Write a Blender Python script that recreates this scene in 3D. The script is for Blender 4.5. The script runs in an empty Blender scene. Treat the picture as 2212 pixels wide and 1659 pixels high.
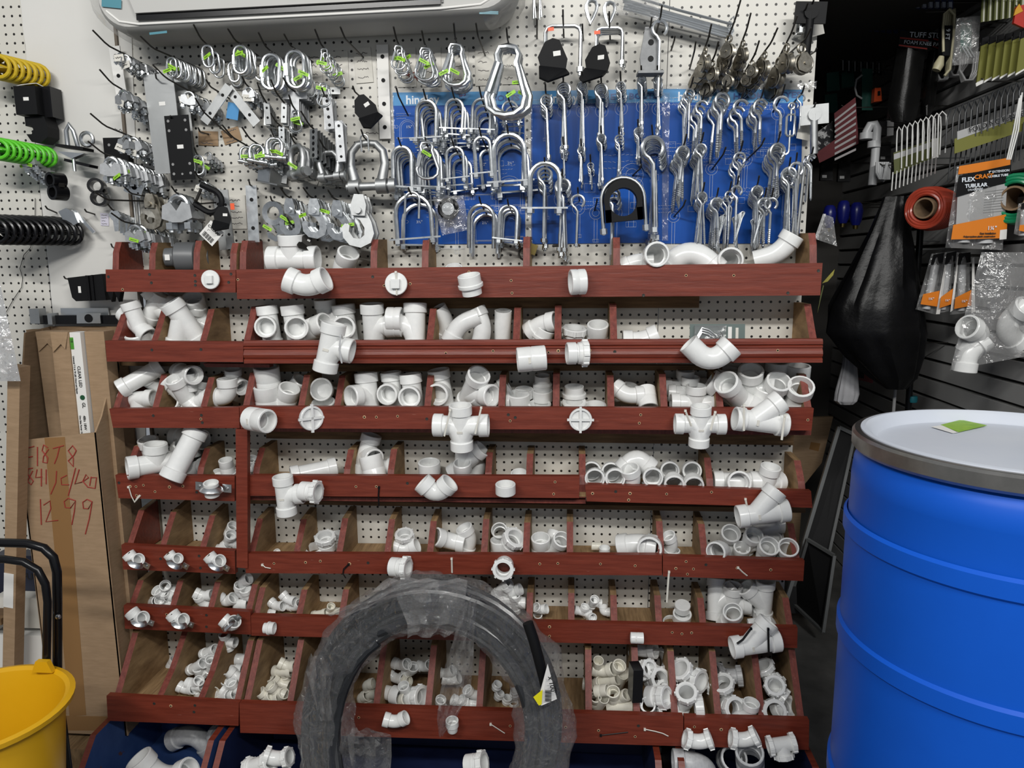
import bpy, random
from math import *
from mathutils import Vector as V, Matrix as X4, noise as NZ
S = bpy.context.scene
COL = S.collection
# ---------------------------------------------------------------- camera, sky, lights, exposure
F, TH, PS, RO, DIST, EYE = 1580.0, radians(9.3), radians(4.5), radians(0.45), 2.2, 1.5
FW = V((-sin(PS)*cos(TH), cos(PS)*cos(TH), -sin(TH)))
_r = V((cos(PS), sin(PS), 0)); _u = _r.cross(FW)
RT = _r*cos(RO) - _u*sin(RO); UP = _u*cos(RO) + _r*sin(RO)
CAM = V((0, -DIST, EYE))
cd = bpy.data.cameras.new('camera'); cam = bpy.data.objects.new('camera', cd); COL.objects.link(cam)
cd.sensor_width = 36; cd.lens = F/2212*36; cd.clip_start = 0.02
mw = X4.Identity(4)
for i in range(3):
    mw[i][0], mw[i][1], mw[i][2], mw[i][3] = RT[i], UP[i], -FW[i], CAM[i]
cam.matrix_world = mw
S.camera = cam
w = bpy.data.worlds.new('world'); S.world = w; w.use_nodes = True
w.node_tree.nodes['Background'].inputs[0].default_value = (0.86, 0.92, 1, 1)
w.node_tree.nodes['Background'].inputs[1].default_value = 0.42
S.view_settings.view_transform = 'Standard'; S.view_settings.look = 'None'
S.view_settings.exposure = -0.62; S.view_settings.gamma = 1; S.view_settings.use_curve_mapping = False
S.cycles.max_bounces = 7; S.cycles.diffuse_bounces = 3; S.cycles.glossy_bounces = 3
S.cycles.transparent_max_bounces = 12; S.cycles.transmission_bounces = 4
S.cycles.caustics_reflective = False; S.cycles.caustics_refractive = False
def tube_light(x, y, z, power, length=1.2, wid=0.10, col=(1, 0.985, 0.95)):
    l = bpy.data.lights.new('ceiling_tube_light', 'AREA'); l.shape = 'RECTANGLE'; l.size = length; l.size_y = wid
    l.energy = power; l.color = col
    o = bpy.data.objects.new('ceiling_tube_light', l); COL.objects.link(o); o.location = (x, y, z)
    d = V((x*0.35, -0.05, 1.0)) - o.location
    o.rotation_euler = (atan2(sqrt(d.x*d.x+d.y*d.y), -d.z), 0, atan2(-d.x, d.y)); return o
tube_light(-1.5, -3.3, 3.35, 84)
tube_light(1.2, -3.3, 3.35, 90)
tube_light(-0.2, -4.1, 3.35, 66)

def P(px, py, d=0.0):                       # photo pixel -> point at distance d in front of the back wall
    r = FW + RT*((px-1106)/F) - UP*((py-829.5)/F); return CAM + r*((-d+DIST)/r.y)
def PXW(px, py, x):                         # photo pixel -> point on the plane X = x
    r = FW + RT*((px-1106)/F) - UP*((py-829.5)/F); return CAM + r*((x-CAM.x)/r.x)
def pix(p):                                 # pixels per metre at a point
    return F/((p-CAM).dot(FW))

# ---------------------------------------------------------------- materials
MAT = {}
def mat(name, col, rough=0.5, metal=0.0, spec=0.5, coat=0.0, alpha=1.0):
    if name in MAT: return MAT[name]
    m = bpy.data.materials.new(name); m.use_nodes = True; MAT[name] = m
    b = m.node_tree.nodes['Principled BSDF']; i = b.inputs
    i['Base Color'].default_value = (*col, 1); i['Roughness'].default_value = rough; i['Metallic'].default_value = metal
    i['Specular IOR Level'].default_value = spec; i['Coat Weight'].default_value = coat; i['Alpha'].default_value = alpha
    return m
def nodes(m):
    t = m.node_tree; return t, t.nodes['Principled BSDF']
def N(t, typ, **k):
    n = t.nodes.new(typ)
    for a, b in k.items():
        if a.startswith('_'): n.inputs[a[1:].replace('_', ' ')].default_value = b
        else: setattr(n, a, b)
    return n
def ramp(t, stops):
    r = t.nodes.new('ShaderNodeValToRGB'); e = r.color_ramp.elements
    while len(e) < len(stops): e.new(0.5)
    for q, (p, c) in zip(e, stops): q.position = p; q.color = (*c, 1)
    return r
def noisy(name, c1, c2, scale=(1, 1, 1), freq=8.0, rough=0.5, metal=0.0, bump=0.0, detail=6, lo=0.3, hi=0.7, rough2=None, coat=0.0, rnd=0.0, spec=0.5, c3=None, t3=0.72):
    """two-tone noise in object space, stretched by scale; rnd varies the brightness from object to object; c3 = flecks"""
    if name in MAT: return MAT[name]
    m = mat(name, c1, rough, metal, spec, coat); t, b = nodes(m); L = t.links.new
    tc = N(t, 'ShaderNodeTexCoord'); mp = N(t, 'ShaderNodeMapping'); mp.inputs['Scale'].default_value = scale
    oi = N(t, 'ShaderNodeObjectInfo'); ad = N(t, 'ShaderNodeVectorMath', operation='ADD'); ml = N(t, 'ShaderNodeMath', operation='MULTIPLY'); ml.inputs[1].default_value = 37.0
    L(oi.outputs['Random'], ml.inputs[0]); L(tc.outputs['Object'], mp.inputs['Vector']); L(mp.outputs[0], ad.inputs[0]); L(ml.outputs[0], ad.inputs[1])
    n = N(t, 'ShaderNodeTexNoise', _Scale=freq, _Detail=detail, _Roughness=0.6); L(ad.outputs[0], n.inputs['Vector'])
    r = ramp(t, [(lo, c1), (hi, c2)]); L(n.outputs['Fac'], r.inputs[0]); out = r.outputs[0]
    if c3:
        n3 = N(t, 'ShaderNodeTexNoise', _Scale=freq*2.3, _Detail=5.0); L(ad.outputs[0], n3.inputs['Vector'])
        r3 = ramp(t, [(t3, (0, 0, 0)), (t3+0.03, (1, 1, 1))]); L(n3.outputs['Fac'], r3.inputs[0])
        mx = N(t, 'ShaderNodeMix', data_type='RGBA'); L(r3.outputs[0], mx.inputs['Factor']); L(out, mx.inputs['A']); mx.inputs['B'].default_value = (*c3, 1); out = mx.outputs['Result']
    if rnd:
        hs = N(t, 'ShaderNodeHueSaturation'); mr = N(t, 'ShaderNodeMapRange'); mr.inputs['To Min'].default_value = 1-rnd; mr.inputs['To Max'].default_value = 1+rnd
        L(oi.outputs['Random'], mr.inputs['Value']); L(mr.outputs[0], hs.inputs['Value']); L(out, hs.inputs['Color']); out = hs.outputs[0]
    L(out, b.inputs['Base Color'])
    if rough2 is not None:
        mr = N(t, 'ShaderNodeMapRange'); mr.inputs['To Min'].default_value = rough; mr.inputs['To Max'].default_value = rough2
        L(n.outputs['Fac'], mr.inputs['Value']); L(mr.outputs[0], b.inputs['Roughness'])
    if bump:
        bp = N(t, 'ShaderNodeBump', _Strength=bump, _Distance=0.004); L(n.outputs['Fac'], bp.inputs['Height']); L(bp.outputs[0], b.inputs['Normal'])
    return m
def pegmat(name, c1, c2):
    """painted hardboard with a hole every inch: holes on the object's own grid"""
    m = noisy(name, c1, c2, freq=3.0, rough=0.45); t, b = nodes(m); L = t.links.new
    tc = N(t, 'ShaderNodeTexCoord'); s = N(t, 'ShaderNodeVectorMath', operation='SCALE'); s.inputs['Scale'].default_value = 1/0.0254
    L(tc.outputs['Object'], s.inputs[0])
    a = N(t, 'ShaderNodeVectorMath', operation='ADD'); a.inputs[1].default_value = (0.5, 0.5, 0.5); L(s.outputs[0], a.inputs[0])
    fr = N(t, 'ShaderNodeVectorMath', operation='FRACTION'); L(a.outputs[0], fr.inputs[0])
    sb = N(t, 'ShaderNodeVectorMath', operation='SUBTRACT'); sb.inputs[1].default_value = (0.5, 0.5, 0.5); L(fr.outputs[0], sb.inputs[0])
    mu = N(t, 'ShaderNodeVectorMath', operation='MULTIPLY'); mu.inputs[1].default_value = (1, 0, 1); L(sb.outputs[0], mu.inputs[0])
    ln = N(t, 'ShaderNodeVectorMath', operation='LENGTH'); L(mu.outputs[0], ln.inputs[0])
    r = ramp(t, [(0.135, (0, 0, 0)), (0.16, (1, 1, 1))]); L(ln.outputs['Value'], r.inputs[0])
    old = b.inputs['Base Color'].links[0].from_socket
    mx = N(t, 'ShaderNodeMix', data_type='RGBA'); mx.inputs['A'].default_value = (0.006, 0.005, 0.004, 1)
    L(r.outputs[0], mx.inputs['Factor']); L(old, mx.inputs['B']); L(mx.outputs['Result'], b.inputs['Base Color']); return m
def film(name, base=0.14, k=0.55, tint=(1, 1, 1), wr=9.0, rough=0.12, dif=0.45, bd=0.03):
    """thin clear plastic: mostly transparent, glossy wrinkles"""
    m = bpy.data.materials.new(name); MAT[name] = m; m.use_nodes = True; t = m.node_tree; L = t.links.new
    for n in list(t.nodes): t.nodes.remove(n)
    o = N(t, 'ShaderNodeOutputMaterial'); tr = N(t, 'ShaderNodeBsdfTransparent'); tr.inputs[0].default_value = (*[0.97*c for c in tint], 1)
    gl = N(t, 'ShaderNodeBsdfGlossy', _Roughness=rough); df = N(t, 'ShaderNodeBsdfDiffuse'); df.inputs[0].default_value = (*[0.85*c for c in tint], 1)
    m1 = N(t, 'ShaderNodeMixShader'); m1.inputs[0].default_value = dif
    m2 = N(t, 'ShaderNodeMixShader'); lw = N(t, 'ShaderNodeLayerWeight', _Blend=0.35)
    mr = N(t, 'ShaderNodeMapRange'); mr.inputs['To Min'].default_value = base; mr.inputs['To Max'].default_value = k
    tc = N(t, 'ShaderNodeTexCoord'); nz = N(t, 'ShaderNodeTexNoise', _Scale=wr, _Detail=5.0, _Distortion=1.2); bp = N(t, 'ShaderNodeBump', _Strength=1.0, _Distance=bd)
    L(tc.outputs['Object'], nz.inputs['Vector']); L(nz.outputs['Fac'], bp.inputs['Height'])
    L(bp.outputs[0], gl.inputs['Normal']); L(bp.outputs[0], lw.inputs['Normal'])
    L(lw.outputs['Facing'], mr.inputs['Value']); L(mr.outputs[0], m2.inputs[0]); L(df.outputs[0], m1.inputs[2]); L(gl.outputs[0], m1.inputs[1])
    L(tr.outputs[0], m2.inputs[1]); L(m1.outputs[0], m2.inputs[2]); L(m2.outputs[0], o.inputs[0]); return m
RED = noisy('red_paint', (0.125, 0.019, 0.009), (0.205, 0.036, 0.018), (1.2, 14, 14), 7, 0.38, bump=0.22, rough2=0.5, c3=(0.30, 0.12, 0.085), t3=0.73)
REDV = noisy('red_paint_edge', (0.12, 0.022, 0.015), (0.23, 0.052, 0.036), (10, 10, 3), 9, 0.55, bump=0.25, c3=(0.32, 0.16, 0.11), t3=0.70)
WOOD = noisy('raw_pine', (0.17, 0.098, 0.042), (0.38, 0.245, 0.12), (20, 2.0, 7), 5, 0.75, bump=0.12, rnd=0.22)
CLEAT = noisy('brown_board', (0.085, 0.045, 0.017), (0.20, 0.115, 0.05), (1.5, 18, 18), 6, 0.75, bump=0.1, rnd=0.2)
PEG = pegmat('white_pegboard', (0.60, 0.582, 0.525), (0.67, 0.652, 0.60))
PVC = noisy('white_pvc', (0.78, 0.79, 0.78), (0.84, 0.845, 0.83), freq=2.0, rough=0.22, rnd=0.05)
PVCW = noisy('cream_pvc', (0.74, 0.72, 0.62), (0.80, 0.77, 0.68), freq=2.0, rough=0.3, rnd=0.05)
PVCG = mat('grey_pvc', (0.12, 0.125, 0.13), 0.4)
PVCD = noisy('pale_grey_pvc', (0.45, 0.46, 0.47), (0.6, 0.61, 0.62), freq=3, rough=0.35)  # paler even grey for fittings, bag tubes, trap pipe and cord
ZINC = noisy('zinc_plate', (0.60, 0.62, 0.63), (0.72, 0.74, 0.75), freq=9, rough=0.22, metal=1.0, rough2=0.36, rnd=0.12)
GALV = noisy('galvanised_steel', (0.38, 0.39, 0.39), (0.50, 0.51, 0.51), freq=6, rough=0.42, metal=1.0, rough2=0.6, rnd=0.1)
NICK = noisy('old_nickel', (0.22, 0.20, 0.16), (0.46, 0.43, 0.37), freq=6, rough=0.36, metal=1.0, rnd=0.2)
HOOK = mat('dark_wire', (0.045, 0.042, 0.038), 0.42, 0.7)
BLK = mat('black_enamel', (0.005, 0.005, 0.006), 0.26, 0.0, 0.35)
BLKM = mat('black_matte', (0.006, 0.0062, 0.007), 0.55, 0.0, 0.18)
CARD = noisy('cardboard', (0.30, 0.20, 0.115), (0.37, 0.25, 0.15), (2, 2, 12), 10, 0.85)
CARDD = noisy('cardboard_shaded', (0.20, 0.13, 0.07), (0.26, 0.17, 0.10), (2, 2, 12), 10, 0.9)  # darker cardboard copy, shade inside the box put into its colour
TAPE = mat('brown_tape', (0.27, 0.145, 0.055), 0.25)
PAPER = noisy('paper_card', (0.66, 0.64, 0.58), (0.72, 0.70, 0.64), freq=6, rough=0.8)
LABEL = mat('white_sticker', (0.80, 0.79, 0.76), 0.55)
INK = mat('pencil_ink', (0.16, 0.15, 0.15), 0.8)
BINK = mat('black_ink', (0.012, 0.012, 0.012), 0.6)
REDINK = mat('red_marker', (0.33, 0.035, 0.025), 0.7)
GREEN = mat('green_tag', (0.30, 0.62, 0.03), 0.5)
ORTAG = mat('orange_tag', (0.85, 0.12, 0.04), 0.5)
CBLUE = noisy('chart_blue', (0.012, 0.072, 0.34), (0.018, 0.10, 0.42), freq=4, rough=0.16, rnd=0.0)
CSKY = mat('chart_light_blue', (0.10, 0.31, 0.60), 0.16)
CWHITE = mat('chart_white', (0.75, 0.8, 0.86), 0.3)
CNAVY = mat('chart_navy', (0.012, 0.06, 0.25), 0.3)
FILM = film('clear_film')
TIE = mat('clear_tie', (0.75, 0.73, 0.66), 0.35)
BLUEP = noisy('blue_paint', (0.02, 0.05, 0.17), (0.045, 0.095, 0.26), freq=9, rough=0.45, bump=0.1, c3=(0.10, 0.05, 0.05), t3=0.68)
BLUEP_SHADE = noisy('shaded_blue_paint', (0.006, 0.010, 0.04), (0.012, 0.022, 0.08), freq=9, rough=0.5)  # darker copy of the blue paint, deep-bin shade put into the colour
DULL = noisy('dull_steel', (0.20, 0.205, 0.21), (0.27, 0.275, 0.28), freq=5, rough=0.6, metal=0.5)
PLATE = noisy('flat_zinc', (0.40, 0.41, 0.42), (0.52, 0.53, 0.54), freq=5, rough=0.52, metal=0.85, rnd=0.1)

# ---------------------------------------------------------------- mesh builder
class M:
    def __init__(s): s.v = []; s.f = []; s.m = []
    def add(s, vs, fs, mi=0):
        o = len(s.v); s.v += [tuple(p) for p in vs]
        for f in fs: s.f.append(tuple(i+o for i in f)); s.m.append(mi)
        return s
    def box(s, x0, x1, y0, y1, z0, z1, mi=0, T=None):
        vs = [V((x, y, z)) for x in (x0, x1) for y in (y0, y1) for z in (z0, z1)]
        if T: vs = [T @ p for p in vs]
        return s.add(vs, [(0, 1, 3, 2), (4, 6, 7, 5), (0, 4, 5, 1), (2, 3, 7, 6), (0, 2, 6, 4), (1, 5, 7, 3)], mi)
    def bar(s, c, sx, sy, sz, mi=0, ry=0, T=None):   # centred box turned by ry degrees in the picture plane
        R = X4.Translation(V(c)) @ X4.Rotation(radians(ry), 4, 'Y')
        return s.box(-sx/2, sx/2, -sy/2, sy/2, -sz/2, sz/2, mi, (T @ R) if T else R)
    def prism(s, poly, e, mi=0, side=None):          # polygon of 3-D points extruded by vector e
        n = len(poly); a = [V(p) for p in poly]; b = [p+V(e) for p in a]; o = len(s.v)
        s.v += [tuple(p) for p in a+b]
        s.f.append(tuple(range(o+n-1, o-1, -1))); s.m.append(mi); s.f.append(tuple(range(o+n, o+2*n))); s.m.append(mi)
        for i in range(n):
            j = (i+1) % n; s.f.append((o+i, o+j, o+n+j, o+n+i)); s.m.append(side[i] if side else mi)
        return s
    def frames(s, path, closed=False):
        p = [V(q) for q in path]; n = len(p); T = []
        for i in range(n):
            a = p[i-1] if (i > 0 or closed) else p[i]; b = p[(i+1) % n] if (i < n-1 or closed) else p[i]
            d = (b-a); T.append(d.normalized() if d.length > 1e-9 else (T[-1] if T else V((0, 0, 1))))
        r = T[0].orthogonal().normalized(); out = []
        for i in range(n):
            r = (r - T[i]*r.dot(T[i])); r = r.normalized() if r.length > 1e-6 else T[i].orthogonal().normalized()
            out.append((p[i], r, T[i].cross(r)))
        return out
    def tube(s, path, rad, n=8, closed=False, cap=True, mi=0, flat=1.0):
        fr = s.frames(path, closed); o = len(s.v); k = len(fr)
        for i, (c, a, b) in enumerate(fr):
            R = rad[i] if hasattr(rad, '__len__') else rad
            for j in range(n):
                t = 2*pi*j/n; s.v.append(tuple(c + a*(R*cos(t)) + b*(R*flat*sin(t))))
        for i in range(k if closed else k-1):
            i2 = (i+1) % k
            for j in range(n):
                j2 = (j+1) % n; s.f.append((o+i*n+j, o+i*n+j2, o+i2*n+j2, o+i2*n+j)); s.m.append(mi)
        if cap and not closed:
            s.f.append(tuple(o+j for j in range(n-1, -1, -1))); s.m.append(mi); s.f.append(tuple(o+(k-1)*n+j for j in range(n))); s.m.append(mi)
        return s
    def lathe(s, prof, n=24, T=None, mi=0, close=False):   # (r, z) profile about Z
        o = len(s.v); k = len(prof)
        for r, z in prof:
            for j in range(n):
                p = V((r*cos(2*pi*j/n), r*sin(2*pi*j/n), z)); s.v.append(tuple(T @ p if T else p))
        for i in range(k if close else k-1):
            i2 = (i+1) % k
            for j in range(n):
                j2 = (j+1) % n; s.f.append((o+i*n+j, o+i*n+j2, o+i2*n+j2, o+i2*n+j)); s.m.append(mi)
        if not close:
            if prof[0][0] > 1e-5: s.f.append(tuple(o+j for j in range(n-1, -1, -1))); s.m.append(mi)
            if prof[-1][0] > 1e-5: s.f.append(tuple(o+(k-1)*n+j for j in range(n))); s.m.append(mi)
        return s
    def mesh(s, name, mats, smooth=True, ang=38):
        me = bpy.data.meshes.new(name); me.from_pydata(s.v, [], s.f)
        for m in (mats if isinstance(mats, (list, tuple)) else [mats]): me.materials.append(m)
        me.polygons.foreach_set('material_index', s.m)
        if smooth:
            me.polygons.foreach_set('use_smooth', [True]*len(me.polygons)); me.update()
            me.set_sharp_from_angle(angle=radians(ang))
        else: me.update()
        return me
def tag(o, label=None, cat=None, group=None, kind=None):
    for k, v in (('label', label), ('category', cat), ('group', group), ('kind', kind)):
        if v: o[k] = v
    return o
def obj(name, m, mats=None, parent=None, loc=None, mtx=None, smooth=True, **k):
    me = m if isinstance(m, bpy.types.Mesh) else m.mesh(name, mats, smooth)
    o = bpy.data.objects.new(name, me); COL.objects.link(o)
    if parent: o.parent = parent
    if loc is not None: o.location = loc
    if mtx is not None: o.matrix_local = mtx
    return tag(o, **k)
def thing(name, loc=(0, 0, 0), mtx=None, **k):
    o = bpy.data.objects.new(name, None); o.empty_display_size = 0.02; COL.objects.link(o); o.location = loc
    if mtx is not None: o.matrix_local = mtx
    return tag(o, **k)
def rot(rx=0, ry=0, rz=0):                 # ry: clockwise in the picture; rx > 0: top tips towards the viewer; rz < 0: right side comes forward
    return X4.Rotation(radians(rz), 4, 'Z') @ X4.Rotation(radians(rx), 4, 'X') @ X4.Rotation(radians(ry), 4, 'Y')
def at(p, r=None, s=1.0):
    return X4.Translation(p) @ (r or X4.Identity(4)) @ X4.Scale(s, 4)
def arc(c, r, a0, a1, n, ax='xz'):         # degrees, 0 = +x, 90 = +z
    out = []
    for i in range(n+1):
        t = radians(a0+(a1-a0)*i/n); x, z = r*cos(t), r*sin(t)
        out.append(V(c) + (V((x, 0, z)) if ax == 'xz' else V((x, z, 0)) if ax == 'xy' else V((0, x, z))))
    return out
def text(name, body, loc, size, m, parent=None, ry=0, align='LEFT', ext=0.0003, mtx=None, sx=1.0, bold=0.0):
    c = bpy.data.curves.new(name, 'FONT'); c.body = body; c.size = size; c.extrude = ext; c.align_x = align; c.offset = bold; c.resolution_u = 2
    c.materials.append(m); o = bpy.data.objects.new(name, c); COL.objects.link(o)
    me = bpy.data.meshes.new_from_object(o); bpy.data.objects.remove(o); o = bpy.data.objects.new(name, me); COL.objects.link(o)
    if parent: o.parent = parent
    o.matrix_local = mtx if mtx is not None else X4.Translation(V(loc)) @ X4.Rotation(radians(ry), 4, 'Y') @ X4.Rotation(radians(90), 4, 'X') @ X4.Diagonal((sx, 1, 1, 1))
    return o
ORD = ['frontmost', 'second', 'third', 'fourth', 'fifth', 'sixth', 'seventh', 'eighth', 'ninth', 'tenth', 'eleventh', 'twelfth', 'thirteenth', 'fourteenth', 'fifteenth']
RNG = random.Random(7)
# ---------------------------------------------------------------- the setting
def panel(name, px0, px1, mats, hole, zt=2.75, zb=-0.12, y=0.0, th=0.006, edge=None):
    """a wall board between two near-vertical edges given by photo pixels at two heights; its origin sits on a peg hole"""
    o = P(*hole); o.y = y
    (a, b), (c, d) = px0, px1
    A, B, C2, D2 = P(*a, -y), P(*b, -y), P(*c, -y), P(*d, -y)
    def xat(p, q, z): return p.x + (q.x-p.x)*(z-p.z)/(q.z-p.z)
    po = [V((xat(A, B, zt), y, zt))-o, V((xat(A, B, zb), y, zb))-o, V((xat(C2, D2, zb), y, zb))-o, V((xat(C2, D2, zt), y, zt))-o]
    m = M().prism(po, (0, th, 0)); return obj(name, m, mats, loc=o, smooth=False, kind='structure')
panel('wall_left', ((-700, 14), (-700, 500)), ((46, 14), (112, 676)), PEG, (21.5, 14), y=0.004)
WHT = noisy('white_sheet', (0.65, 0.64, 0.605), (0.70, 0.69, 0.66), freq=2.5, rough=0.35, c3=(0.55, 0.54, 0.5), t3=0.75)
# white smooth sheet with a torn left edge
o = P(150, 300); po = []
rr = random.Random(3)
for i in range(40):
    t = i/39; px, py = 42+72*t*1.55, -10+1030*t
    p = P(px+rr.uniform(-1.6, 1.6), py, 0.004); p.z = 2.3-1.9*t; p.x = P(44+0.1036*(py), py, 0.004).x+rr.uniform(-.0016, .0016); po.append(p-o)
po += [P(318, 1040, 0.004)-o, P(281, -10, 0.004)-o]
obj('wall_left_sheet', M().prism(po, (0, 0.005, 0)), WHT, loc=o, smooth=False, kind='structure')
panel('wall_back', ((281, 100), (330, 900)), ((1444, 60), (1411, 970)), PEG, (657.6, 959.2))
panel('wall_back_right', ((1445.5, 60), (1412.5, 970)), ((1766, 60), (1731, 650)), PEG, (1684.6, 652))
obj('crack_strip_1', M().box(-0.004, 0.004, -0.012, 0.004, -1.3, 0.9), mat('crack_dark', (0.16, 0.13, 0.10), 0.7), loc=P(276, 320), kind='structure').rotation_euler = (0, 0.0, 0)  # dark strip drawn for the shaded crack along the pegboard edge
FLOOR = noisy('grey_concrete', (0.10, 0.10, 0.095), (0.2, 0.195, 0.185), freq=7, rough=0.7, bump=0.2)
obj('floor', M().box(-4, 4, -4.5, 3, -0.16, -0.12), FLOOR, smooth=False, kind='structure')
XR = 1.47
DKW = mat('shaded_alcove', (0.06, 0.055, 0.05), 0.7)  # near-black walls and ceiling: the recess's lack of light put into the colour
obj('wall_alcove_back', M().box(0.3, XR+0.1, 2.0, 2.06, -0.12, 3.2), DKW, smooth=False, kind='structure')
obj('ceiling_alcove', M().box(0.60, XR+0.1, 0.05, 2.06, 2.42, 3.2), DKW, smooth=False, kind='structure')
obj('wall_alcove_left', M().box(0.3, 0.36, 0.03, 2.0, -0.12, 3.2), DKW, smooth=False, kind='structure')
# slat wall: grooved boards running away from us on the right
SLAT = noisy('slatwall_grey', (0.36, 0.36, 0.355), (0.42, 0.42, 0.415), freq=3, rough=0.55)
m = M(); m.box(0.02, 0.06, -0.6, 2.0, -0.12, 3.2, 1)
z = -0.12
while z < 3.1:
    m.prism([V((0.02, -0.6, z+0.008)), V((0.0, -0.6, z+0.010)), V((0.0, -0.6, z+0.072)), V((0.02, -0.6, z+0.074))], (0, 2.6, 0), 0); z += 0.0762
obj('wall_right', m, [SLAT, mat('slat_groove', (0.05, 0.047, 0.042), 0.8)], loc=(XR, 0, 0), smooth=False, kind='structure')

# ---------------------------------------------------------------- wooden bin trays
def board(pts, d, th, m=None, prof=None, mi=0, o=V((0, 0, 0))):
    """board whose outer face has the four photo corners TL TR BR BL at distance d from the wall"""
    m = m or M(); a = [P(x, y, d)-o for x, y in pts]
    if not prof: return m.prism([a[0], a[1], a[2], a[3]], (0, th, 0), mi)
    for i in range(len(prof)-1):
        (t0, k0), (t1, k1) = prof[i], prof[i+1]
        q = [a[0].lerp(a[3], t0), a[1].lerp(a[2], t0), a[1].lerp(a[2], t1), a[0].lerp(a[3], t1)]
        q[0].y -= k0; q[1].y -= k0; q[2].y -= k1; q[3].y -= k1
        m.add(q + [V((p.x, -d+th-o.y, p.z)) for p in q], [(0, 3, 2, 1), (4, 5, 6, 7), (0, 4, 7, 3), (1, 2, 6, 5)] + ([(0, 1, 5, 4)] if i == 0 else []) + ([(3, 7, 6, 2)] if i == len(prof)-2 else []), mi)
    return m
MOLD = [(0, 0.0), (0.10, 0.004), (0.22, 0.004), (0.25, -0.001), (0.30, 0.003), (0.36, 0.003), (0.40, 0.0), (0.5, 0.004), (0.62, 0.006), (0.74, 0.003), (0.80, -0.001), (0.84, 0.003), (1.0, 0.003)]
PROF = {1: [(-.13, -.05), (-.13, 0), (-.119, .05), (-.101, .082), (0, .085)], 2: [(-.16, -.04), (-.16, 0), (-.139, .025), (-.093, .09), (0, .09)],
        3: [(-.165, -.03), (-.165, 0), (-.101, .086), (0, .088)], 4: [(-.15, -.04), (-.15, 0), (-.138, .025), (-.092, .075), (0, .077)],
        5: [(-.165, -.04), (-.165, 0), (-.155, .01), (-.088, .083), (0, .092)], 6: [(-.164, -.04), (-.164, 0), (-.104, .062), (0, .066)],
        77: [(-.274, -.05), (-.274, 0), (-.262, .006), (-.19, .045), (-.02, .185), (0, .19)],
        7: [(-.274, -.05), (-.274, 0), (-.26, .012), (-.155, .14), (0, .17)]}
DEP = {1: .15, 2: .18, 3: .185, 4: .172, 5: .185, 6: .184, 7: .294}
TIER = {1: 'top tier', 2: 'second tier', 3: 'third tier', 4: 'fourth tier', 5: 'fifth tier', 6: 'sixth tier', 7: 'seventh tier', 8: 'blue bottom tier'}
BINS = {}
def tray(t, side, corners, divs, ends=(0, 0), cleat=None, prof=None, yline=None, extra=None):
    d = DEP[t]; o = P(*corners[0][3], 0)
    k = thing('wooden_bin_tray', loc=o, label='red painted wooden bin tray, %s, %s part' % (TIER[t], side), cat='bin tray', group='red wooden bin trays on the pegboard')
    for c in corners:
        obj('front_board', board(c, d, 0.019, prof=prof, o=o), RED, k, smooth=False)
    tl, tr, br, bl = corners[0][0], corners[-1][1], corners[-1][2], corners[0][3]
    fl = M(); a, b2 = P(*bl, d), P(*br, d); zf = (P(bl[0], bl[1], d).z + P(br[0], br[1], d).z)/2
    q = [V((a.x+.004, -d+.02, a.z+.012)), V((b2.x-.004, -d+.02, b2.z+.012)), V((b2.x-.004, -.002, b2.z+.012)), V((a.x+.004, -.002, a.z+.012))]
    obj('shelf_board', fl.prism([p-o for p in q], (0, 0, 0.014)), WOOD, k, smooth=False)
    for i, x in enumerate(divs):
        # the front edge of the divider in the photo, on the inner side of the front board
        f = (x-tl[0])/(tr[0]-tl[0]); yt = tl[1]+(tr[1]-tl[1])*f
        p = P(x, yt, d-0.02); e = M()
        h = 1.0+RNG.uniform(-.07, .07)
        po = [V((p.x-.0095, y, p.z+(z*h if z > 0 else z))) - o for y, z in PROF[77 if (t == 7 and x in (343, 432)) else t]] + [V((p.x-.0095, 0, p.z-.04)) - o]
        po = [V((q.x, max(q.y, -d+.0215), q.z)) for q in po]
        n = len(po); sd = [1]*(n-3) + [0]*3
        endb = (i == 0 and ends[0]) or (i == len(divs)-1 and ends[1])
        e.prism(po, (0.019, 0, 0), 2 if (i == 0 and ends[0] and t < 6) else 0, sd)
        obj('end_board' if endb else 'divider', e, [WOOD, REDV, RED], k, smooth=False)
    if cleat:
        for c, dd in cleat: obj('cleat', board(c, dd, 0.035 if dd < .1 else .03, o=o), CLEAT if dd < .1 else REDV, k, smooth=False)
    BINS.setdefault(t, []).extend(divs)
    return k, o
tray(1, 'short left', [[(228, 582), (509, 583), (509, 632), (230, 630)]], [249, 328, 424, 503], (1, 1))
tray(1, 'long right', [[(510, 582), (1777, 568), (1772, 638), (512, 646)]], [524, 807, 918, 1137, 1332, 1757], (1, 1), [([(700, 646), (1511, 640), (1510, 665), (700, 667)], .03)])
tray(2, 'short left', [[(227, 736), (526, 738), (525, 782), (231, 781)]], [247, 333, 438], (1, 0), [([(260, 782), (420, 784), (420, 792), (260, 790)], .06)])
tray(2, 'long right', [[(527, 736), (1777, 732), (1776, 783), (528, 785)]], [533, 928, 1115, 1205, 1326, 1757], (1, 1), [([(585, 787), (1560, 790), (1560, 800), (585, 803)], .03), ([(438, 785), (582, 787), (582, 794), (444, 793)], .12)], prof=MOLD)
tray(3, 'short left', [[(236, 883), (516, 880), (518, 925), (244, 924)]], [250, 335, 439], (1, 0))
tray(3, 'long right', [[(517, 878), (1758, 882), (1753, 930), (520, 925)]], [531, 650, 728, 923, 1083, 1201, 1320, 1435, 1556, 1746], (1, 1), [([(575, 930), (1715, 940), (1714, 962), (575, 947)], .03), ([(560, 925), (1753, 929), (1752, 940), (560, 932)], .15)])
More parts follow.
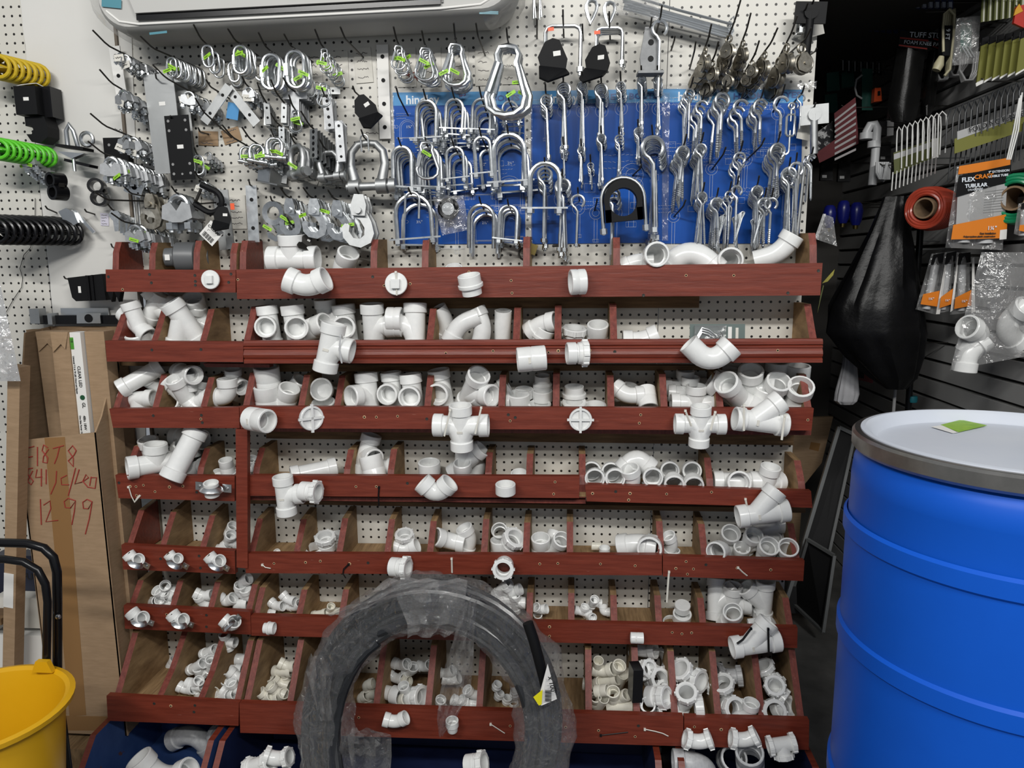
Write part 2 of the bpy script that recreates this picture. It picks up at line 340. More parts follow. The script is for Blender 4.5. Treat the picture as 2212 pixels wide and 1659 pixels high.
tray(4, 'short left', [[(249, 1026), (507, 1029), (507, 1083), (256, 1076)]], [276, 431], (1, 0))
tray(4, 'long right', [[(534, 1027), (1252, 1029), (1251, 1076), (536, 1071)], [(1264, 1046), (1752, 1061), (1755, 1097), (1267, 1083)]], [552, 748, 843, 1054, 1143, 1258, 1534, 1733], (0, 1), [([(535, 1080), (1740, 1098), (1740, 1108), (535, 1088)], .05), ([(536, 1072), (1265, 1080), (1265, 1088), (536, 1080)], .145)])
tray(5, 'short left', [[(262, 1177), (507, 1190), (508, 1240), (266, 1230)]], [280, 351, 437], (1, 0))
tray(5, 'long right', [[(529, 1196), (1430, 1199), (1430, 1243), (531, 1238)], [(1432, 1201), (1738, 1211), (1735, 1255), (1432, 1245)]], [543, 640, 732, 836, 928, 1045, 1136, 1231, 1429, 1523, 1721], (0, 1))
tray(6, 'short left', [[(267, 1308), (541, 1322), (542, 1371), (270, 1358)]], [284, 372, 454, 536], (1, 1))
tray(6, 'long right', [[(542, 1330), (1723, 1356), (1722, 1400), (543, 1373)]], [553, 645, 737, 833, 935, 1033, 1143, 1234, 1327, 1424, 1519, 1707], (0, 1))
tray(7, 'short left', [[(230, 1503), (516, 1519), (515, 1568), (233, 1557)]], [252, 343, 432, 511], (1, 1))
tray(7, 'long right', [[(517, 1519), (1476, 1548), (1476, 1612), (519, 1583)], [(1478, 1549), (1748, 1556), (1747, 1620), (1478, 1612)]], [532, 625, 717, 812, 924, 1035, 1272, 1376, 1458, 1552, 1647, 1731], (0, 1))
# red upright between the left and the main trays
o = P(520, 1228, .19)
obj('upright_post', board([(509, 927), (534, 927), (535, 1228), (511, 1226)], .19, .02, o=o), RED, loc=o, smooth=False, label='red painted upright post between fourth and fifth tier trays', cat='post')
# blue bottom bins standing on the floor
HOLES = {1: ((234,598,0),(323,593,0),(327,611,0),(265,625,1),(421,595,0),(422,608,0),(422,616,0),(499,592,0),(494,610,0),(514,604,1),(805,598,0),(1104,606,1),(1106,633,1),(1482,595,1),(1585,595,1),(1390,638,0),(1702,633,0),(1768,585,0),(830,617,1),(886,613,1),(1013,588,1)),
 2: ((328,756,0),(434,755,0),(963,763,1),(1065,758,1),(1185,761,1),(1206,758,1),(1274,757,1),(1328,760,0),(1680,757,1)), 3: ((331,898,0),(435,897,0),(434,905,1),(437,913,0),(787,901,1),(813,901,1),(859,899,1),(922,905,0),(1384,896,1),(1381,914,1),(1102,909,1),(1745,907,1),(1098,896,0),(1113,902,0)),
 4: ((257,1043,0),(281,1051,1),(294,1051,1),(310,1048,1),(366,1052,1),(395,1050,1),(295,1070,1),(335,1062,1),(425,1063,0),(769,1051,1),(813,1051,1),(880,1044,0),(908,1047,1),(1199,1041,1),(1196,1067,1),(1280,1066,1),(1330,1062,0),(1361,1066,1),(1440,1067,1),(1537,1063,1),(1358,1080,1)),
 5: ((347,1207,0),(430,1201,0),(433,1227,0),(568,1222,1),(592,1217,1),(660,1215,1),(692,1212,1),(755,1218,1),(795,1216,0),(1166,1218,1),(1205,1217,1),(1297,1218,1),(1372,1222,1),(1482,1213,1),(1460,1228,1),(1498,1229,1),(1485,1240,1),(1525,1220,0),(1592,1227,1),(1665,1231,1)),
 6: ((360,1327,1),(446,1329,0),(446,1354,0),(1187,1354,1),(1187,1374,1),(1452,1366,1),(1473,1369,1),(1494,1367,1),(1652,1366,1)), 7: ((333,1520,0),(369,1525,1),(421,1524,0),(419,1538,0),(775,1550,1),(1102,1568,1),(1222,1571,1),(1293,1578,1),(1379,1568,0),(1372,1591,1),(1500,1570,1),(1558,1576,1))}
CHIP = mat('bare_wood_chip', (0.55, 0.36, 0.20), 0.8); SCREW = mat('dull_screw', (0.05, 0.05, 0.045), 0.45, 0.5)
def screws():
    tr = [o for o in COL.objects if o.name.startswith('wooden_bin_tray')]
    rn = random.Random(8)
    for t, hs in HOLES.items():
        ks = [o for o in tr if TIER[t]+',' in o['label']]
        for side in (0, 1):
            k = [o for o in ks if ('left' in o['label']) == (side == 0)][0]; m = M()
            for x, y, c in hs:
                if (x < 515) != (side == 0): continue
                mold = .0045 if (t == 2 and side) else 0
                T = X4.Translation(P(x, y, DEP[t]+mold)-k.location) @ X4.Rotation(pi/2, 4, 'X') @ X4.Rotation(rn.uniform(0, 6), 4, 'Z')
                if c: m.lathe([(.0042*rn.uniform(.7, 1.3), -.0002), (.004, .0006), (0, .0006)], 7, T, 0); m.lathe([(.0026, .0004), (.0024, .0010), (0, .0010)], 9, T, 1)
                else: m.lathe([(.0046, -.0002), (.0042, .0006), (.0014, .0004), (0, .0002)], 10, T, 2)
            if m.f: obj('screw_pattern', m, [CHIP, BLKM, SCREW], [c for c in k.children if c.name.startswith('front_board')][0], smooth=False)
screws()
def blue_bins():
    zt = P(1106, 1640, .34).z; zb = 0.0
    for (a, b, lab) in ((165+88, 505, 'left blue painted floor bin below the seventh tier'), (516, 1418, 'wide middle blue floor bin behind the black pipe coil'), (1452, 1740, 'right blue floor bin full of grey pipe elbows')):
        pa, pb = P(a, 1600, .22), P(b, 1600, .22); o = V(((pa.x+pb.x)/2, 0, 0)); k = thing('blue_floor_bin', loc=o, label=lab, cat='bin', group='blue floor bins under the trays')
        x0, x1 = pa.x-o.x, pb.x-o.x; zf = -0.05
        BL = BLUEP if a < 300 else BLUEP_SHADE
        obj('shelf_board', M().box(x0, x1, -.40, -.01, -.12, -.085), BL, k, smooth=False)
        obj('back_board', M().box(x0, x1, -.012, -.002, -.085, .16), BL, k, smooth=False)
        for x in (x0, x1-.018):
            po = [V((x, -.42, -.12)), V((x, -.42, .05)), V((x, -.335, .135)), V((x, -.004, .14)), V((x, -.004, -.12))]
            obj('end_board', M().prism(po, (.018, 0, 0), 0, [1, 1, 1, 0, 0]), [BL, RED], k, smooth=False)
blue_bins()
# ---------------------------------------------------------------- pvc fittings (unit: hub radius = 1)
PROTO = {}
def sweep(path, hubs, m=None, bore=.80, n=22, body=.86, hl=.85, mi=0):
    """hollow moulded tube along a path; hubs = (start, end): 'h' socket with a step, 'p' plain end"""
    m = m or M(); P0 = [V(p) for p in path]; cum = [0]
    for a, b in zip(P0, P0[1:]): cum.append(cum[-1]+(b-a).length)
    L = cum[-1]
    def ptat(s):
        s = max(0, min(L, s))
        for i in range(len(cum)-1):
            if s <= cum[i+1]+1e-9: return P0[i].lerp(P0[i+1], (s-cum[i])/max(1e-9, cum[i+1]-cum[i]))
        return P0[-1]
    A = [(0, .95 if hubs[0] == 'h' else body)]
    if hubs[0] == 'h': A += [(.05, 1), (hl-.04, 1), (hl+.03, body)]
    mids = [c for c in cum if .9 < c < L-.9]
    A += [(c, body) for c in mids]
    if hubs[1] == 'h': A += [(L-hl-.03, body), (L-hl+.04, 1), (L-.05, 1), (L, .95)]
    else: A += [(L, body)]
    B = [(L, bore+.03 if hubs[1] == 'h' else .76)]
    if hubs[1] == 'h': B += [(L-hl*.85, bore), (L-hl*.85-.02, .70)]
    B += [(c, .72) for c in reversed(mids)]
    if hubs[0] == 'h': B += [(hl*.85+.02, .70), (hl*.85, bore)]
    B += [(0, bore+.03 if hubs[0] == 'h' else .76)]
    fr_s = A+B; pts = [ptat(s) for s, _ in fr_s]
    # frames by path order
    order = sorted(set(round(s, 4) for s, _ in fr_s)); cen = [ptat(s) for s in order]
    fr = m.frames([c if i == 0 or (c-cen[i-1]).length > 1e-6 else c+V((1e-4, 0, 0)) for i, c in enumerate(cen)])
    look = dict(zip(order, fr)); o = len(m.v); k = len(fr_s)
    for s, R in fr_s:
        c, a, b = look[round(s, 4)]
        for j in range(n): m.v.append(tuple(c + a*(R*cos(2*pi*j/n)) + b*(R*sin(2*pi*j/n))))
    for i in range(k):
        i2 = (i+1) % k
        for j in range(n):
            j2 = (j+1) % n; m.f.append((o+i*n+j, o+i*n+j2, o+i2*n+j2, o+i2*n+j)); m.m.append(mi)
    return m
def ell(a0, a1, la, lb, r=1.1, n=7):
    """path along direction a0 (deg) into the centre and out along a1, with an arc"""
    d0 = V((cos(radians(a0)), 0, sin(radians(a0)))); d1 = V((cos(radians(a1)), 0, sin(radians(a1))))
    p = []
    for i in range(n+1):
        t = i/n; p.append(d0*r*(1-t)**2 + d1*r*t**2)
    return [d0*la] + p + [d1*lb]
def nutm(z0, z1, R=1.16, ribs=8, T=None, m=None):
    m = m or M(); m.lathe([(.80, z0), (R-.06, z0), (R, z0+.06), (R, z1-.06), (R-.06, z1), (.80, z1)], 24, T, 0, True)
    for i in range(ribs):
        R4 = (T or X4.Identity(4)) @ X4.Rotation(2*pi*i/ribs, 4, 'Z'); m.box(R-.08, R+.10, -.10, .10, z0+.05, z1-.05, 0, R4)
    return m
def ax(dirv, pos=(0, 0, 0)):
    return X4.Translation(V(pos)) @ V((0, 0, 1)).rotation_difference(V(dirv)).to_matrix().to_4x4()
def pvc_parts(kind):
    """list of (part name, mesh builder); the first is the body"""
    m = M(); ex = []
    if kind == 'coup': sweep([(0, 0, -1.15), (0, 0, 0), (0, 0, 1.15)], 'hh', m, hl=1.1, body=.97)
    elif kind == 'ring': sweep([(0, 0, -.6), (0, 0, 0), (0, 0, .6)], 'hh', m, hl=.55, body=.97)
    elif kind == 'run': sweep([(0, 0, -2.3), (0, 0, 0), (0, 0, 2.3)], 'hh', m)
    elif kind == 'pipe': sweep([(0, 0, -2), (0, 0, 0), (0, 0, 2)], 'pp', m)
    elif kind == 'bent': sweep(ell(202, 0, 1.6, 1.6, .7), 'hh', m)
    elif kind == 'e45': sweep(ell(180, 45, 1.75, 1.75, .8), 'hh', m)
    elif kind == 'e45p': sweep(ell(180, 45, 1.9, 2.2, 1.2), 'hp', m)
    elif kind == 'e90': sweep(ell(0, 90, 1.9, 1.9, 1.0), 'hh', m)
    elif kind == 'e90s': sweep(ell(0, 90, 1.6, 1.6, .65), 'hh', m)
    elif kind == 'e90l': sweep(ell(0, 90, 2.7, 2.7, 1.8, 10), 'hh', m)
    elif kind == 'e90p': sweep(ell(0, 90, 2.3, 2.5, 1.6, 9), 'hp', m)
    elif kind in ('tee', 'teel'):
        l = 1.9 if kind == 'tee' else 2.3
        sweep([(0, 0, -l), (0, 0, 0), (0, 0, l)], 'hh', m); sweep([(.0, 0, 0), (.9, 0, 0), (1.85, 0, 0)], 'ph', m, hl=.8)
    elif kind == 'stee':
        sweep([(0, 0, -2.1), (0, 0, 0), (0, 0, 1.9)], 'hh', m)
        sweep([(0, 0, -1.0), (.12, 0, -.6), (.4, 0, -.18), (.8, 0, .0), (1.9, 0, .05)], 'ph', m, hl=.8)
    elif kind == 'wye':
        sweep([(0, 0, -1.9), (0, 0, 0), (0, 0, 2.5)], 'hh', m); sweep([(0, 0, -.3), (.9, 0, .6), (2.0, 0, 1.7)], 'ph', m)
    elif kind == 'wyem':
        sweep([(0, 0, -1.9), (0, 0, 0), (0, 0, 2.5)], 'hh', m); sweep([(0, 0, -.3), (-.9, 0, .6), (-2.0, 0, 1.7)], 'ph', m)
    elif kind == 'cross':
        sweep([(0, 0, -2.1), (0, 0, 0), (0, 0, 2.0)], 'hh', m)
        for s in (1, -1): sweep([(0, 0, -1.1), (.12*s, 0, -.6), (.45*s, 0, -.1), (.9*s, 0, .12), (2.4*s, 0, .15)], 'ph', m, hl=.85)
    elif kind == 'cap': m.lathe([(0, -.5), (.93, -.5), (1, -.42), (1, .5), (.95, .55), (.84, .55), (.82, .5), (.82, -.32), (0, -.36)], 26)
    elif kind == 'bowl': m.lathe([(0, -.75), (.5, -.68), (.84, -.42), (1, .0), (1, .4), (.95, .45), (.86, .42), (.84, 0), (.6, -.4), (0, -.6)], 26)
    elif kind == 'plug':
        m.lathe([(0, -.35), (.72, -.35), (.72, -.1), (.95, -.1), (1, -.05), (1, .1), (.95, .16), (0, .16)], 26)
        ex.append(('square_boss', M().prism([V((-.36, -.40, .15)), V((.36, -.40, .15)), V((.40, .40, .15)), V((-.40, .40, .15))], (0, 0, .36))))
    elif kind == 'plugc':
        m.lathe([(0, -.3), (.8, -.3), (.95, -.2), (1, -.1), (1, .2), (.95, .26), (.84, .26), (.8, .08), (0, .06)], 26)
        for a in (0, 90): m.bar((0, 0, .2), 2.3, .2, .16, 0, 0, X4.Rotation(radians(a), 4, 'Z'))
    elif kind == 'red':
        m.lathe([(.74, -1.1), (.78, -1.1), (.80, -1.05), (.80, -.3), (1, -.1), (1, .9), (.95, .95), (.86, .95), (.82, .9), (.82, .1), (.68, 0), (.66, -1.05)], 26, None, 0, True)
    elif kind == 'adp':
        m.lathe([(.80, -.95), (.86, -.95), (.88, -.3), (1.08, -.3), (1.1, -.22), (1.1, -.02), (1.0, .02), (1, .75), (.95, .8), (.86, .8), (.84, .75), (.80, 0)], 26, None, 0, True)
    elif kind == 'fad':
        sweep([(0, 0, -1.1), (0, 0, 0), (0, 0, .75)], 'hh', m); ex.append(('slip_nut', nutm(.25, .85)))
    elif kind == 'nut': nutm(-.45, .45, m=m)
    elif kind == 'trap':
        sweep([(0, 0, -1.3), (0, 0, 0), (0, 0, .7)], 'hp', m, body=.84); ex.append(('slip_nut', nutm(.15, .85, 1.12)))
    elif kind == 'slipe':
        sweep(ell(0, 90, 1.5, 1.5, .9), 'pp', m); ex.append(('slip_nut', nutm(1.0, 1.6, 1.1))); ex.append(('slip_nut', nutm(1.0, 1.6, 1.1, 8, ax((1, 0, 0)))))
    elif kind == 'slip45':
        sweep(ell(180, 40, 1.6, 1.6, .9), 'pp', m); ex.append(('slip_nut', nutm(1.05, 1.7, 1.12, 8, ax((-1, 0, 0))))); ex.append(('slip_nut', nutm(1.05, 1.7, 1.12, 8, ax((cos(radians(40)), 0, sin(radians(40)))))))
    elif kind == 'slipt':
        sweep([(0, 0, -1.6), (0, 0, 0), (0, 0, 1.6)], 'pp', m); sweep([(0, 0, 0), (.8, 0, 0), (1.5, 0, 0)], 'pp', m)
        for dv in ((0, 0, 1), (0, 0, -1), (1, 0, 0)): ex.append(('slip_nut', nutm(1.05, 1.65, 1.12, 8, ax(dv))))
    return [('body', m)] + ex
NICE = {'run': 'long coupling', 'coup': 'coupling', 'ring': 'short coupling', 'pipe': 'pipe piece', 'bent': 'slight bend', 'e45': 'eighth bend elbow', 'e45p': 'eighth bend elbow', 'e90': 'quarter bend elbow', 'e90s': 'short elbow', 'e90l': 'long sweep elbow',
        'e90p': 'street elbow', 'tee': 'tee fitting', 'teel': 'tee fitting', 'stee': 'sanitary tee', 'wye': 'wye fitting', 'wyem': 'wye fitting', 'cross': 'double tee', 'cap': 'end cap', 'bowl': 'test cap', 'plug': 'cleanout plug', 'plugc': 'ribbed plug', 'red': 'reducer',
        'adp': 'adapter', 'fad': 'nut adapter', 'nut': 'slip nut', 'trap': 'trap adapter', 'slipe': 'slip-joint elbow', 'slip45': 'slip-joint bend', 'slipt': 'slip-joint tee'}
def proto(key, make, mats):
    if key not in PROTO:
        PROTO[key] = [(n, m.mesh(n, mats if not isinstance(mats, dict) else mats.get(n, mats['']))) for n, m in make()]
    return PROTO[key]
def put(key, make, mats, name, mtx, **k):
    ps = proto(key, make, mats); o = None
    for i, (n, me) in enumerate(ps):
        q = bpy.data.objects.new(name if i == 0 else n, me); COL.objects.link(q)
        if i == 0: q.matrix_local = mtx; o = q; tag(q, **k)
        else: q.parent = o
    return o
FIT = []
def fit(t, kind, px, py, d, ry=0, rx=0, rz=0, dep=None, m=None, front=False):
    FIT.append((t, kind, px, py, d, ry, rx, rz, dep, m, front))
WORDN = ['', 'first', 'second', 'third', 'fourth', 'fifth', 'sixth', 'seventh', 'eighth', 'ninth', 'tenth', 'eleventh', 'twelfth', 'thirteenth', 'fourteenth', 'fifteenth', 'sixteenth']
def nth(i, n):
    if n == 1: return ''
    if n == 2: return ['left', 'right'][i]+' '
    return 'leftmost ' if i == 0 else 'rightmost ' if i == n-1 else WORDN[i+1]+' '
def flush_fits():
    groups = {}
    for f in FIT:
        t, kind, px = f[0], f[1], f[2]; ds = sorted(BINS.get(t, [])); ds = [x for i, x in enumerate(ds) if i == 0 or x-ds[i-1] > 40]
        b = 'F' if f[10] else (sum(1 for x in ds if x < px) if ds else 0)
        colr = 'cream' if f[9] is PVCW else 'grey' if f[9] in (PVCG, PVCD) else 'white'
        groups.setdefault((t, b, NICE[kind], colr), []).append(f)
    for (t, b, nm, colr), fs in groups.items():
        fs.sort(key=lambda f: (f[2], f[3])); n = len(fs)
        for i, (t, kind, px, py, d, ry, rx, rz, dep, mt, front) in enumerate(fs):
            if dep is None: dep = (DEP.get(t, .2) + d*(.2 if kind in ('plug', 'plugc') else .5)/pix(P(px, py, .2)) + .004) if front else DEP.get(t, .2)*.5
            p = P(px, py, dep); s = d/2/pix(p); mt = mt or PVC
            if front: lab = '%s%s plastic %s tied on the front board of the %s' % (nth(i, n), colr, nm, TIER[t])
            elif t == 8: lab = '%s%s plastic %s in the blue floor bins' % (nth(i, n), colr, nm)
            else: lab = '%s%s plastic %s, %s bin from left, %s' % (nth(i, n), colr, nm, WORDN[b], TIER[t])
            o_ = put((kind, mt.name), lambda: pvc_parts(kind), [mt], nm.replace(' ', '_').replace('-', '_'), at(p, rot(rx, ry, rz), s), label=lab, cat='pipe fitting',
                group=('sample fittings on the %s front' if front else 'pipe fittings in the %s') % TIER[t])
            if front and kind in ('cross', 'stee', 'coup', 'wyem'):
                yy = -.985 if kind == 'coup' else -.875; obj('price_sticker', M().box(-.24, .24, yy-.02, yy, -.32, -.12), PAPER, o_, smooth=False)
f = fit
# top tier
f(1,'tee',634,560,57,-90,8); f(1,'coup',747,566,48,25,35); f(1,'e90s',1410,554,54,84,0,-84,.1); f(1,'e90l',1492,530,60,135,0,-12); f(1,'e90s',1571,566,54,84,0,-92,.075)
f(1,'bent',1375,566,44,0,0,0); f(1,'e45p',1686,548,50,60,0,165); f(1,'cap',1607,586,36,0,30); f(1,'cap',981,586,38,0,30)
f(1,'plug',455,604,41,0,88,0,None,None,True); f(1,'e45',664,620,55,22,10,0,None,None,True); f(1,'plug',856,613,49,0,88,0,None,None,True)
f(1,'adp',1016,613,50,-8,14,0,None,None,True); f(1,'ring',1248,609,55,88,0,12,None,None,True)
# second tier
f(2,'wye',298,704,40,-55,12,-30); f(2,'tee',333,664,40,30,20,20,.05); f(2,'wye',398,692,50,150,8,20,.1); f(2,'coup',422,662,46,10,40,0,.04); f(2,'cap',300,731,56,0,24)
f(2,'e45',345,652,40,60,20,0,.05); f(2,'tee',414,690,44,-60,20,0,.03)
f(2,'stee',583,704,46,0,6,-80); f(2,'stee',638,706,50,0,6,-66); f(2,'coup',684,706,48,70,15,-20); f(2,'stee',748,705,50,0,6,-80,.06)
f(2,'stee',806,704,51,0,6,0); f(2,'stee',897,703,51,0,6,180); f(2,'ring',853,690,54,90,0,0,.1); f(2,'stee',706,690,46,0,6,-20,.04)
f(2,'e45p',968,700,40,-70,20,0,.05); f(2,'e45p',990,700,45,-115,0,180,.11); f(2,'e45p',1046,706,45,118,0,165,.1); f(2,'pipe',1086,712,43,3,14,0,.07)
f(2,'bent',1168,700,44,-12,0,-20); f(2,'adp',1172,725,44,25,12); f(2,'fad',1240,726,46,5,14); f(2,'coup',1291,724,47,0,24); f(2,'bent',1385,738,50,180,10)
f(2,'stee',712,748,54,14,0,0,None,None,True); f(2,'coup',1148,775,54,86,0,8,None,None,True); f(2,'fad',1250,763,48,90,0,10,None,None,True); f(2,'e90p',1534,790,55,-45,0,0,None,None,True)
# third tier
f(3,'run',304,816,42,62,0,30); f(3,'tee',297,861,38,88,0,0); f(3,'e45',330,832,34,80,40,0,.05)
f(3,'tee',402,807,42,90,0,-38); f(3,'wye',400,858,42,-35,30,-35); f(3,'tee',425,850,40,20,20,30,.05); f(3,'coup',378,872,40,0,70,0,.08); f(3,'tee',430,870,38,60,30,0)
f(3,'e90',495,858,44,-90,4,0); f(3,'tee',508,828,36,-80,10,-40,.05)
f(3,'coup',579,822,54,0,10,0,.08); f(3,'coup',578,862,54,0,10,0,.1); f(3,'coup',620,858,46,24,22,0); f(3,'coup',640,835,38,40,20,0,.04)
f(3,'bowl',697,842,51,0,76,0); f(3,'cap',700,880,52,0,20)
f(3,'stee',795,852,50,0,6,-125); f(3,'stee',850,846,46,0,6,-95,.07); f(3,'stee',892,852,48,0,6,-88)
f(3,'stee',955,842,48,6,8,-95,.06); f(3,'wye',1018,846,50,42,18,-40); f(3,'wye',1052,860,44,55,25,20,.07); f(3,'e45',1060,872,50,40,30,0,.09)
f(3,'cap',1120,862,50,0,14); f(3,'cap',1132,850,40,0,14,0,.06); f(3,'red',1172,832,42,180,12,0,.05); f(3,'red',1172,862,44,0,12,0,.06); f(3,'cap',1166,884,50,0,16)
f(3,'adp',1240,856,48,180,10,0,.07); f(3,'nut',1240,876,46,0,20,0); f(3,'cap',1286,886,48,0,16)
f(3,'e45',1354,856,42,40,-30,0); f(3,'coup',1398,860,42,8,-40,20); f(3,'ring',1360,845,40,20,30,0,.05)
f(3,'cross',1502,874,44,0,8,0,.1); f(3,'cross',1490,852,40,0,8,0,.06); f(3,'cross',1478,838,40,0,8,10,.03)
f(3,'wye',1590,858,54,-30,52,-60,.11); f(3,'stee',1618,838,54,6,32,-20,.07); f(3,'e45',1668,850,54,-90,0,98,.09); f(3,'stee',1640,872,46,10,25,0,.08)
f(3,'e45',1722,862,56,-90,0,84,.1); f(3,'coup',1722,818,52,0,8,0,.04); f(3,'stee',1672,826,48,0,8,20,.03); f(3,'coup',1572,822,46,0,8,0,.03); f(3,'tee',1700,880,46,30,20,0,.08)
f(3,'coup',559,907,52,90,0,-28,None,None,True); f(3,'plugc',672,903,54,45,88,0,None,None,True); f(3,'cross',996,922,50,0,8,0,None,None,True)
f(3,'plugc',1254,906,50,0,90,0,None,None,True); f(3,'cross',1512,919,45,0,8,0,None,None,True); f(3,'wyem',1635,910,52,98,0,6,None,None,True)
# fourth tier
f(4,'teel',338,1002,50,-90,6,40,.13); f(4,'stee',328,985,43,0,14,0,.06); f(4,'run',398,980,52,22,-24,0,.165); f(4,'tee',408,946,44,90,0,-20,.03); f(4,'tee',375,985,40,45,20,0,.04); f(4,'e90',365,1004,38,10,0,0,.05); f(4,'tee',418,1015,40,70,20,0,.06)
f(4,'coup',490,1008,30,0,14,0); f(4,'cap',470,1026,26,0,40,0); f(4,'cap',498,1026,30,0,20,0); f(4,'e45',548,1012,24,0,30,0); f(4,'coup',545,1000,24,20,30,0)
f(4,'teel',678,1018,42,84,20,30,.1)
f(4,'stee',792,978,44,8,-16,-50,.06); f(4,'coup',806,1012,50,-14,-10,0,.1); f(4,'e45',826,1012,40,30,20,0,.06)
f(4,'red',928,1018,48,0,10); f(4,'wyem',1005,1000,42,48,8,0,.08); f(4,'coup',1000,1018,40,0,20,0,.11); f(4,'e45',1036,1012,36,-60,0,0,.05); f(4,'cap',1122,1030,38,0,20,0,.1)
for x, y in ((1285,1030),(1328,1030),(1408,1028),(1453,1034),(1495,1036)): f(4,'e90s',x,y-2,43,84 if x < 1440 else 100,0,-92,.11)
for x, y in ((1277,1012),(1318,1014),(1443,1012),(1490,1012)): f(4,'e90s',x,y,41,84,0,-90,.055)
f(4,'e90',1374,984,46,132,-8,0,.09); f(4,'e45',1368,1040,42,-60,20,0,.13)
f(4,'stee',1588,1042,50,-90,74,0,.09); f(4,'tee',1656,1044,44,0,14,30,.1)
f(4,'stee',615,1068,44,-2,4,0,None,None,True); f(4,'fad',672,1062,42,90,0,-10,.22); f(4,'e90',943,1070,46,-45,6,0,None,None,True); f(4,'cap',1092,1056,44,0,8,0,None,None,True); f(4,'wyem',1640,1110,50,82,0,4,None,None,True)
# fifth tier
f(5,'e45',475,1188,26,10,0,0); f(5,'tee',494,1168,26,30,30,0); f(5,'coup',500,1145,26,30,20,0,.06); f(5,'cap',455,1190,22,0,30,0)
f(5,'fad',704,1170,38,0,20,0); f(5,'nut',679,1190,38,0,14); f(5,'fad',728,1168,34,0,14,0,.05); f(5,'cap',599,1194,16,0,50)
f(5,'fad',874,1164,36,0,20); f(5,'e45',876,1188,34,20,10,0,.1)
f(5,'e45',970,1168,42,60,60,-20,.08); f(5,'e45',1016,1165,38,-70,10,10,.07)
f(5,'coup',1080,1152,36,0,50,0,.05); f(5,'coup',1078,1185,38,0,10,0); f(5,'fad',1106,1170,44,28,30,0,.11)
f(5,'coup',1168,1180,42,0,18); f(5,'e45',1206,1182,40,-10,20,-40); f(5,'ring',1198,1162,40,20,-40,0,.05)
f(5,'coup',1288,1180,18,90,0,0,.06,PVCW); f(5,'cap',1306,1188,24,0,10,0); f(5,'bent',1376,1174,52,6,6,-12,.11); f(5,'e90s',1404,1175,53,84,0,-98,.11)
f(5,'e45',1453,1176,32,-70,20,0,.1); f(5,'cap',1452,1196,34,0,8)
f(5,'e90',1562,1184,44,84,0,-124,.12); f(5,'e45',1573,1166,42,-90,0,90,.05); f(5,'stee',1618,1172,40,6,42,0,.08); f(5,'e45',1664,1176,38,-90,0,88,.05); f(5,'e45',1652,1194,44,-90,0,94,.11); f(5,'e45',1696,1197,44,-90,0,86,.115); f(5,'wye',1650,1145,38,70,10,0,.05); f(5,'coup',1600,1195,36,0,30)
for i, (x, y, d) in enumerate(((290,1212,27),(376,1210,24),(465,1216,28))): f(5,'e90s',x,y,d,-25-i*2,20,-20,None,None,True)
f(5,'fad',866,1226,42,88,0,-12,None,None,True); f(5,'fad',1088,1226,40,0,84,0,None,None,True)
# sixth tier
for x, y, d, a in ((350,1284,25,0),(333,1300,24,60),(348,1302,22,30),(366,1288,22,0),(362,1303,22,90),(357,1270,24,40)): f(6,'tee' if a else 'e90s',x,y,d,a,40,-20)
for x, y, a in ((440,1288,30),(437,1302,80)): f(6,'e45',x,y,24,a,20,0)
for x, y, a in ((520,1258,60),(516,1280,20),(490,1302,-40),(512,1304,90),(535,1290,0)): f(6,'e90',x,y,26,a,20,0)
for x, y, a in ((598,1310,30),(622,1296,45),(640,1312,0)): f(6,'e45',x,y,22,a,10,-20)
f(6,'coup',587,1325,20,90,0,0); 
for x, y, a in ((690,1326,70),(713,1318,20),(724,1322,80)): f(6,'tee',x,y,18,a,30,0,None,PVCW)
for x, y, a in ((1085,1272,40),(1105,1280,-30),(1112,1302,0),(1095,1296,80)): f(6,'tee',x,y,26,a,20,0)
f(6,'e90s',1166,1318,22,-30,40,0); f(6,'coup',1162,1334,20,0,30)
f(6,'tee',1281,1302,20,10,40,0,.07); f(6,'tee',1258,1322,20,-70,20,0); f(6,'tee',1272,1330,20,80,20,-60); f(6,'e90s',1303,1322,20,0,-20,0)
f(6,'cap',1474,1312,34,180,20,0,.08); f(6,'cap',1473,1332,40,0,24); f(6,'cap',1450,1350,38,0,24)
f(6,'wye',1545,1300,40,4,-20,0,.06); f(6,'teel',1580,1306,42,0,10,0,.06); f(6,'wyem',1650,1300,42,0,6,0,.08); f(6,'e45',1586,1336,42,-60,40,0,.12); f(6,'pipe',1640,1344,24,80,0,0,.13); f(6,'e90',1665,1342,34,180,10,0,.1); f(6,'teel',1615,1290,32,-20,0,0,.04)
for i, (x, y, d) in enumerate(((298,1338,30),(385,1342,29),(500,1352,30))): f(6,'e90s',x,y,d,-25 if i < 2 else -48,20,-20,None,None,True)
f(6,'adp',583,1357,26,90,0,0,None,None,True); f(6,'e45',880,1357,32,15,0,0,None,None,True); f(6,'coup',1376,1378,24,90,0,0,None,None,True); f(6,'wyem',1625,1392,48,83,0,8,None,None,True)
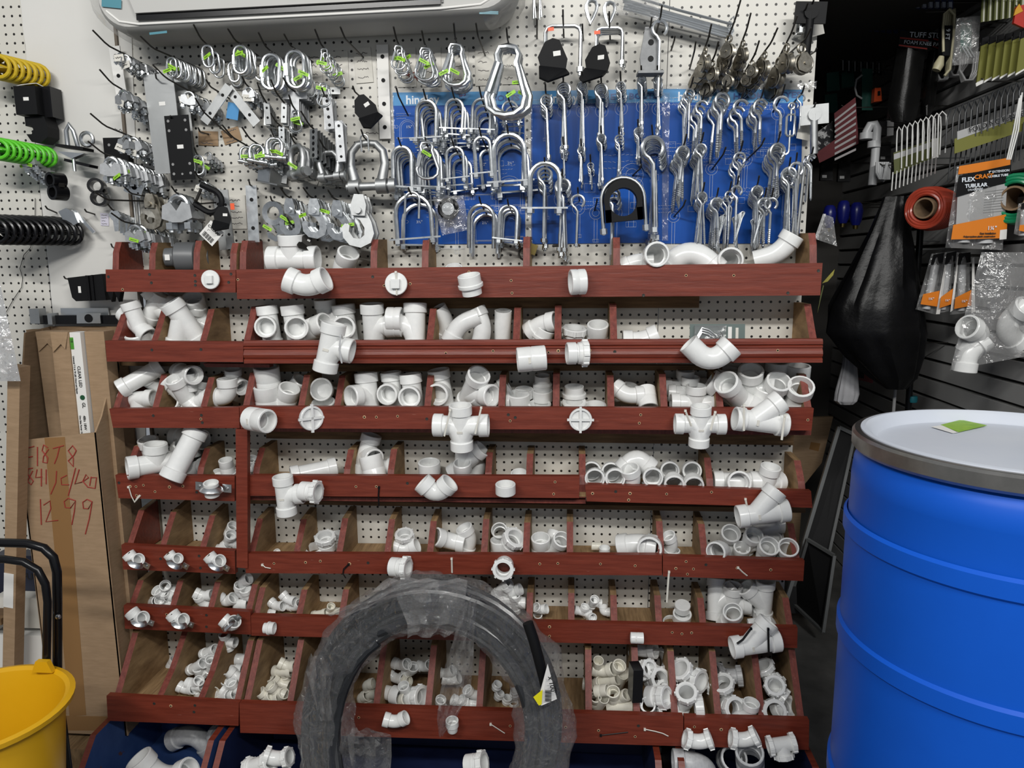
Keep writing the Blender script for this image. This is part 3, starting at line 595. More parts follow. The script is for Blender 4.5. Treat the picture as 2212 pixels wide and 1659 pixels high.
# seventh tier
f(7,'coup',372,1432,20,30,0,0,.03)
for x, y, a, k in ((425,1440,55,'teel'),(452,1408,60,'tee'),(432,1452,0,'coup'),(455,1438,20,'tee'),(450,1424,80,'e45'),(420,1482,78,'tee'),(404,1490,25,'e45'),(422,1478,0,'e45'),(433,1490,25,'pipe'),(490,1385,0,'tee')): f(7,k,x,y,24 if k != 'pipe' else 14,a,20,-10,.2 if y > 1470 else .1 if y < 1430 else .14)
for x, y, a, k in ((483,1475,-50,'tee'),(456,1498,60,'coup'),(482,1502,70,'tee'),(498,1500,20,'e45'),(512,1462,50,'e45'),(508,1488,0,'tee')): f(7,k,x,y,25,a,25,-20,.2 if y > 1480 else .13, PVCW if k == 'coup' else None)
f(7,'red',512,1447,26,90,0,0,.1); f(7,'coup',522,1425,26,90,0,0,.05)
for x, y, a, k in ((583,1470,0,'coup'),(604,1476,60,'e45'),(596,1494,70,'e45'),(575,1505,-30,'e90s'),(612,1450,80,'tee'),(608,1502,45,'coup'),(590,1508,20,'e45'),(622,1440,30,'e45')): f(7,k,x,y,25,a,25,-10,.2 if y > 1480 else .12,PVCW)
for x, y in ((655,1506),(668,1500),(790,1480),(778,1508),(796,1500)): f(7,'e90s',x,y,24,x % 90,20,0,.18,PVCW)
for x, y, a, k, d in ((868,1438,10,'e45',25),(890,1450,-20,'e45',25),(920,1442,0,'e45',24),(856,1466,30,'e45',24),(872,1472,-20,'e90s',22),(850,1500,90,'red',38),(875,1490,0,'coup',26),(865,1512,60,'e90s',30),(900,1505,70,'fad',42)): f(7,k,x,y,d,a,25,-20,.2 if y > 1480 else .12,PVCW if k == 'e90s' else None)
for x, y in ((965,1455),(975,1470),(948,1522),(995,1518),(1020,1500),(1010,1520)): f(7,'e45',x,y,24,x % 120,25,0,.2 if y > 1490 else .1)
for x, y in ((1073,1482),(1078,1502),(1095,1512),(1112,1498),(1110,1522)): f(7,'adp',x,y,20,x % 30,15,0,.16)
for x, y, a, k, d in ((1290,1440,10,'pipe',26),(1305,1450,10,'e45',30),(1330,1450,20,'tee',30),(1340,1470,15,'pipe',28),(1312,1470,60,'tee',28),(1282,1480,0,'e45',26),(1300,1492,65,'coup',26),(1325,1502,0,'coup',30),(1345,1505,40,'coup',26),(1296,1520,20,'pipe',28),(1342,1526,75,'pipe',30),(1285,1512,10,'coup',26)): f(7,k,x,y,d,a,30,-10,.21 if y > 1490 else .13,PVCW)
for x, y, a, k, d in ((1390,1405,20,'e45',34),(1422,1425,20,'trap',40),(1385,1450,0,'nut',36),(1420,1468,30,'trap',42),(1395,1445,40,'fad',34),(1425,1505,60,'trap',44),(1400,1525,0,'coup',34),(1440,1535,20,'fad',40),(1432,1490,30,'nut',36)): f(7,k,x,y,d,a,50,-10,.24 if y > 1500 else .17 if y > 1440 else .08)
f(7,'slipe',1485,1462,46,-10,40,-40,.16); f(7,'fad',1462,1452,36,40,30,0,.08); f(7,'slip45',1485,1512,42,-60,30,0,.23); f(7,'nut',1510,1528,42,84,20,0,.25); f(7,'e90s',1462,1480,38,0,20,0,.12)
f(7,'slipe',1570,1495,44,-90,30,-50,.19); f(7,'fad',1580,1530,44,20,60,0,.24); f(7,'slip45',1570,1462,38,30,30,0,.1,PVCD); f(7,'e45',1618,1542,36,-40,10,0,.25)
f(7,'slipt',1662,1462,40,0,30,-80,.15); f(7,'slipe',1668,1490,40,30,30,-50,.19); f(7,'nut',1672,1536,44,0,64,0,.25); f(7,'fad',1694,1528,42,30,50,0,.22)
f(7,'e45',855,1560,31,15,6,0,None,None,True); f(7,'red',977,1566,28,0,10,0,None,None,True); f(7,'slip45',1508,1604,36,18,6,0,None,None,True); f(7,'slip45',1608,1600,36,10,6,0,None,None,True); f(7,'slipt',1688,1608,36,100,20,180,None,None,True)
# blue floor bins
f(8,'e90l',418,1578,46,150,10,0,.12,PVCD); f(8,'coup',478,1590,48,40,60,0,.16,PVCD); f(8,'e90l',350,1694,60,-30,10,0,.36); f(8,'slipt',560,1652,40,60,20,0,.36); f(8,'slip45',600,1640,36,20,20,0,.36); f(8,'fad',1030,1650,44,70,30,0,.36)
f(8,'e90l',1530,1650,56,180,20,0,.3,PVCD); f(8,'coup',1580,1640,56,0,50,0,.26,PVCD); f(8,'coup',1620,1640,60,-10,30,0,.32,PVCD); f(8,'e90',1470,1620,30,0,10,0,.2,PVCD)
flush_fits()
# ---------------------------------------------------------------- small hardware prototypes (unit: height of the item = 1, hung at the origin, hanging down -Z)
def hexnut(m, c, r, h, axis='z', mi=0):
    T = X4.Translation(V(c)) @ (X4.Rotation(pi/2, 4, 'Y') if axis == 'x' else X4.Identity(4)); return m.lathe([(r, -h/2), (r, h/2)], 6, T, mi)
def oval(w, h, r, n=9):                   # closed loop, top at z = 0
    a, b = w/2-r, h-r
    return arc((0, 0, -w/2), a, 0, 180, n) + arc((0, 0, -h+w/2), a, 180, 360, n)
def hw(kind):
    m = M(); ex = []
    if kind == 'link':                    # quick link with a screw sleeve
        m.tube(oval(.56, 1, .055), .055, 8, True); s = M(); hexnut(s, (-.225, 0, -.52), .085, .3); ex.append(('sleeve', s))
    elif kind == 'snap':                  # pear-shaped spring snap
        p = [V((x, 0, z)) for x, z in ((0, -.05), (.11, -.08), (.15, -.17), (.13, -.27), (.2, -.5), (.27, -.72), (.24, -.86), (.13, -.94), (0, -.96), (-.13, -.94), (-.24, -.86), (-.27, -.72), (-.2, -.5), (-.13, -.27), (-.15, -.17), (-.11, -.08))]
        m.tube(p, .042, 8, True); s = M(); s.tube([V((-.13, -.0, -.27)), V((-.25, 0, -.66))], .055, 8); ex.append(('gate', s))
    elif kind[:4] == 'ubol':              # u-bolt, plate and two nuts; width from the key
        w = float(kind[4:]); r = .05; h = w/2
        m.tube([V((-h, 0, -1)), V((-h, 0, -.5))] + list(reversed(arc((0, 0, -h), h, 0, 180, 10))) + [V((h, 0, -.5)), V((h, 0, -1))], r, 8)
        s = M(); s.bar((0, -.01, -.86), 2*h+.34, .10, .035, ry=RNG.uniform(-5, 5)); ex.append(('plate', s))
        for x in (-h, h): s = M(); hexnut(s, (x, 0, -.92), .095, .085); ex.append(('nut', s))
    elif kind[:4] == 'ubar':              # bare u-bolt
        w = float(kind[4:]); h = w/2; m.tube([V((-h, 0, -1)), V((-h, 0, -.5))] + list(reversed(arc((0, 0, -h), h, 0, 180, 10))) + [V((h, 0, -.5)), V((h, 0, -1))], .05, 8)
    elif kind[:3] == 'sqb':               # square u-bolt
        w = float(kind[3:]); h = w/2; c = .13
        m.tube([V((-h, 0, -1)), V((-h, 0, -c)), V((-h+c*.3, 0, -c*.3)), V((-h+c, 0, 0)), V((h-c, 0, 0)), V((h-c*.3, 0, -c*.3)), V((h, 0, -c)), V((h, 0, -1))], .045, 8)
        for x in (-h, h): s = M(); hexnut(s, (x, 0, -.88), .085, .1); ex.append(('nut', s))
    elif kind[:3] in ('eye', 'scr', 'hok', 'eyt'):   # eye bolt / screw eye / screw hook; eye diameter from the key
        d = float(kind[3:])*1.22; r = d*.095; R = d/2-r; c = V((0, 0, -d/2))
        if kind[:3] == 'hok': loop = arc(c, R, 20, 250, 14)
        else: loop = arc(c, R, -50, 245, 16)
        loop = loop + [V((0, 0, -d*1.12)), V((0, 0, -d*1.4))]
        if kind[:3] == 'eye': m.tube(loop + [V((0, 0, -1))], r, 8); s = M(); hexnut(s, (0, 0, -.955), r*1.9, .05); ex.append(('nut', s))
        elif kind[:3] == 'eyt': m.tube(loop + [V((0, 0, -1))], r, 8)
        else:
            p = list(loop); rad = [r]*len(p); z = -d*1.4; k = 0; z1 = -(.5+d*.4)
            if z > z1: p.append(V((0, 0, z1))); rad.append(r*1.05); z = z1
            while z > -.93: z -= .02; k += 1; p.append(V((0, 0, z))); rad.append(r*(1.12 if k % 2 else .82)); 
            p.append(V((0, 0, -1))); rad.append(r*.1); m.tube(p, rad, 8)
    elif kind == 'clip':                  # wire rope clip: u-bolt through a saddle
        m.tube([V((-.24, 0, -.95)), V((-.24, 0, -.3))] + list(reversed(arc((0, 0, -.3), .24, 0, 180, 8))) + [V((.24, 0, -.3)), V((.24, 0, -.95))], .075, 8)
        s = M(); s.prism([V((x, -.17, z)) for x, z in ((-.40, -.62), (-.36, -.30), (-.16, -.22), (0, -.44), (.16, -.22), (.36, -.30), (.40, -.62), (.12, -.72), (-.12, -.72))], (0, .34, 0)); ex.append(('saddle', s))
        for x in (-.24, .24): s = M(); hexnut(s, (x, 0, -.80), .155, .16); ex.append(('nut', s))
    elif kind == 'shackle':
        p = [V((-.26, 0, -.86)), V((-.27, 0, -.7)), V((-.33, 0, -.45)), V((-.3, 0, -.22)), V((-.17, 0, -.08)), V((0, 0, -.06)), V((.17, 0, -.08)), V((.3, 0, -.22)), V((.33, 0, -.45)), V((.27, 0, -.7)), V((.26, 0, -.86))]
        m.tube(p, [.11, .1, .085, .075, .07, .07, .07, .075, .085, .1, .11], 10)
        for x in (-.26, .26): m.lathe([(.15, -.1), (.15, .1)], 14, X4.Translation((x, 0, -.85)) @ X4.Rotation(pi/2, 4, 'Y'))
        s = M(); s.lathe([(.08, -.42), (.08, .40), (.14, .40), (.14, .52), (0, .52)], 12, X4.Translation((0, 0, -.85)) @ X4.Rotation(pi/2, 4, 'Y')); ex.append(('pin', s))
    elif kind == 'grab':                  # clevis grab hook: plate hook under a clevis
        out = [V((x, -.06, z)) for x, z in ((-.12, -.28), (.12, -.28), (.24, -.5), (.30, -.72), (.24, -.9), (.05, -1), (-.17, -.96), (-.30, -.82), (-.33, -.62), (-.27, -.55), (-.18, -.58), (-.19, -.70), (-.10, -.82), (.02, -.84), (.11, -.76), (.11, -.62), (.02, -.48), (-.12, -.40))]
        m.prism(out, (0, .12, 0)); s = M()
        for y in (-.14, .10): s.prism([V((x, y, z)) for x, z in ((-.13, -.40), (-.15, -.2), (-.09, 0), (.09, 0), (.15, -.2), (.13, -.40))], (0, .05, 0))
        s.lathe([(.07, -.2), (.07, .2)], 10, X4.Translation((0, 0, -.30)) @ X4.Rotation(pi/2, 4, 'X')); ex.append(('clevis', s))
    elif kind == 'swivelhook':
        m.lathe([(.17, -.05), (.30, -.07), (.30, .07), (.17, .05)], 18, X4.Translation((0, 0, -.3)) @ X4.Rotation(pi/2, 4, 'X'), 0, True)
        m.prism([V((x, -.05, z)) for x, z in ((-.1, -.55), (.1, -.55), (.26, -.75), (.22, -.95), (0, -1), (-.2, -.9), (-.22, -.75), (-.12, -.78), (0, -.88), (.08, -.8))], (0, .1, 0))
    elif kind == 'pulley':
        m.lathe([(.10, -.05), (.30, -.12), (.33, -.1), (.25, -.02), (.25, .02), (.33, .1), (.30, .12), (.1, .05)], 20, X4.Translation((0, 0, -.66)) @ X4.Rotation(pi/2, 4, 'X'), 0, True)
        s = M()
        for y in (-.17, .14): s.prism([V((x, y, z)) for x, z in ((-.09, -.34), (.09, -.34), (.26, -.62), (.22, -.85), (0, -.95), (-.22, -.85), (-.26, -.62))], (0, .03, 0))
        s.lathe([(.05, -.22), (.05, .22)], 10, X4.Translation((0, 0, -.66)) @ X4.Rotation(pi/2, 4, 'X')); ex.append(('side_plates', s))
        s = M(); s.tube(arc((0, 0, -.18), .13, 0, 360, 14)[:-1], .045, 7, True); s.tube([V((0, 0, -.31)), V((0, 0, -.42))], .06, 7); ex.append(('swivel_eye', s))
    elif kind == 'thimble':
        p = [V((x, 0, z)) for x, z in ((0, -.03), (.16, -.08), (.24, -.24), (.22, -.42), (.10, -.75), (0, -.98), (-.10, -.75), (-.22, -.42), (-.24, -.24), (-.16, -.08))]; m.tube(p, .05, 8, True, flat=1.8)
    elif kind[:5] == 'strap':             # flat bar with punched holes: width, number of holes
        wd, nh = float(kind[5:9]), int(kind[9:]); m.prism([V((x, -.012, z)) for x, z in ((-wd/2, -1), (wd/2, -1), (wd/2, 0), (-wd/2, 0))], (0, .024, 0))
        for i in range(nh): s = M(); s.lathe([(wd*.17, -.004), (wd*.17, .004)], 12, X4.Translation((0, -.0145, -(i+.5)/nh)) @ X4.Rotation(pi/2, 4, 'X')); ex.append(('screw_hole', s))
    elif kind == 'lbr':                   # corner brace
        m.prism([V((-.15, 0, 0)), V((.15, 0, 0)), V((.15, 0, -1)), V((-.15, 0, -1))], (0, .05, 0)); m.prism([V((-.15, .05, -.95)), V((.15, .05, -.95)), V((.15, .05, -1)), V((-.15, .05, -1))], (0, .6, .0))
        for z in (-.25, -.7): s = M(); s.lathe([(.06, -.004), (.06, .004)], 10, X4.Translation((0, -.003, z)) @ X4.Rotation(pi/2, 4, 'X')); ex.append(('screw_hole', s))
    elif kind == 'tplate':
        m.prism([V((x, -.01, z)) for x, z in ((-.5, 0), (.5, 0), (.5, -.28), (.17, -.28), (.17, -1), (-.17, -1), (-.17, -.28), (-.5, -.28))], (0, .03, 0))
    elif kind == 'pins':                  # cotter pin: long flat loop
        m.tube([V((-.012, 0, -.98)), V((-.022, 0, -.2))] + list(reversed(arc((0, 0, -.07), .055, 20, 160, 7)))[::1] + [V((.022, 0, -.2)), V((.012, 0, -1))], .018, 6)
    elif kind == 'turnb':
        m.tube([V((-.05, 0, -.22)), V((-.075, 0, -.26)), V((-.075, 0, -.56)), V((-.05, 0, -.60)), V((.05, 0, -.60)), V((.075, 0, -.56)), V((.075, 0, -.26)), V((.05, 0, -.22))], .024, 7, True)
        s = M(); s.tube(arc((0, 0, -.07), .055, 0, 360, 12)[:-1], .02, 7, True); s.tube([V((0, 0, -.12)), V((0, 0, -.34))], .02, 7); ex.append(('eye_end', s))
        s = M(); s.tube([V((0, 0, -.5)), V((0, 0, -.82))] + arc((-.07, 0, -.86), .07, 0, -200, 9), .02, 7); ex.append(('hook_end', s))
    elif kind == 'lag':                   # dark bolt with a square plate under its head
        m.tube([V((0, 0, -.15)), V((0, 0, -1))], .085, 10); s = M(); s.bar((0, 0, -.16), .62, .05, .42); s.lathe([(.14, -.04), (.14, .04)], 14, X4.Translation((0, -.04, -.16)) @ X4.Rotation(pi/2, 4, 'X')); ex.append(('square_plate', s))
    elif kind == 'rod': m.tube([V((0, 0, 0)), V((0, 0, -1))], .022, 8)
    elif kind == 'strut':                 # formed metal bracket with holes
        m.prism([V((x, -.05, z)) for x, z in ((-.1, 0), (.06, 0), (.18, -.25), (.18, -.88), (-.16, -.88), (-.2, -.6))], (0, .06, 0)); s = M(); s.bar((0, -.12, -.93), .52, .3, .05); ex.append(('foot_plate', s))
        for z in (-.3, -.62): s = M(); s.lathe([(.06, -.004), (.06, .004)], 12, X4.Translation((.02, -.054, z)) @ X4.Rotation(pi/2, 4, 'X')); ex.append(('bolt_hole', s))
    elif kind == 'hsaddle':               # black folded bracket
        m.prism([V((x, -.05, z)) for x, z in ((-.05, 0), (.10, -.02), (.32, -.40), (.30, -.62), (.1, -.70), (-.26, -.62), (-.34, -.42), (-.22, -.1))], (0, .06, 0))
        s = M(); s.prism([V((x, y, z)) for x, y, z in ((-.30, -.05, -.60), (.30, -.05, -.60), (.34, -.4, -.78), (-.12, -.45, -1), (-.3, -.3, -.9))], (0, .05, -.03)); ex.append(('folded_lip', s))
        s = M(); s.prism([V((x, -.06, z)) for x, z in ((-.02, -.28), (.14, -.24), (.16, -.34), (0, -.38))], (0, .008, 0)); ex.append(('price_sticker', s))
    elif kind == 'latch':                 # chrome strike
        m.prism([V((x, 0, z)) for x, z in ((-.3, -.2), (-.1, 0), (.2, -.05), (.34, -.3), (.2, -.4), (.1, -1), (-.1, -1), (-.1, -.5))], (0, .12, 0))
    return [('body', m)] + ex
MATOF = {'saddle': PLATE, 'clevis': GALV, 'price_sticker': LABEL, 'screw_hole': BLKM, 'bolt_hole': BLKM, 'side_plates': NICK}
def hput(kind, name, mt, mtx, **k):
    key = ('h', kind, mt.name)
    if key not in PROTO:
        PROTO[key] = [(n, m.mesh(n, [MATOF.get(n, mt) if n in ('price_sticker', 'screw_hole', 'bolt_hole', 'saddle') else mt])) for n, m in hw(kind)]
    return put(key, None, None, name, mtx, **k)
HN = [0]
def hook(tip, base, L=.17, r=.0024, label=None, up=.13):
    """steel peg hook: wall plate, straight arm, upturned end; the two ends are given by photo pixels"""
    a, b = P(*base, .003), P(*tip, L); e = b.lerp(a, .22); e.z -= up*L*.6
    m = M(); m.tube([a+V((0, .012, .0)), a, a.lerp(e, .5), e, e.lerp(b, .3)+V((0, 0, -.002)), b], r, 7)
    HN[0] += 1
    obj('peg_hook', m, HOOK, label=label, cat='hook', group='wire peg hooks on the pegboard')
    return a, e, b
TAGM = {}
def paper(kind, p, w, h, mt, ry=0, lab='', cat='tag', lines=0, ink=INK, rx=0, rz=0, grp=None, name='paper_tag'):
    """small flat card of real thickness with scribbled lines as one part"""
    o = obj(name, M().box(-w/2, w/2, -.0004, .0004, -h/2, h/2), mt, mtx=at(p, rot(rx, ry, rz)), smooth=False, label=lab, cat=cat, group=grp)
    if lines:
        m = M(); rn = random.Random(int(p.x*9999+p.z*777))
        for i in range(lines):
            z = h*(.34-.68*i/max(1, lines-1)) if lines > 1 else 0; x = -w*.36; pts = []
            e = w*rn.uniform(.1, .38)
            while x < e: pts.append(V((x, -.0009, z+rn.uniform(-.4, .4)*h*.30/lines))); x += w*.05
            if len(pts) > 1: m.tube(pts, max(.0007, w*.018), 4)
        obj('handwriting', m, ink, o, smooth=False)
    return o
def stack(tip, base, kind, n, hpx, where, noun, mt=ZINC, L=.17, t0=.74, t1=.12, cat='fastener', jit=10, sw=5, tags=0, tagm=GREEN, hk=True, face=0, w8=None, rx=0, top=0):
    """n items one behind another on a peg hook; hpx = height of the front one in photo pixels"""
    if hk: a, e, b = hook(tip, base, L, label='peg hook for the %ss %s' % (noun, where))
    else:
        a, b = P(*base, .003), P(*tip, L); e = b.lerp(a, .22)
    rn = random.Random(int(tip[0]*31+tip[1])); f = V((0, 0, 0))
    for i in range(n):
        t = t0 + (t1-t0)*(i/max(1, n-1)) if n > 1 else t0
        p = a.lerp(e, t/.78 if t < .78 else 1.0); p = p + V((0, 0, top))
        s = hpx/pix(a.lerp(e, t0))*rn.uniform(.96, 1.03)
        R = rot(rx+rn.uniform(-4, 4), rn.uniform(-sw, sw), face+rn.uniform(-jit, jit))
        nm = ORD[i] if n > 1 else ''
        if n > 1 and i == n-1: nm = 'rearmost'
        hput(kind, noun.replace(' ', '_').replace('-', '_'), mt, at(p, R, s), label=(nm+' '+noun+' '+where).strip(), cat=cat, group='%ss %s' % (noun, where) if n > 1 else None)
        if i < tags:
            q = p + V((rn.uniform(-.3, .3)*s, -.004-.1*s, -s*rn.uniform(.25, .75)))
            paper('tag', q, .028, .009 if tagm is GREEN else .018, tagm, rn.uniform(-35, 35), '%s tag, %s %s' % ((nm + ' ' + ('green' if tagm is GREEN else 'white')).strip(), noun, where), 'tag', 1, BINK, grp='paper tags on the %ss %s' % (noun, where), rz=rn.uniform(-25, 25), name='price_tag')
# ---------------------------------------------------------------- blue sample charts
def chart(tl, tr, br, bl, name_label, title, tx, cells, hx=None, brand='hindley', bx=.03):
    o = P(*bl, .004); c = [P(x, y, .004)-o for x, y in (tl, tr, br, bl)]
    k = thing('sample_chart', loc=o, label=name_label, cat='chart', group='blue fastener charts')
    obj('sheet', M().prism([c[0], c[1], c[2], c[3]], (0, .002, 0)), CBLUE, k, smooth=False)
    def q(u, v, dy=0): return (c[0].lerp(c[1], u)).lerp(c[3].lerp(c[2], u), v) + V((0, -dy, 0))
    hb_ = obj('header_band', M().prism([q(0, 0, .0006), q(1, 0, .0006), q(1, .085, .0006), q(0, .085, .0006)], (0, .0006, 0)), CSKY, k, smooth=False)
    W = (c[1]-c[0]).length; H = (c[3]-c[0]).length
    text('heading_text', brand, q(bx+.07, .075, .0012), .034, CWHITE, hb_, bold=.0008)
    text('heading_text', title, q(tx, .062, .0012), .022, CNAVY, hb_, bold=.0006, sx=1.25)
    ln = M(); rn = random.Random(int(tl[0]))
    for (px, py, kind, sz) in cells:
        p = P(px, py, .0045)-o; s = sz/pix(P(px, py, 0)); r = .00035; y = -.0006
        def T(pts): ln.tube([p + V((x*s, y, z*s)) for x, z in pts], r, 4)
        if kind == 'u':
            for w in (.42, .34): T([(-w, -1), (-w, -.35)] + [(w*cos(a*pi/8), -.35+w*sin(a*pi/8)) for a in range(8, -1, -1)] + [(w, -.35), (w, -1)])
            T([(-.6, -.8), (.6, -.8)]); T([(-.6, -.83), (.6, -.83)])
            for x in (-.38, .38): T([(x-.09, -.85), (x+.09, -.85), (x+.09, -.97), (x-.09, -.97), (x-.09, -.85)])
        else:
            T([(.22*cos(a*pi/8), .22*sin(a*pi/8)) for a in range(17)]); T([(.12*cos(a*pi/8), .12*sin(a*pi/8)) for a in range(17)])
            T([(-.05, -.22), (-.05, -1)]); T([(.05, -.22), (.05, -1)])
            if kind == 'e': T([(-.1, -.9), (.1, -.9), (.1, -1), (-.1, -1), (-.1, -.9)])
            else: T([(-.05, -1), (0, -1.12), (.05, -1)])
        T([(.5, .35), (.75, .35), (.75, .15), (.5, .15), (.5, .35)])
        for j in range(3):
            x = -.55; z = .38-.12*j; 
            while x < .15-.1*j: T([(x, z), (x+.06, z+rn.uniform(-.02, .02))]); x += .085
    obj('printed_pattern', ln, CWHITE, k, smooth=False)
    return k, o
k, o = chart((848, 200), (1132, 197), (1135, 526), (860, 528), 'blue u-bolt chart with printed outlines, left of the black bracket', 'U-BOLTS', .68,
      [(880, 262, 'u', 42), (920, 262, 'u', 36), (990, 262, 'u', 36), (1045, 262, 'u', 34), (1100, 260, 'u', 30), (890, 352, 'u', 55), (985, 372, 'u', 60), (1043, 370, 'u', 60), (1100, 385, 'u', 70), (960, 478, 'u', 70), (1048, 470, 'u', 60), (1100, 470, 'u', 50)])
for b, x, y in (('1\u00be"', 884, 277), ('2"', 1047, 358), ('2\u00bd"', 1103, 355), ('3\u00bd"', 906, 482), ('2\u00bd"', 1048, 484)):
    text('size_text', b, P(x, y, .0055)-o, .011, CWHITE, k, align='CENTER')
    ar = M()
    for s in (-1, 1):
        p = P(x+s*26, y-3, .005)-o; ar.tube([p+V((s*.006, 0, -.004)), p+V((s*.006, 0, .004)), p+V((0, 0, .004)), p+V((-s*.004, 0, 0)), p+V((0, 0, -.004)), p+V((s*.006, 0, -.004))], .0004, 4)
    obj('size_arrows', ar, CWHITE, k, smooth=False)
text('pen_note', '#3', P(992, 210, .0058)-o, .02, mat('purple_pen', (.16, .03, .12), .6), k, ry=-12)
chart((1147, 197), (1434, 192), (1432, 524), (1148, 527), 'blue eye bolt chart between the u-bolt and hook charts', 'EYE BOLTS', .60,
      [(x, y, 'e', 62) for x, y in ((1180, 240), (1218, 240), (1258, 240), (1300, 240), (1342, 235), (1388, 230), (1422, 235), (1180, 410), (1250, 450), (1287, 460), (1330, 460), (1375, 400), (1412, 330))] + [(1365, 378, 'e', 110), (1217, 430, 'e', 90)])
chart((1434, 192), (1735, 194), (1727, 526), (1432, 526), 'blue hooks and eyes chart at the right end of the pegboard', 'HOOKS & EYES', .50,
      [(x, y, 's', 62) for x, y in ((1480, 235), (1510, 245), (1555, 240), (1590, 245), (1630, 245), (1680, 245), (1475, 335), (1513, 330), (1600, 350), (1670, 335), (1695, 400), (1560, 450), (1640, 430))] + [(1537, 365, 's', 58), (1612, 345, 's', 58), (1455, 467, 's', 60)], bx=.03)
for i, (a, b, c2, d) in enumerate((((1432, 180), (1765, 175), (1762, 193), (1433, 193)), ((1136, 190), (1150, 190), (1150, 530), (1137, 530)), ((1430, 200), (1447, 200), (1443, 520), (1430, 520)), ((838, 200), (850, 200), (860, 530), (850, 530)))):
    o = P(*d, .008); q = [P(x, y, .008)-o for x, y in (a, b, c2, d)]; m = M()
    nu, nv = (24, 4) if i == 0 else (4, 30); rn = random.Random(i)
    vs = [q[0].lerp(q[1], u/nu).lerp(q[3].lerp(q[2], u/nu), v/nv)+V((0, rn.uniform(-.004, .003), 0)) for v in range(nv+1) for u in range(nu+1)]
    m.add(vs, [(v*(nu+1)+u, v*(nu+1)+u+1, (v+1)*(nu+1)+u+1, (v+1)*(nu+1)+u) for v in range(nv) for u in range(nu)])
    obj('clear_film_strip', m, FILM, loc=o, label=['wrinkled clear film strip above the hooks and eyes chart', 'clear film strip between the first and second blue charts', 'clear film strip where second and third blue charts meet', 'clear film strip along the left edge of the u-bolt chart'][i], cat='film')
# ---------------------------------------------------------------- stacks on the u-bolt chart
U = 'on u-bolt chart, '
hook((856, 190), (882, 250), .11, label='empty peg hook at the top left of the u-bolt chart')
CH = dict(L=.11, cat='u-bolt')
stack((914, 192), (942, 262), 'ubol.50', 6, 86, U+'top row, first stack', 'u-bolt', **CH); stack((975, 188), (1003, 262), 'ubol.52', 5, 72, U+'top row, second stack', 'u-bolt', **CH)
stack((1035, 187), (1058, 262), 'ubol.56', 4, 70, U+'top row, third stack', 'u-bolt', **CH); stack((1096, 200), (1112, 246), 'ubol.62', 3, 50, U+'top row under the big snap', 'u-bolt', **CH)
stack((860, 297), (890, 350), 'ubol.42', 6, 95, U+'middle row, first stack', 'u-bolt', **CH); stack((918, 297), (945, 356), 'ubol.46', 5, 92, U+'middle row, behind the spring snap', 'u-bolt', **CH)
stack((914, 288), (940, 340), 'snap', 1, 82, 'on the u-bolt chart, middle row', 'spring snap with green tag', L=.15, hk=False, tags=1)
stack((975, 297), (1000, 350), 'ubol.50', 3, 76, U+'middle row, third stack', 'u-bolt', **CH); stack((1035, 275), (1055, 330), 'ubol.40', 2, 88, U+'middle row, fourth stack', 'u-bolt', **CH)
stack((1095, 270), (1107, 322), 'ubol.58', 3, 112, U+'middle row, right end', 'u-bolt', **CH)
stack((882, 405), (912, 445), 'ubol.72', 2, 102, U+'bottom row, left', 'large u-bolt', **CH); stack((885, 406), (908, 440), 'ubar.55', 1, 56, U+'bottom row, inside the large pair', 'small bare u-bolt', L=.12, hk=False, cat='u-bolt')
stack((1035, 425), (1055, 468), 'ubar.62', 3, 92, U+'bottom row, centre', 'bare u-bolt', **CH); stack((1096, 430), (1108, 462), 'ubol.46', 3, 80, U+'bottom row, right end', 'u-bolt', **CH)
# ring in a clear bag
t = thing('bagged_clamp', loc=P(968, 432, .05), label='black and chrome ring clamp in a clear bag on the u-bolt chart', cat='clamp')
obj('clamp_ring', M().tube(arc((0, 0, -.025), .024, 0, 360, 24)[:-1], .008, 8, True), BLK, t); obj('chrome_core', M().lathe([(.016, -.006), (.018, .006)], 18, X4.Translation((0, 0, -.025)) @ X4.Rotation(pi/2, 4, 'X')), ZINC, t)
def bag(parent, name, pts, th=.02, mt=None, nu=10, nv=12, seed=1, wr=.006):
    """sealed clear bag: two wrinkled sheets joined at the rim; pts = TL TR BR BL in local space"""
    q = [V(p) for p in pts]; rn = random.Random(seed); m = M(); idx = []
    for side in (-1, 1):
        vs = []
        for v in range(nv+1):
            for u in range(nu+1):
                p = q[0].lerp(q[1], u/nu).lerp(q[3].lerp(q[2], u/nu), v/nv); e = min(u, nu-u, v, nv-v)
                b = sin(pi*u/nu)*sin(pi*min(1, (v/nv)*.9+.1)); p = p + V((0, side*(th*b) + (rn.uniform(-wr, wr) if e > 0 else 0), 0)); vs.append(p)
        m.add(vs, [(v*(nu+1)+u, v*(nu+1)+u+1, (v+1)*(nu+1)+u+1, (v+1)*(nu+1)+u) for v in range(nv) for u in range(nu)])
    return obj(name, m, mt or FILM, parent)
bag(t, 'clear_bag', [(-.045, 0, .01), (.045, 0, .012), (.06, 0, -.085), (-.02, 0, -.10)], .012, seed=4)
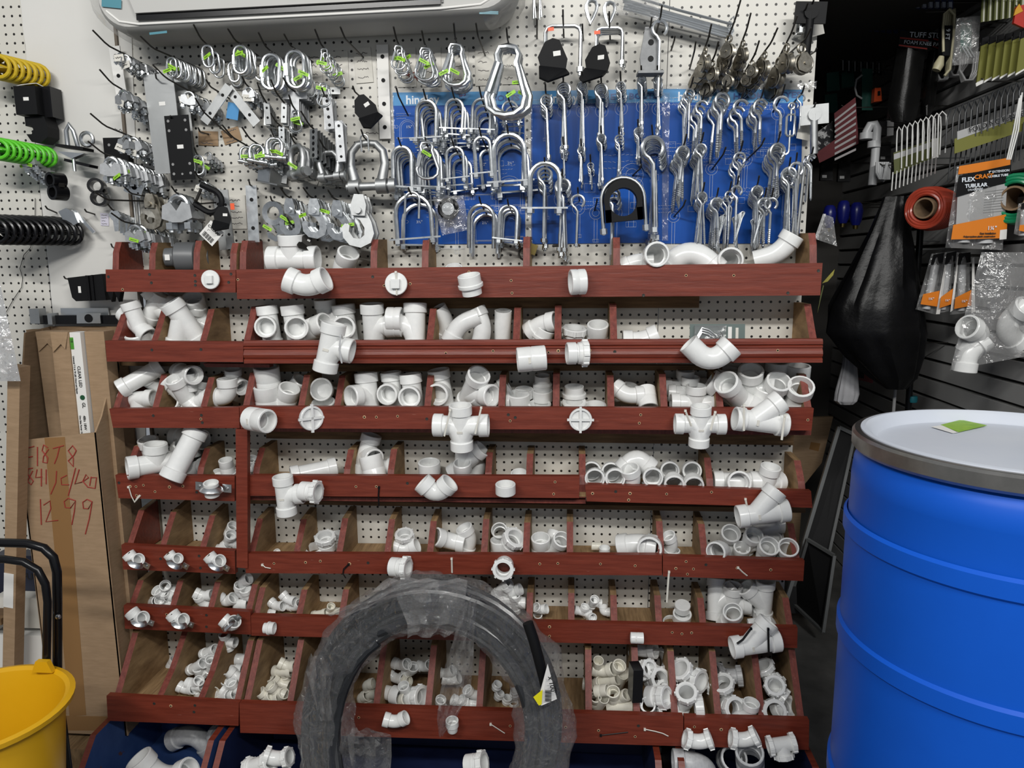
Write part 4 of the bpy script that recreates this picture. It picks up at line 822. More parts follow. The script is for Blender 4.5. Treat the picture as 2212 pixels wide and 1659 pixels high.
# ---------------------------------------------------------------- eye bolt chart
E_ = 'on eye bolt chart, '
CE = dict(L=.10, cat='eye bolt', sw=3, jit=8)
for x, y, h, n, k, nm in ((1180, 222, 134, 5, 'eye.17', 'first'), (1218, 196, 138, 6, 'eye.19', 'second'), (1258, 194, 136, 8, 'eye.145', 'third'), (1300, 198, 110, 8, 'eye.23', 'fourth'), (1342, 194, 96, 6, 'eye.2', 'fifth'), (1387, 182, 104, 9, 'eye.17', 'sixth'), (1422, 182, 104, 9, 'eye.16', 'seventh')):
    stack((x-2, y-40), (x+2, y+14), k, n, h, E_+'top row, %s stack' % nm, 'eye bolt', **CE)
for x, y, h, n, k, nm in ((1217, 322, 66, 5, 'eye.2', 'first'), (1256, 326, 72, 6, 'eye.2', 'second'), (1299, 298, 104, 8, 'eye.18', 'third'), (1338, 300, 80, 4, 'eye.22', 'fourth'), (1379, 284, 66, 6, 'eye.26', 'fifth'), (1276, 360, 42, 4, 'eye.3', 'tiny')):
    stack((x-1, y-26), (x+2, y+12), k, n, h, E_+'middle row, %s stack' % nm, 'small eye bolt', **CE)
stack((1408, 270), (1416, 326), 'eye.215', 9, 215, E_+'right edge', 'long heavy eye bolt', **CE)
stack((1176, 340), (1180, 392), 'eye.18', 4, 160, E_+'bottom row, inside the wide u-bolt', 'eye bolt', **CE); stack((1177, 345), (1181, 372), 'ubol.58', 1, 112, 'around the eye bolts at bottom left of the eye bolt chart', 'wide u-bolt', L=.115, hk=False, cat='u-bolt')
stack((1214, 365), (1219, 412), 'eye.19', 7, 160, E_+'bottom row, second stack', 'heavy eye bolt', **CE); stack((1248, 405), (1252, 434), 'eye.24', 1, 114, E_+'bottom row, hanging alone', 'eye bolt', **CE)
stack((1322, 385), (1328, 428), 'eyt.2', 3, 150, E_+'behind the black pipe clamp', 'heavy eye bolt', **CE)
hook((1385, 358), (1366, 380), .05, label='empty peg hook in the printed ring of the eye bolt chart'); hook((1290, 430), (1284, 455), .05, label='empty peg hook low in the middle of the eye bolt chart')
# black pipe clamp with u-bolt
p = P(1342, 384, .125); s = pix(p); t = thing('pipe_clamp', loc=p, label='black lined steel u-bolt pipe clamp on the eye bolt chart', cat='clamp', mtx=at(p, rot(0, -5, 0)))
R = 46/s; obj('u_rod', M().tube([V((-R, 0, -118/s)), V((-R, 0, -48/s))] + list(reversed(arc((0, 0, -46/s), R, 0, 180, 14))) + [V((R, 0, -48/s)), V((R, 0, -118/s))], 4.5/s, 10), ZINC, t)
m = M(); R2 = 38/s; a = arc((0, 0, -46/s), 41/s, -12, 192, 18); b = arc((0, 0, -52/s), 30/s, 205, -25, 18)
m.prism([V((q.x, -.018, q.z)) for q in a] + [V((-40/s, -.018, -92/s)), V((-28/s, -.018, -92/s))] + [V((q.x, -.018, q.z)) for q in b] + [V((28/s, -.018, -92/s)), V((40/s, -.018, -92/s))], (0, .036, 0)); m.prism([V((-40/s, -.018, -92/s)), V((40/s, -.018, -92/s)), V((40/s, -.018, -66/s))] + [V((q.x, -.018, q.z)) for q in arc((0, 0, -52/s), 30/s, 332, 208, 12)] + [V((-40/s, -.018, -66/s))], (0, .036, 0)); obj('rubber_liner', m, BLKM, t)
for x in (-R, R): obj('nut', hexnut(M(), (x, 0, -110/s), 8/s, 12/s), ZINC, t)
# ---------------------------------------------------------------- hooks and eyes chart
K_ = 'on hooks and eyes chart, '
CK = dict(L=.12, cat='screw hook', sw=5, jit=16)
for x, y, h, n, k, nm, nn in ((1482, 202, 112, 6, 'scr.18', 'first', 'screw eye'), (1508, 228, 90, 4, 'hok.28', 'second', 'screw hook'), (1553, 210, 124, 5, 'scr.24', 'third', 'large screw eye'), (1592, 225, 100, 3, 'hok.3', 'fourth', 'screw hook'), (1635, 224, 94, 5, 'hok.32', 'fifth', 'screw hook'), (1680, 218, 86, 1, 'hok.34', 'sixth', 'screw hook')):
    stack((x+16, y-36), (x-10, y+24), k, n, h, K_+'top row, %s hook' % nm, nn, **CK)
stack((1738, 185), (1714, 222), 'scr.2', 2, 76, K_+'top right corner', 'screw eye', **CK); stack((1712, 215), (1706, 236), 'turnb', 1, 112, 'at the top right of the hooks and eyes chart', 'small turnbuckle with hook and eye', L=.12, hk=False)
for x, y, h, n, k, nm, nn in ((1478, 312, 116, 9, 'scr.24', 'first', 'screw eye'), (1515, 308, 104, 9, 'scr.2', 'second', 'screw eye'), (1600, 326, 78, 4, 'scr.3', 'third', 'screw eye'), (1681, 306, 110, 9, 'scr.3', 'fourth', 'large screw eye')):
    stack((x+5, y-22), (x-16, y+36), k, n, h, K_+'middle row, %s stack' % nm, nn, **CK)
stack((1708, 340), (1698, 384), 'scr.17', 4, 160, K_+'right edge', 'long screw eye', **CK); stack((1722, 330), (1715, 370), 'scr.17', 2, 175, 'beside the rods right of the charts', 'long screw eye', **CK)
hook((1568, 318), (1538, 366), .10, label='empty peg hook in the middle row of the hooks and eyes chart'); hook((1652, 298), (1612, 346), .12, label='long empty peg hook above the middle of the hooks and eyes chart'); hook((1481, 432), (1456, 468), .10, label='empty peg hook at lower left of the hooks and eyes chart')
for x, y, h, n, k, nm, nn in ((1518, 412, 112, 9, 'scr.17', 'first', 'long screw eye'), (1548, 424, 104, 8, 'hok.24', 'second', 'long screw hook'), (1576, 410, 110, 3, 'scr.17', 'third', 'long screw eye'), (1592, 398, 128, 2, 'scr.17', 'fourth', 'long screw eye'), (1636, 398, 130, 9, 'scr.18', 'fifth', 'long screw eye'), (1652, 424, 98, 5, 'scr.26', 'sixth', 'screw eye'), (1667, 424, 104, 1, 'scr.24', 'right end', 'thick screw eye')):
    stack((x+4, y-18), (x-10, y+26), k, n, h, K_+'bottom row, %s' % nm, nn, **CK)
for x, y, n, nm in ((1566, 462, 10, 'left'), (1606, 456, 10, 'middle'), (1645, 462, 7, 'right')):
    a = P(x, y, .09); b = P(x-24, y+14, .06)
    for i in range(n):
        p = a.lerp(b, i/n); hput('pins', 'cotter_pin', ZINC, at(p, rot(0, 14-26*i/n, RNG.uniform(-20, 20)), (72 if nm != 'right' else 64)/pix(p)), label='%s cotter pin in the %s bundle at the foot of the hooks and eyes chart' % (ORD[i] if i < n-1 else 'rearmost', nm), cat='pin', group='cotter pins in the %s bundle' % nm)
stack((1757, 318), (1745, 340), 'hok.2', 3, 100, 'hanging past the right edge of the charts', 'long screw hook', **CK)
for i, x in enumerate((1728, 1738)):
    p = P(x, 352+i*8, .04); hput('rod', 'steel_rod', GALV, at(p, rot(0, 3, 0), (176-i*12)/pix(p)), label=['longer', 'shorter'][i]+' grey steel rod hanging at the right edge of the charts', cat='rod', group='steel rods')
stack((1762, 222), (1748, 236), 'lag', 1, 100, 'right of the charts', 'black bolt with square steel plate', mt=GALV, L=.09); paper('c', P(1742, 270, .03), .05, .08, PAPER, 8, 'blank white card behind the black bolt at the chart edge', 'card', rz=20, name='paper_card')
stack((1758, 0), (1740, 14), 'lag', 1, 105, 'at the top right corner', 'black bolt with square plate', mt=BLKM, L=.09); paper('c', P(1752, 40, .02), .055, .095, PAPER, -14, 'blank white card behind the black bolt at the top right corner', 'card', name='paper_card')
# ---------------------------------------------------------------- top row under the air conditioner
R_ = 'in the top row, '
def cards(lst, row):
    for i, (x, y, w, h, ry, mt, n) in enumerate(lst):
        p = P(x, y, .003); s = pix(p)
        paper('card', p, w/s, h/s, mt, ry, '%s handwritten %s price card %s' % (['first', 'second', 'third', 'fourth', 'fifth', 'sixth', 'seventh', 'eighth', 'ninth', 'tenth', 'eleventh', 'twelfth'][i], 'brown' if mt is CARD else 'white', row), 'card', n, grp='price cards '+row, name='price_card')
cards([(500, 158, 40, 70, 0, PAPER, 3), (568, 152, 42, 78, 1, PAPER, 4), (622, 155, 40, 80, 0, PAPER, 4), (677, 152, 40, 78, 0, PAPER, 4), (732, 150, 42, 74, 0, PAPER, 4), (785, 141, 38, 72, -3, PAPER, 4), (878, 146, 42, 80, 0, PAPER, 4), (932, 145, 42, 80, 0, PAPER, 4), (991, 144, 42, 78, 0, PAPER, 3), (1048, 143, 42, 80, 0, PAPER, 4), (1104, 142, 40, 76, 0, PAPER, 3)], 'in the top row counted from left')
m = M(); p = P(884, 165, .004)
for pts in (((-16, 8), (-4, 2), (18, 10)), ((-2, 8), (0, -4), (8, -2)), ((8, 4), (16, -6), (20, -10)), ((2, -2), (18, -3))): m.tube([p+V((x/720, -.001, y/720)) for x, y in pts], .0012, 4)
obj('red_scribble', m, REDINK, label='red pen scribble on the seventh price card of the top row', cat='handwriting')
T = dict(L=.18, cat='link')
stack((303, 78), (436, 150), 'link', 11, 44, R_+'first hook', 'small quick link', t0=.52, t1=.05, tags=4, **T); stack((418, 53), (486, 135), 'link', 3, 48, R_+'second hook', 'quick link', t0=.62, t1=.2, tags=1, **T)
stack((492, 62), (566, 126), 'link', 4, 62, R_+'third hook', 'quick link', t0=.66, t1=.4, tags=2, **T); stack((498, 128), (512, 142), 'link', 2, 46, R_+'low behind the third hook', 'quick link', L=.06, cat='link', hk=False)
stack((558, 70), (625, 150), 'link', 6, 78, R_+'fourth hook', 'large quick link', t0=.6, t1=.2, tags=2, **T); stack((556, 118), (564, 128), 'link', 1, 54, R_+'below the fourth hook', 'single quick link', L=.05, cat='link', hk=False)
stack((613, 73), (676, 134), 'link', 3, 84, R_+'fifth hook', 'heavy quick link', t0=.66, t1=.4, tags=2, **T); stack((680, 63), (735, 150), 'snap', 6, 46, R_+'sixth hook', 'small spring snap', t0=.68, t1=.1, tags=4, **T)
hook((735, 58), (785, 124), .18, label='empty peg hook above the white card left of the steel strap')
stack((850, 58), (880, 135), 'snap', 5, 52, R_+'right of the steel strap', 'small spring snap', t0=.66, t1=.15, tags=3, **T); stack((911, 66), (934, 130), 'snap', 5, 72, R_+'ninth hook', 'spring snap', t0=.66, t1=.25, tags=2, **T)
stack((980, 50), (992, 122), 'snap', 5, 92, R_+'tenth hook', 'spring snap', t0=.6, t1=.25, tags=2, **T); hook((1028, 50), (1048, 120), .18, label='empty peg hook above the white card beside the big snaps')
stack((1094, 60), (1105, 118), 'snap', 3, 155, R_+'right end', 'big spring snap', t0=.68, t1=.45, tags=3, **T)
p = P(826, 97, .01); hput('strap0.134', 'steel_strap', LABEL, at(p, rot(0, 0, 0), 195/pix(p)), label='long white metal strap with round holes beside the u-bolt chart', cat='strap')
# ---------------------------------------------------------------- left cluster
C_ = 'at the upper left of the pegboard'
stack((200, 65), (352, 160), 'clip', 13, 30, 'in the long row under the air conditioner', 'wire rope clip', t0=.62, t1=.02, cat='clip', mt=ZINC, tags=3, tagm=PAPER, L=.2, jit=30, sw=25)
stack((212, 76), (330, 165), 'clip', 10, 26, 'in the lower row under the air conditioner', 'small wire rope clip', t0=.5, t1=.02, cat='clip', mt=GALV, hk=False, L=.18, jit=30, sw=30)
stack((215, 150), (335, 235), 'clip', 8, 46, 'in the row left of the galvanised plate', 'wire rope clip', t0=.62, t1=.1, cat='clip', tags=3, tagm=PAPER, L=.18, jit=25, sw=15)
stack((195, 245), (345, 320), 'clip', 7, 44, 'in the row below the white strip', 'wire rope clip', t0=.5, t1=.02, cat='clip', tags=2, tagm=PAPER, L=.18, jit=25, sw=15)
stack((330, 140), (470, 230), 'clip', 7, 42, 'in the row behind the galvanised plate', 'wire rope clip', t0=.45, t1=.02, cat='clip', tags=3, tagm=PAPER, L=.16, jit=25, sw=15)
stack((190, 305), (345, 372), 'clip', 10, 58, 'in the row with green tags at left', 'large wire rope clip', mt=ZINC, t0=.7, t1=.02, cat='clip', tags=5, L=.2, jit=14, sw=6)
p = P(247, 100, .03); hput('strap0.203', 'slotted_strip', LABEL, at(p, rot(0, -4, 0), 122/pix(p)), label='white slotted metal strip hanging left of the wire rope clips', cat='strip')
def plate(name, px, py, w, h, mt, label, d=.05, th=.003, ry=0, holes=(), cat='plate', stk=None, rz=0):
    p = P(px, py, d); s = pix(p); k = obj(name, M().box(-w/2/s, w/2/s, 0, th, -h/2/s, h/2/s), mt, mtx=at(p, rot(0, ry, rz)), smooth=False, label=label, cat=cat)
    for hx, hy, r in holes: obj('screw_hole', M().lathe([(r/s, -.0006), (r/s, .0006)], 12, X4.Translation((hx/s, -.0004, -hy/s)) @ X4.Rotation(pi/2, 4, 'X')), mat('hole_grey', (.25, .25, .25), .6) if mt is BLKM else BLKM, k)
    if stk: obj('price_sticker', M().box((stk[0]-7)/s, (stk[0]+7)/s, -.0008, 0, (-stk[1]-4)/s, (-stk[1]+4)/s), LABEL, k, smooth=False)
    return k
plate('steel_plate', 354, 268, 66, 206, GALV, 'long grey galvanised plate hanging behind the black plate', .07, ry=-2.5, stk=(2, -42)); plate('steel_plate', 398, 270, 34, 190, GALV, 'narrow galvanised plate half hidden behind the grey one', .03, ry=-2.5)
plate('black_plate', 388, 319, 54, 134, BLKM, 'black steel tie plate with eight holes in front of grey plate', .10, ry=-2, holes=[(x, y, 3) for x in (-19, 19) for y in (-56, -36, 34, 54)]+[(0, 55, 2.4)], stk=(2, -2))
for i, (a, b) in enumerate((((336, 160), (342, 172)), ((368, 250), (382, 266)))): hook(a, b, .11, label='peg hook tip through the %s plate' % ['grey', 'black'][i])
hook((428, 276), (450, 290), .10, label='peg hook over the brown card right of the black plate'); hook((422, 212), (500, 297), .17, label='long empty peg hook above the brown cards')
cards([(450, 299, 44, 30, 3, CARD, 2), (500, 293, 40, 30, -14, CARD, 2), (430, 480, 40, 40, 4, PAPER, 3), (340, 455, 40, 50, 0, PAPER, 3), (415, 460, 44, 70, 0, PAPER, 3), (510, 458, 44, 72, 0, PAPER, 5), (668, 375, 50, 40, 25, PAPER, 2), (805, 300, 40, 36, 0, PAPER, 2), (262, 300, 50, 50, 18, PAPER, 2), (345, 148, 44, 30, 0, PAPER, 2)], 'in the left cluster counted in reading order')
o = P(497, 195, .05)
for i, (x, y, a) in enumerate(((495, 186, 40), (493, 190, -38))):
    p = P(x, y, .06-.01*i); hput('strap0.212', 'mending_bar', GALV, at(p, rot(0, a, 0), 96/pix(p)), label=['left', 'right'][i]+' arm of the crossed galvanised bars', cat='bar', group='crossed bars')
hook((445, 172), (494, 212), .12, label='peg hook through the crossed galvanised bars'); plate('blue_tag', 503, 240, 26, 34, CSKY, 'small blue and white folded tag between the crossed bars', .04, .001, 12, cat='tag')
stack((522, 165), (570, 215), 'clip', 4, 34, 'right of the crossed bars', 'small wire rope clip', t0=.7, t1=.3, cat='clip', tags=1, tagm=PAPER, L=.12)
stack((556, 178), (592, 250), 'lbr', 7, 44, 'in the left brace stack', 'corner brace', mt=GALV, t0=.5, t1=.08, cat='bracket', L=.15, jit=5, sw=4); stack((585, 172), (635, 250), 'lbr', 7, 42, 'in the right brace stack', 'corner brace', mt=GALV, t0=.45, t1=.04, cat='bracket', L=.16, jit=5, sw=4)
stack((612, 168), (660, 215), 'tplate', 6, 56, 'below the large quick links', 't-shaped mending plate', mt=PLATE, t0=.5, t1=.1, cat='bracket', L=.14, jit=3, sw=3); stack((624, 205), (655, 262), 'snap', 2, 48, 'in front of the steel plate bundle', 'small spring snap', t0=.6, t1=.5, cat='link', tags=2, L=.15)
stack((650, 240), (735, 330), 'strap0.405', 11, 62, 'in the dark plate bundle', 'mending plate', mt=GALV, t0=.7, t1=.05, cat='plate', L=.17, jit=3, sw=3, face=-30)
stack((585, 245), (640, 300), 'strap0.303', 4, 44, 'below the corner braces', 'short mending plate', t0=.6, t1=.3, cat='plate', L=.12, jit=4, sw=3); stack((690, 168), (716, 196), 'snap', 2, 52, 'above the short plates', 'spring snap', hk=False, L=.12, t0=.7, t1=.5, cat='link', tags=1)
stack((695, 190), (720, 222), 'strap0.304', 6, 66, 'left of the black bracket', 'zinc mending plate', mt=PLATE, t0=.6, t1=.15, cat='plate', L=.13, jit=6, sw=5); stack((668, 160), (672, 196), 'link', 1, 40, 'above the zinc mending plates', 'small quick link', hk=False, L=.08, cat='link')
p = P(735, 196, .02); hput('strap0.153', 'flat_bar', GALV, at(p, rot(0, 90, 0), 95/pix(p)), label='horizontal zinc flat bar behind the black bracket', cat='bar'); hook((762, 186), (785, 215), .10, label='peg hook holding the black folded bracket')
stack((726, 255), (748, 280), 'strap0.204', 9, 84, 'in the bright bundle beside the big shackle', 'bright zinc mending plate', mt=PLATE, t0=.95, t1=.3, cat='plate', L=.15, jit=5, sw=3, hk=False)
p = P(778, 205, .06); s = pix(p); hput('hsaddle', 'black_bracket', BLKM, at(p, rot(0, -20, 20), 74/s), label='black folded steel bracket with two price stickers left of strap', cat='bracket')
stack((480, 270), (585, 345), 'shackle', 7, 40, 'below the brown cards', 'small shackle', t0=.5, t1=.1, cat='shackle', mt=ZINC, tags=2, L=.17, jit=30, sw=14); stack((523, 275), (600, 340), 'shackle', 7, 44, 'in the middle shackle row', 'shackle', t0=.6, t1=.1, cat='shackle', tags=2, L=.17, jit=25, sw=10)
stack((585, 278), (612, 312), 'shackle', 3, 50, 'left of the large shackles', 'shackle', t0=.7, t1=.3, cat='shackle', tags=2, L=.13); stack((627, 290), (668, 330), 'shackle', 4, 72, 'with green tags', 'large shackle', t0=.72, t1=.3, cat='shackle', tags=2, L=.15, jit=26, face=-20, mt=GALV)
stack((690, 300), (738, 345), 'shackle', 7, 66, 'under the dark plate bundle', 'dark shackle', t0=.66, t1=.1, cat='shackle', mt=GALV, L=.15, jit=14)
stack((780, 280), (808, 318), 'shackle', 1, 116, 'left of the u-bolt chart', 'giant grey shackle', t0=.6, cat='shackle', mt=GALV, L=.13, sw=2, jit=4); stack((780, 283), (802, 312), 'ubar.46', 1, 36, 'hanging inside the giant shackle', 'small bare u-bolt', hk=False, L=.13, cat='u-bolt')
p = P(570, 370, .06); s = pix(p); t = thing('post_bracket', mtx=at(p, rot(0, 12, -20)), label='galvanised box shaped post bracket below the shackles', cat='bracket')
obj('front_flange', M().box(-16/s, 16/s, 0, .003, -22/s, 22/s), ZINC, t, smooth=False); obj('bottom_flange', M().box(-16/s, 40/s, 0, .05, -24/s, -21/s), GALV, t, smooth=False); obj('side_flange', M().box(15/s, 18/s, 0, .05, -22/s, 16/s), GALV, t, smooth=False)
plate('steel_plate', 600, 368, 44, 50, GALV, 'dark galvanised plate behind the box shaped bracket', .02, ry=10); hook((543, 344), (556, 362), .11, label='peg hook through the box shaped bracket')
stack((420, 318), (440, 345), 'link', 2, 44, 'right of the black plate', 'quick link', t0=.7, t1=.4, cat='link', tags=2, L=.12); stack((415, 300), (478, 350), 'clip', 4, 26, 'right of the black plate', 'small wire rope clip', hk=False, t0=.45, t1=.1, cat='clip', L=.12, tags=1, tagm=PAPER)
stack((421, 370), (465, 405), 'clip', 4, 34, 'below the black plate', 'small wire rope clip', t0=.6, t1=.2, cat='clip', L=.12, tags=3, tagm=PAPER)
# bottom row of the left cluster
stack((370, 402), (418, 428), 'clip', 3, 84, 'under the grey plate', 'huge wire rope clip', t0=.7, t1=.35, cat='clip', L=.15, jit=6, sw=3, mt=ZINC); stack((318, 404), (345, 430), 'grab', 2, 78, 'left of the huge clips', 'rusty slip hook', mt=NICK, t0=.7, t1=.3, cat='hook', L=.13)
stack((240, 460), (365, 500), 'clip', 8, 56, 'above the top tray', 'wire rope clip', t0=.62, t1=.02, cat='clip', tags=4, L=.17, jit=12, sw=5); stack((232, 440), (285, 470), 'latch', 4, 46, 'at the sheet edge', 'chrome latch strike', t0=.8, t1=.1, cat='latch', L=.12, jit=14)
hook((205, 415), (328, 435), .2, label='long peg hook holding the black double pipe clamp'); hook((269, 404), (338, 428), .15, label='peg hook with the square punched plate'); hook((183, 452), (205, 463), .06, label='nail above the small blue lettered card')
plate('punched_plate', 290, 404, 40, 34, ZINC, 'small shiny plate with a square hole at the sheet edge', .08, ry=24, holes=[(0, 0, 6), (-12, -9, 2), (12, -9, 2), (-12, 9, 2), (12, 9, 2)])
for i, x in enumerate((288, 298)):
    p = P(x, 420, .02); hput('rod', 'dark_rod', GALV, at(p, rot(0, 0, 0), 100/pix(p)), label=['left', 'right'][i]+' thin rod hanging behind the punched plate', cat='rod', group='thin rods')
stack((538, 392), (548, 404), 'strap0.202', 1, 122, 'left of the steel hook row', 'narrow zinc hinge strap', t0=.6, cat='strap', L=.08, sw=0, jit=2)
for i, (x, y, h) in enumerate(((484, 410, 126), (468, 408, 130))):
    p = P(x, y, .05-.02*i); hput('strap0.142', 'steel_bar', GALV, at(p, rot(0, -3, 0), h/pix(p)), label=['front', 'rear'][i]+' plain steel bar hanging behind the black c-clamp', cat='bar', group='plain steel bars')
# c-clamp, black knee bracket, white tag
p = P(447, 430, .1); s = pix(p); t = thing('c_clamp', mtx=at(p, rot(0, 28, 0)), label='small black c-clamp hanging in front of the steel bars', cat='clamp')
obj('frame', M().tube([V((-24/s, 0, 22/s)), V((8/s, 0, 24/s))] + arc((10/s, 0, 0), 24/s, 80, -80, 9) + [V((8/s, 0, -24/s)), V((-22/s, 0, -22/s))], 6.5/s, 8), BLKM, t)
obj('screw', M().tube([V((-20/s, 0, -34/s)), V((-20/s, 0, 14/s))], 3.2/s, 8), HOOK, t); obj('handle', M().tube([V((-34/s, 0, -32/s)), V((-8/s, 0, -32/s))], 1.6/s, 6), HOOK, t); hook((420, 432), (480, 436), .12, label='peg hook through the c-clamp')
p = P(486, 446, .11); hput('hsaddle', 'knee_bracket', BLKM, at(p, rot(0, 15, 20), 56/pix(p)), label='black knee bracket hanging right of the c-clamp', cat='bracket'); paper('t', P(502, 446, .10), .012, .018, ORTAG, 0, 'orange sticker beside the black knee bracket', 'tag', name='orange_sticker')
p = P(457, 504, .12); s = pix(p); t = paper('t', p, 38/s, 40/s, LABEL, 45, 'white diamond hung clamp tag with barcode above the top tray', 'tag', name='product_tag')
m = M()
for i in range(13): m.box(-14/s+i*2.2/s, -14/s+i*2.2/s+(1.4 if i % 3 else .8)/s, -.0012, -.0004, -17/s, -6/s)
obj('barcode_pattern', m, BINK, t, smooth=False); text('tag_text', 'C-CLAMP', (0, -.0006, 6/s), 8/s, BINK, t, align='CENTER', bold=.0003); text('tag_text', '1"', (-12/s, -.0006, -2/s), 7/s, BINK, t)
# clevis hooks
stack((584, 424), (598, 438), 'swivelhook', 1, 86, 'at the left of the hook row', 'galvanised eye hook', t0=.6, cat='hook', L=.1, tags=1); stack((605, 404), (665, 448), 'grab', 6, 80, 'in the left hook bunch', 'clevis grab hook', t0=.62, t1=.15, cat='hook', L=.15, mt=ZINC, tags=3, jit=8)
stack((655, 405), (720, 448), 'grab', 7, 82, 'in the middle hook bunch', 'clevis grab hook', t0=.64, t1=.15, cat='hook', L=.16, mt=ZINC, tags=2, jit=8); stack((708, 410), (765, 448), 'grab', 6, 84, 'in the right hook bunch', 'clevis grab hook', t0=.62, t1=.15, cat='hook', L=.16, mt=ZINC, tags=2, jit=8)
stack((768, 405), (800, 432), 'grab', 2, 112, 'left of the large u-bolts', 'giant clevis hook', t0=.7, t1=.5, cat='hook', L=.15, mt=GALV, jit=5)
p = P(672, 508, .08); hput('hsaddle', 'spring_clip', HOOK, at(p, rot(0, 40, 30), 40/pix(p)), label='dark folded spring clip hanging above the top tray', cat='clip'); hook((620, 470), (660, 502), .12, label='peg hook holding the dark spring clip')
# ---------------------------------------------------------------- upper right of the pegboard
Q_ = 'at upper right'
for i, (x, y, w, n) in enumerate(((1188, 66, .92, 1), (1288, 70, .94, 4))):
    stack((x+28, y-45), (x+30, y+14), 'sqb%.2f' % (.75 if i == 0 else .72), n, 104 if i == 0 else 78, 'right of the big snaps' if i == 0 else 'behind the second black bracket', 'square u-bolt', t0=.5, t1=.25, cat='u-bolt', L=.12, jit=3, sw=2)
    hook((x-28 if i == 0 else x-30, y-25 if i == 0 else y-18), (x-28, y+16), .10, label='%s peg hook under the square u-bolts' % ['first', 'second'][i]); paper('o', P(x+2, y-3 if i == 0 else y, .075), .016, .009, ORTAG, -4, 'orange sticker on the %s square u-bolt' % ['single', 'bunched'][i], 'tag', name='orange_sticker')
for i, (x, y) in enumerate(((1198, 84), (1300, 96))):
    p = P(x, y, .09); hput('hsaddle', 'black_bracket', BLKM, at(p, rot(0, 5+8*i, 10-30*i), (98, 86)[i]/pix(p)), label='%s black folded bracket hanging under the square u-bolts' % ['left', 'right'][i], cat='bracket', group='black folded brackets')
stack((1408, 38), (1398, 76), 'strut', 1, 104, 'left of the large eye bolt', 'grey strut bracket with foot plate', t0=.6, cat='bracket', L=.12, mt=DULL, sw=0, jit=3); stack((1430, 12), (1418, 70), 'eyt.2', 1, 160, 'above the eye bolt chart', 'very large eye bolt', t0=.65, cat='eye bolt', L=.14, sw=0, jit=3)
for i, (x, y) in enumerate(((1279, 0), (1318, 4))): p = P(x, y, .05); hput('thimble', 'rope_thimble', ZINC, at(p, rot(0, 4, 0), 48/pix(p)), label=['left', 'right'][i]+' rope thimble hanging at the top edge', cat='thimble', group='rope thimbles')
stack((1158, -18), (1163, -6), 'ubar.3', 4, 46, 'at the top edge right of the air conditioner', 'thin bolt', t0=.8, t1=.3, cat='bolt', L=.08)
a, b = P(1350, 6, .06), P(1578, 70, .05)
for i in range(7):
    q = V((RNG.uniform(-.006, .006), RNG.uniform(-.012, .012), (i-3)*.006)); m = M(); m.tube([a+q, a.lerp(b, .5)+q*.9, b+q], .0036, 8); m.tube([b+q, b+q+V((.008, 0, .006)), b+q+V((.004, 0, .02)), b+q+V((-.004, 0, .012))], .0026, 6)
    obj('steel_rod', m, ZINC, label='%s shiny rod in the slanted bundle at upper right' % (['topmost', 'sixth', 'fifth', 'fourth', 'third', 'second', 'lowest'][6-i] if 0 else ['lowest', 'second lowest', 'third lowest', 'middle', 'third highest', 'second highest', 'highest'][i]), cat='rod', group='slanted rod bundle')
bag(thing('rod_bag', loc=a, label='torn clear bag over the left end of the slanted rods', cat='bag'), 'clear_bag', [(-.03, -.01, .03), (.09, -.01, .0), (.09, -.01, -.055), (-.03, -.01, -.03)], .02, seed=9)
for x, y, h, n, bx, by, tx, ty, nm in ((1522, 76, 66, 4, 1505, 150, 1537, 52, 'first'), (1566, 84, 62, 5, 1540, 165, 1600, 0, 'second'), (1603, 78, 60, 4, 1580, 150, 1622, 28, 'third'), (1657, 80, 66, 6, 1612, 165, 1680, 60, 'fourth'), (1694, 82, 80, 3, 1665, 160, 1722, 34, 'fifth'), (1707, 108, 80, 1, 1700, 120, 1752, 60, 'white'), (1526, 152, 54, 2, 1520, 170, 1552, 90, 'lower left'), (1568, 156, 44, 2, 1560, 172, 1582, 120, 'lower middle'), (1612, 148, 44, 3, 1600, 172, 1640, 88, 'lower right')):
    stack((tx, ty), (bx, by), 'pulley', n, h*.84, 'on the %s pulley hook' % nm, 'swivel pulley', mt=NICK, t0=.62, t1=.1, cat='pulley', L=.15, jit=22 if n > 1 else 5, sw=8, face=-58 if n > 1 else 12)
hook((1503, 90), (1490, 148), .12, label='empty peg hook left of the pulleys'); hook((1458, 78), (1450, 108), .06, label='short bent wire left of the pulleys'); hook((1764, 104), (1748, 120), .06, label='short screw at the right edge of the pegboard')
stack((1745, 6), (1722, 40), 'lbr', 2, 40, 'above the pulleys at right', 'small zinc bracket', t0=.6, t1=.3, cat='bracket', L=.1)
for x, y, n in ((1150, 530, 0), (1208, 520, 1)):
    p = P(x, y, .03); t = thing('key_lock' if n == 0 else 'toggle', mtx=at(p, rot(0, 20-20*n, 0)), label=['small brass and black lock hanging above the top tray', 'dark toggle bolt hanging below the eye bolt chart'][n], cat='hardware')
    if n == 0: obj('brass_body', M().bar((.004, -.01, -.01), .026, .02, .03), mat('brass', (.35, .27, .10), .3, 1.0), t, smooth=False); obj('ring', M().tube(arc((-.012, -.005, -.03), .018, 0, 360, 16)[:-1], .003, 6, True), HOOK, t)
    else: obj('bolt', M().tube([V((0, -.005, .02)), V((0, -.005, -.05))], .003, 8), NICK, t); obj('crossbar', M().tube([V((-.018, -.005, -.014)), V((.018, -.005, -.014))], .004, 8), HOOK, t)
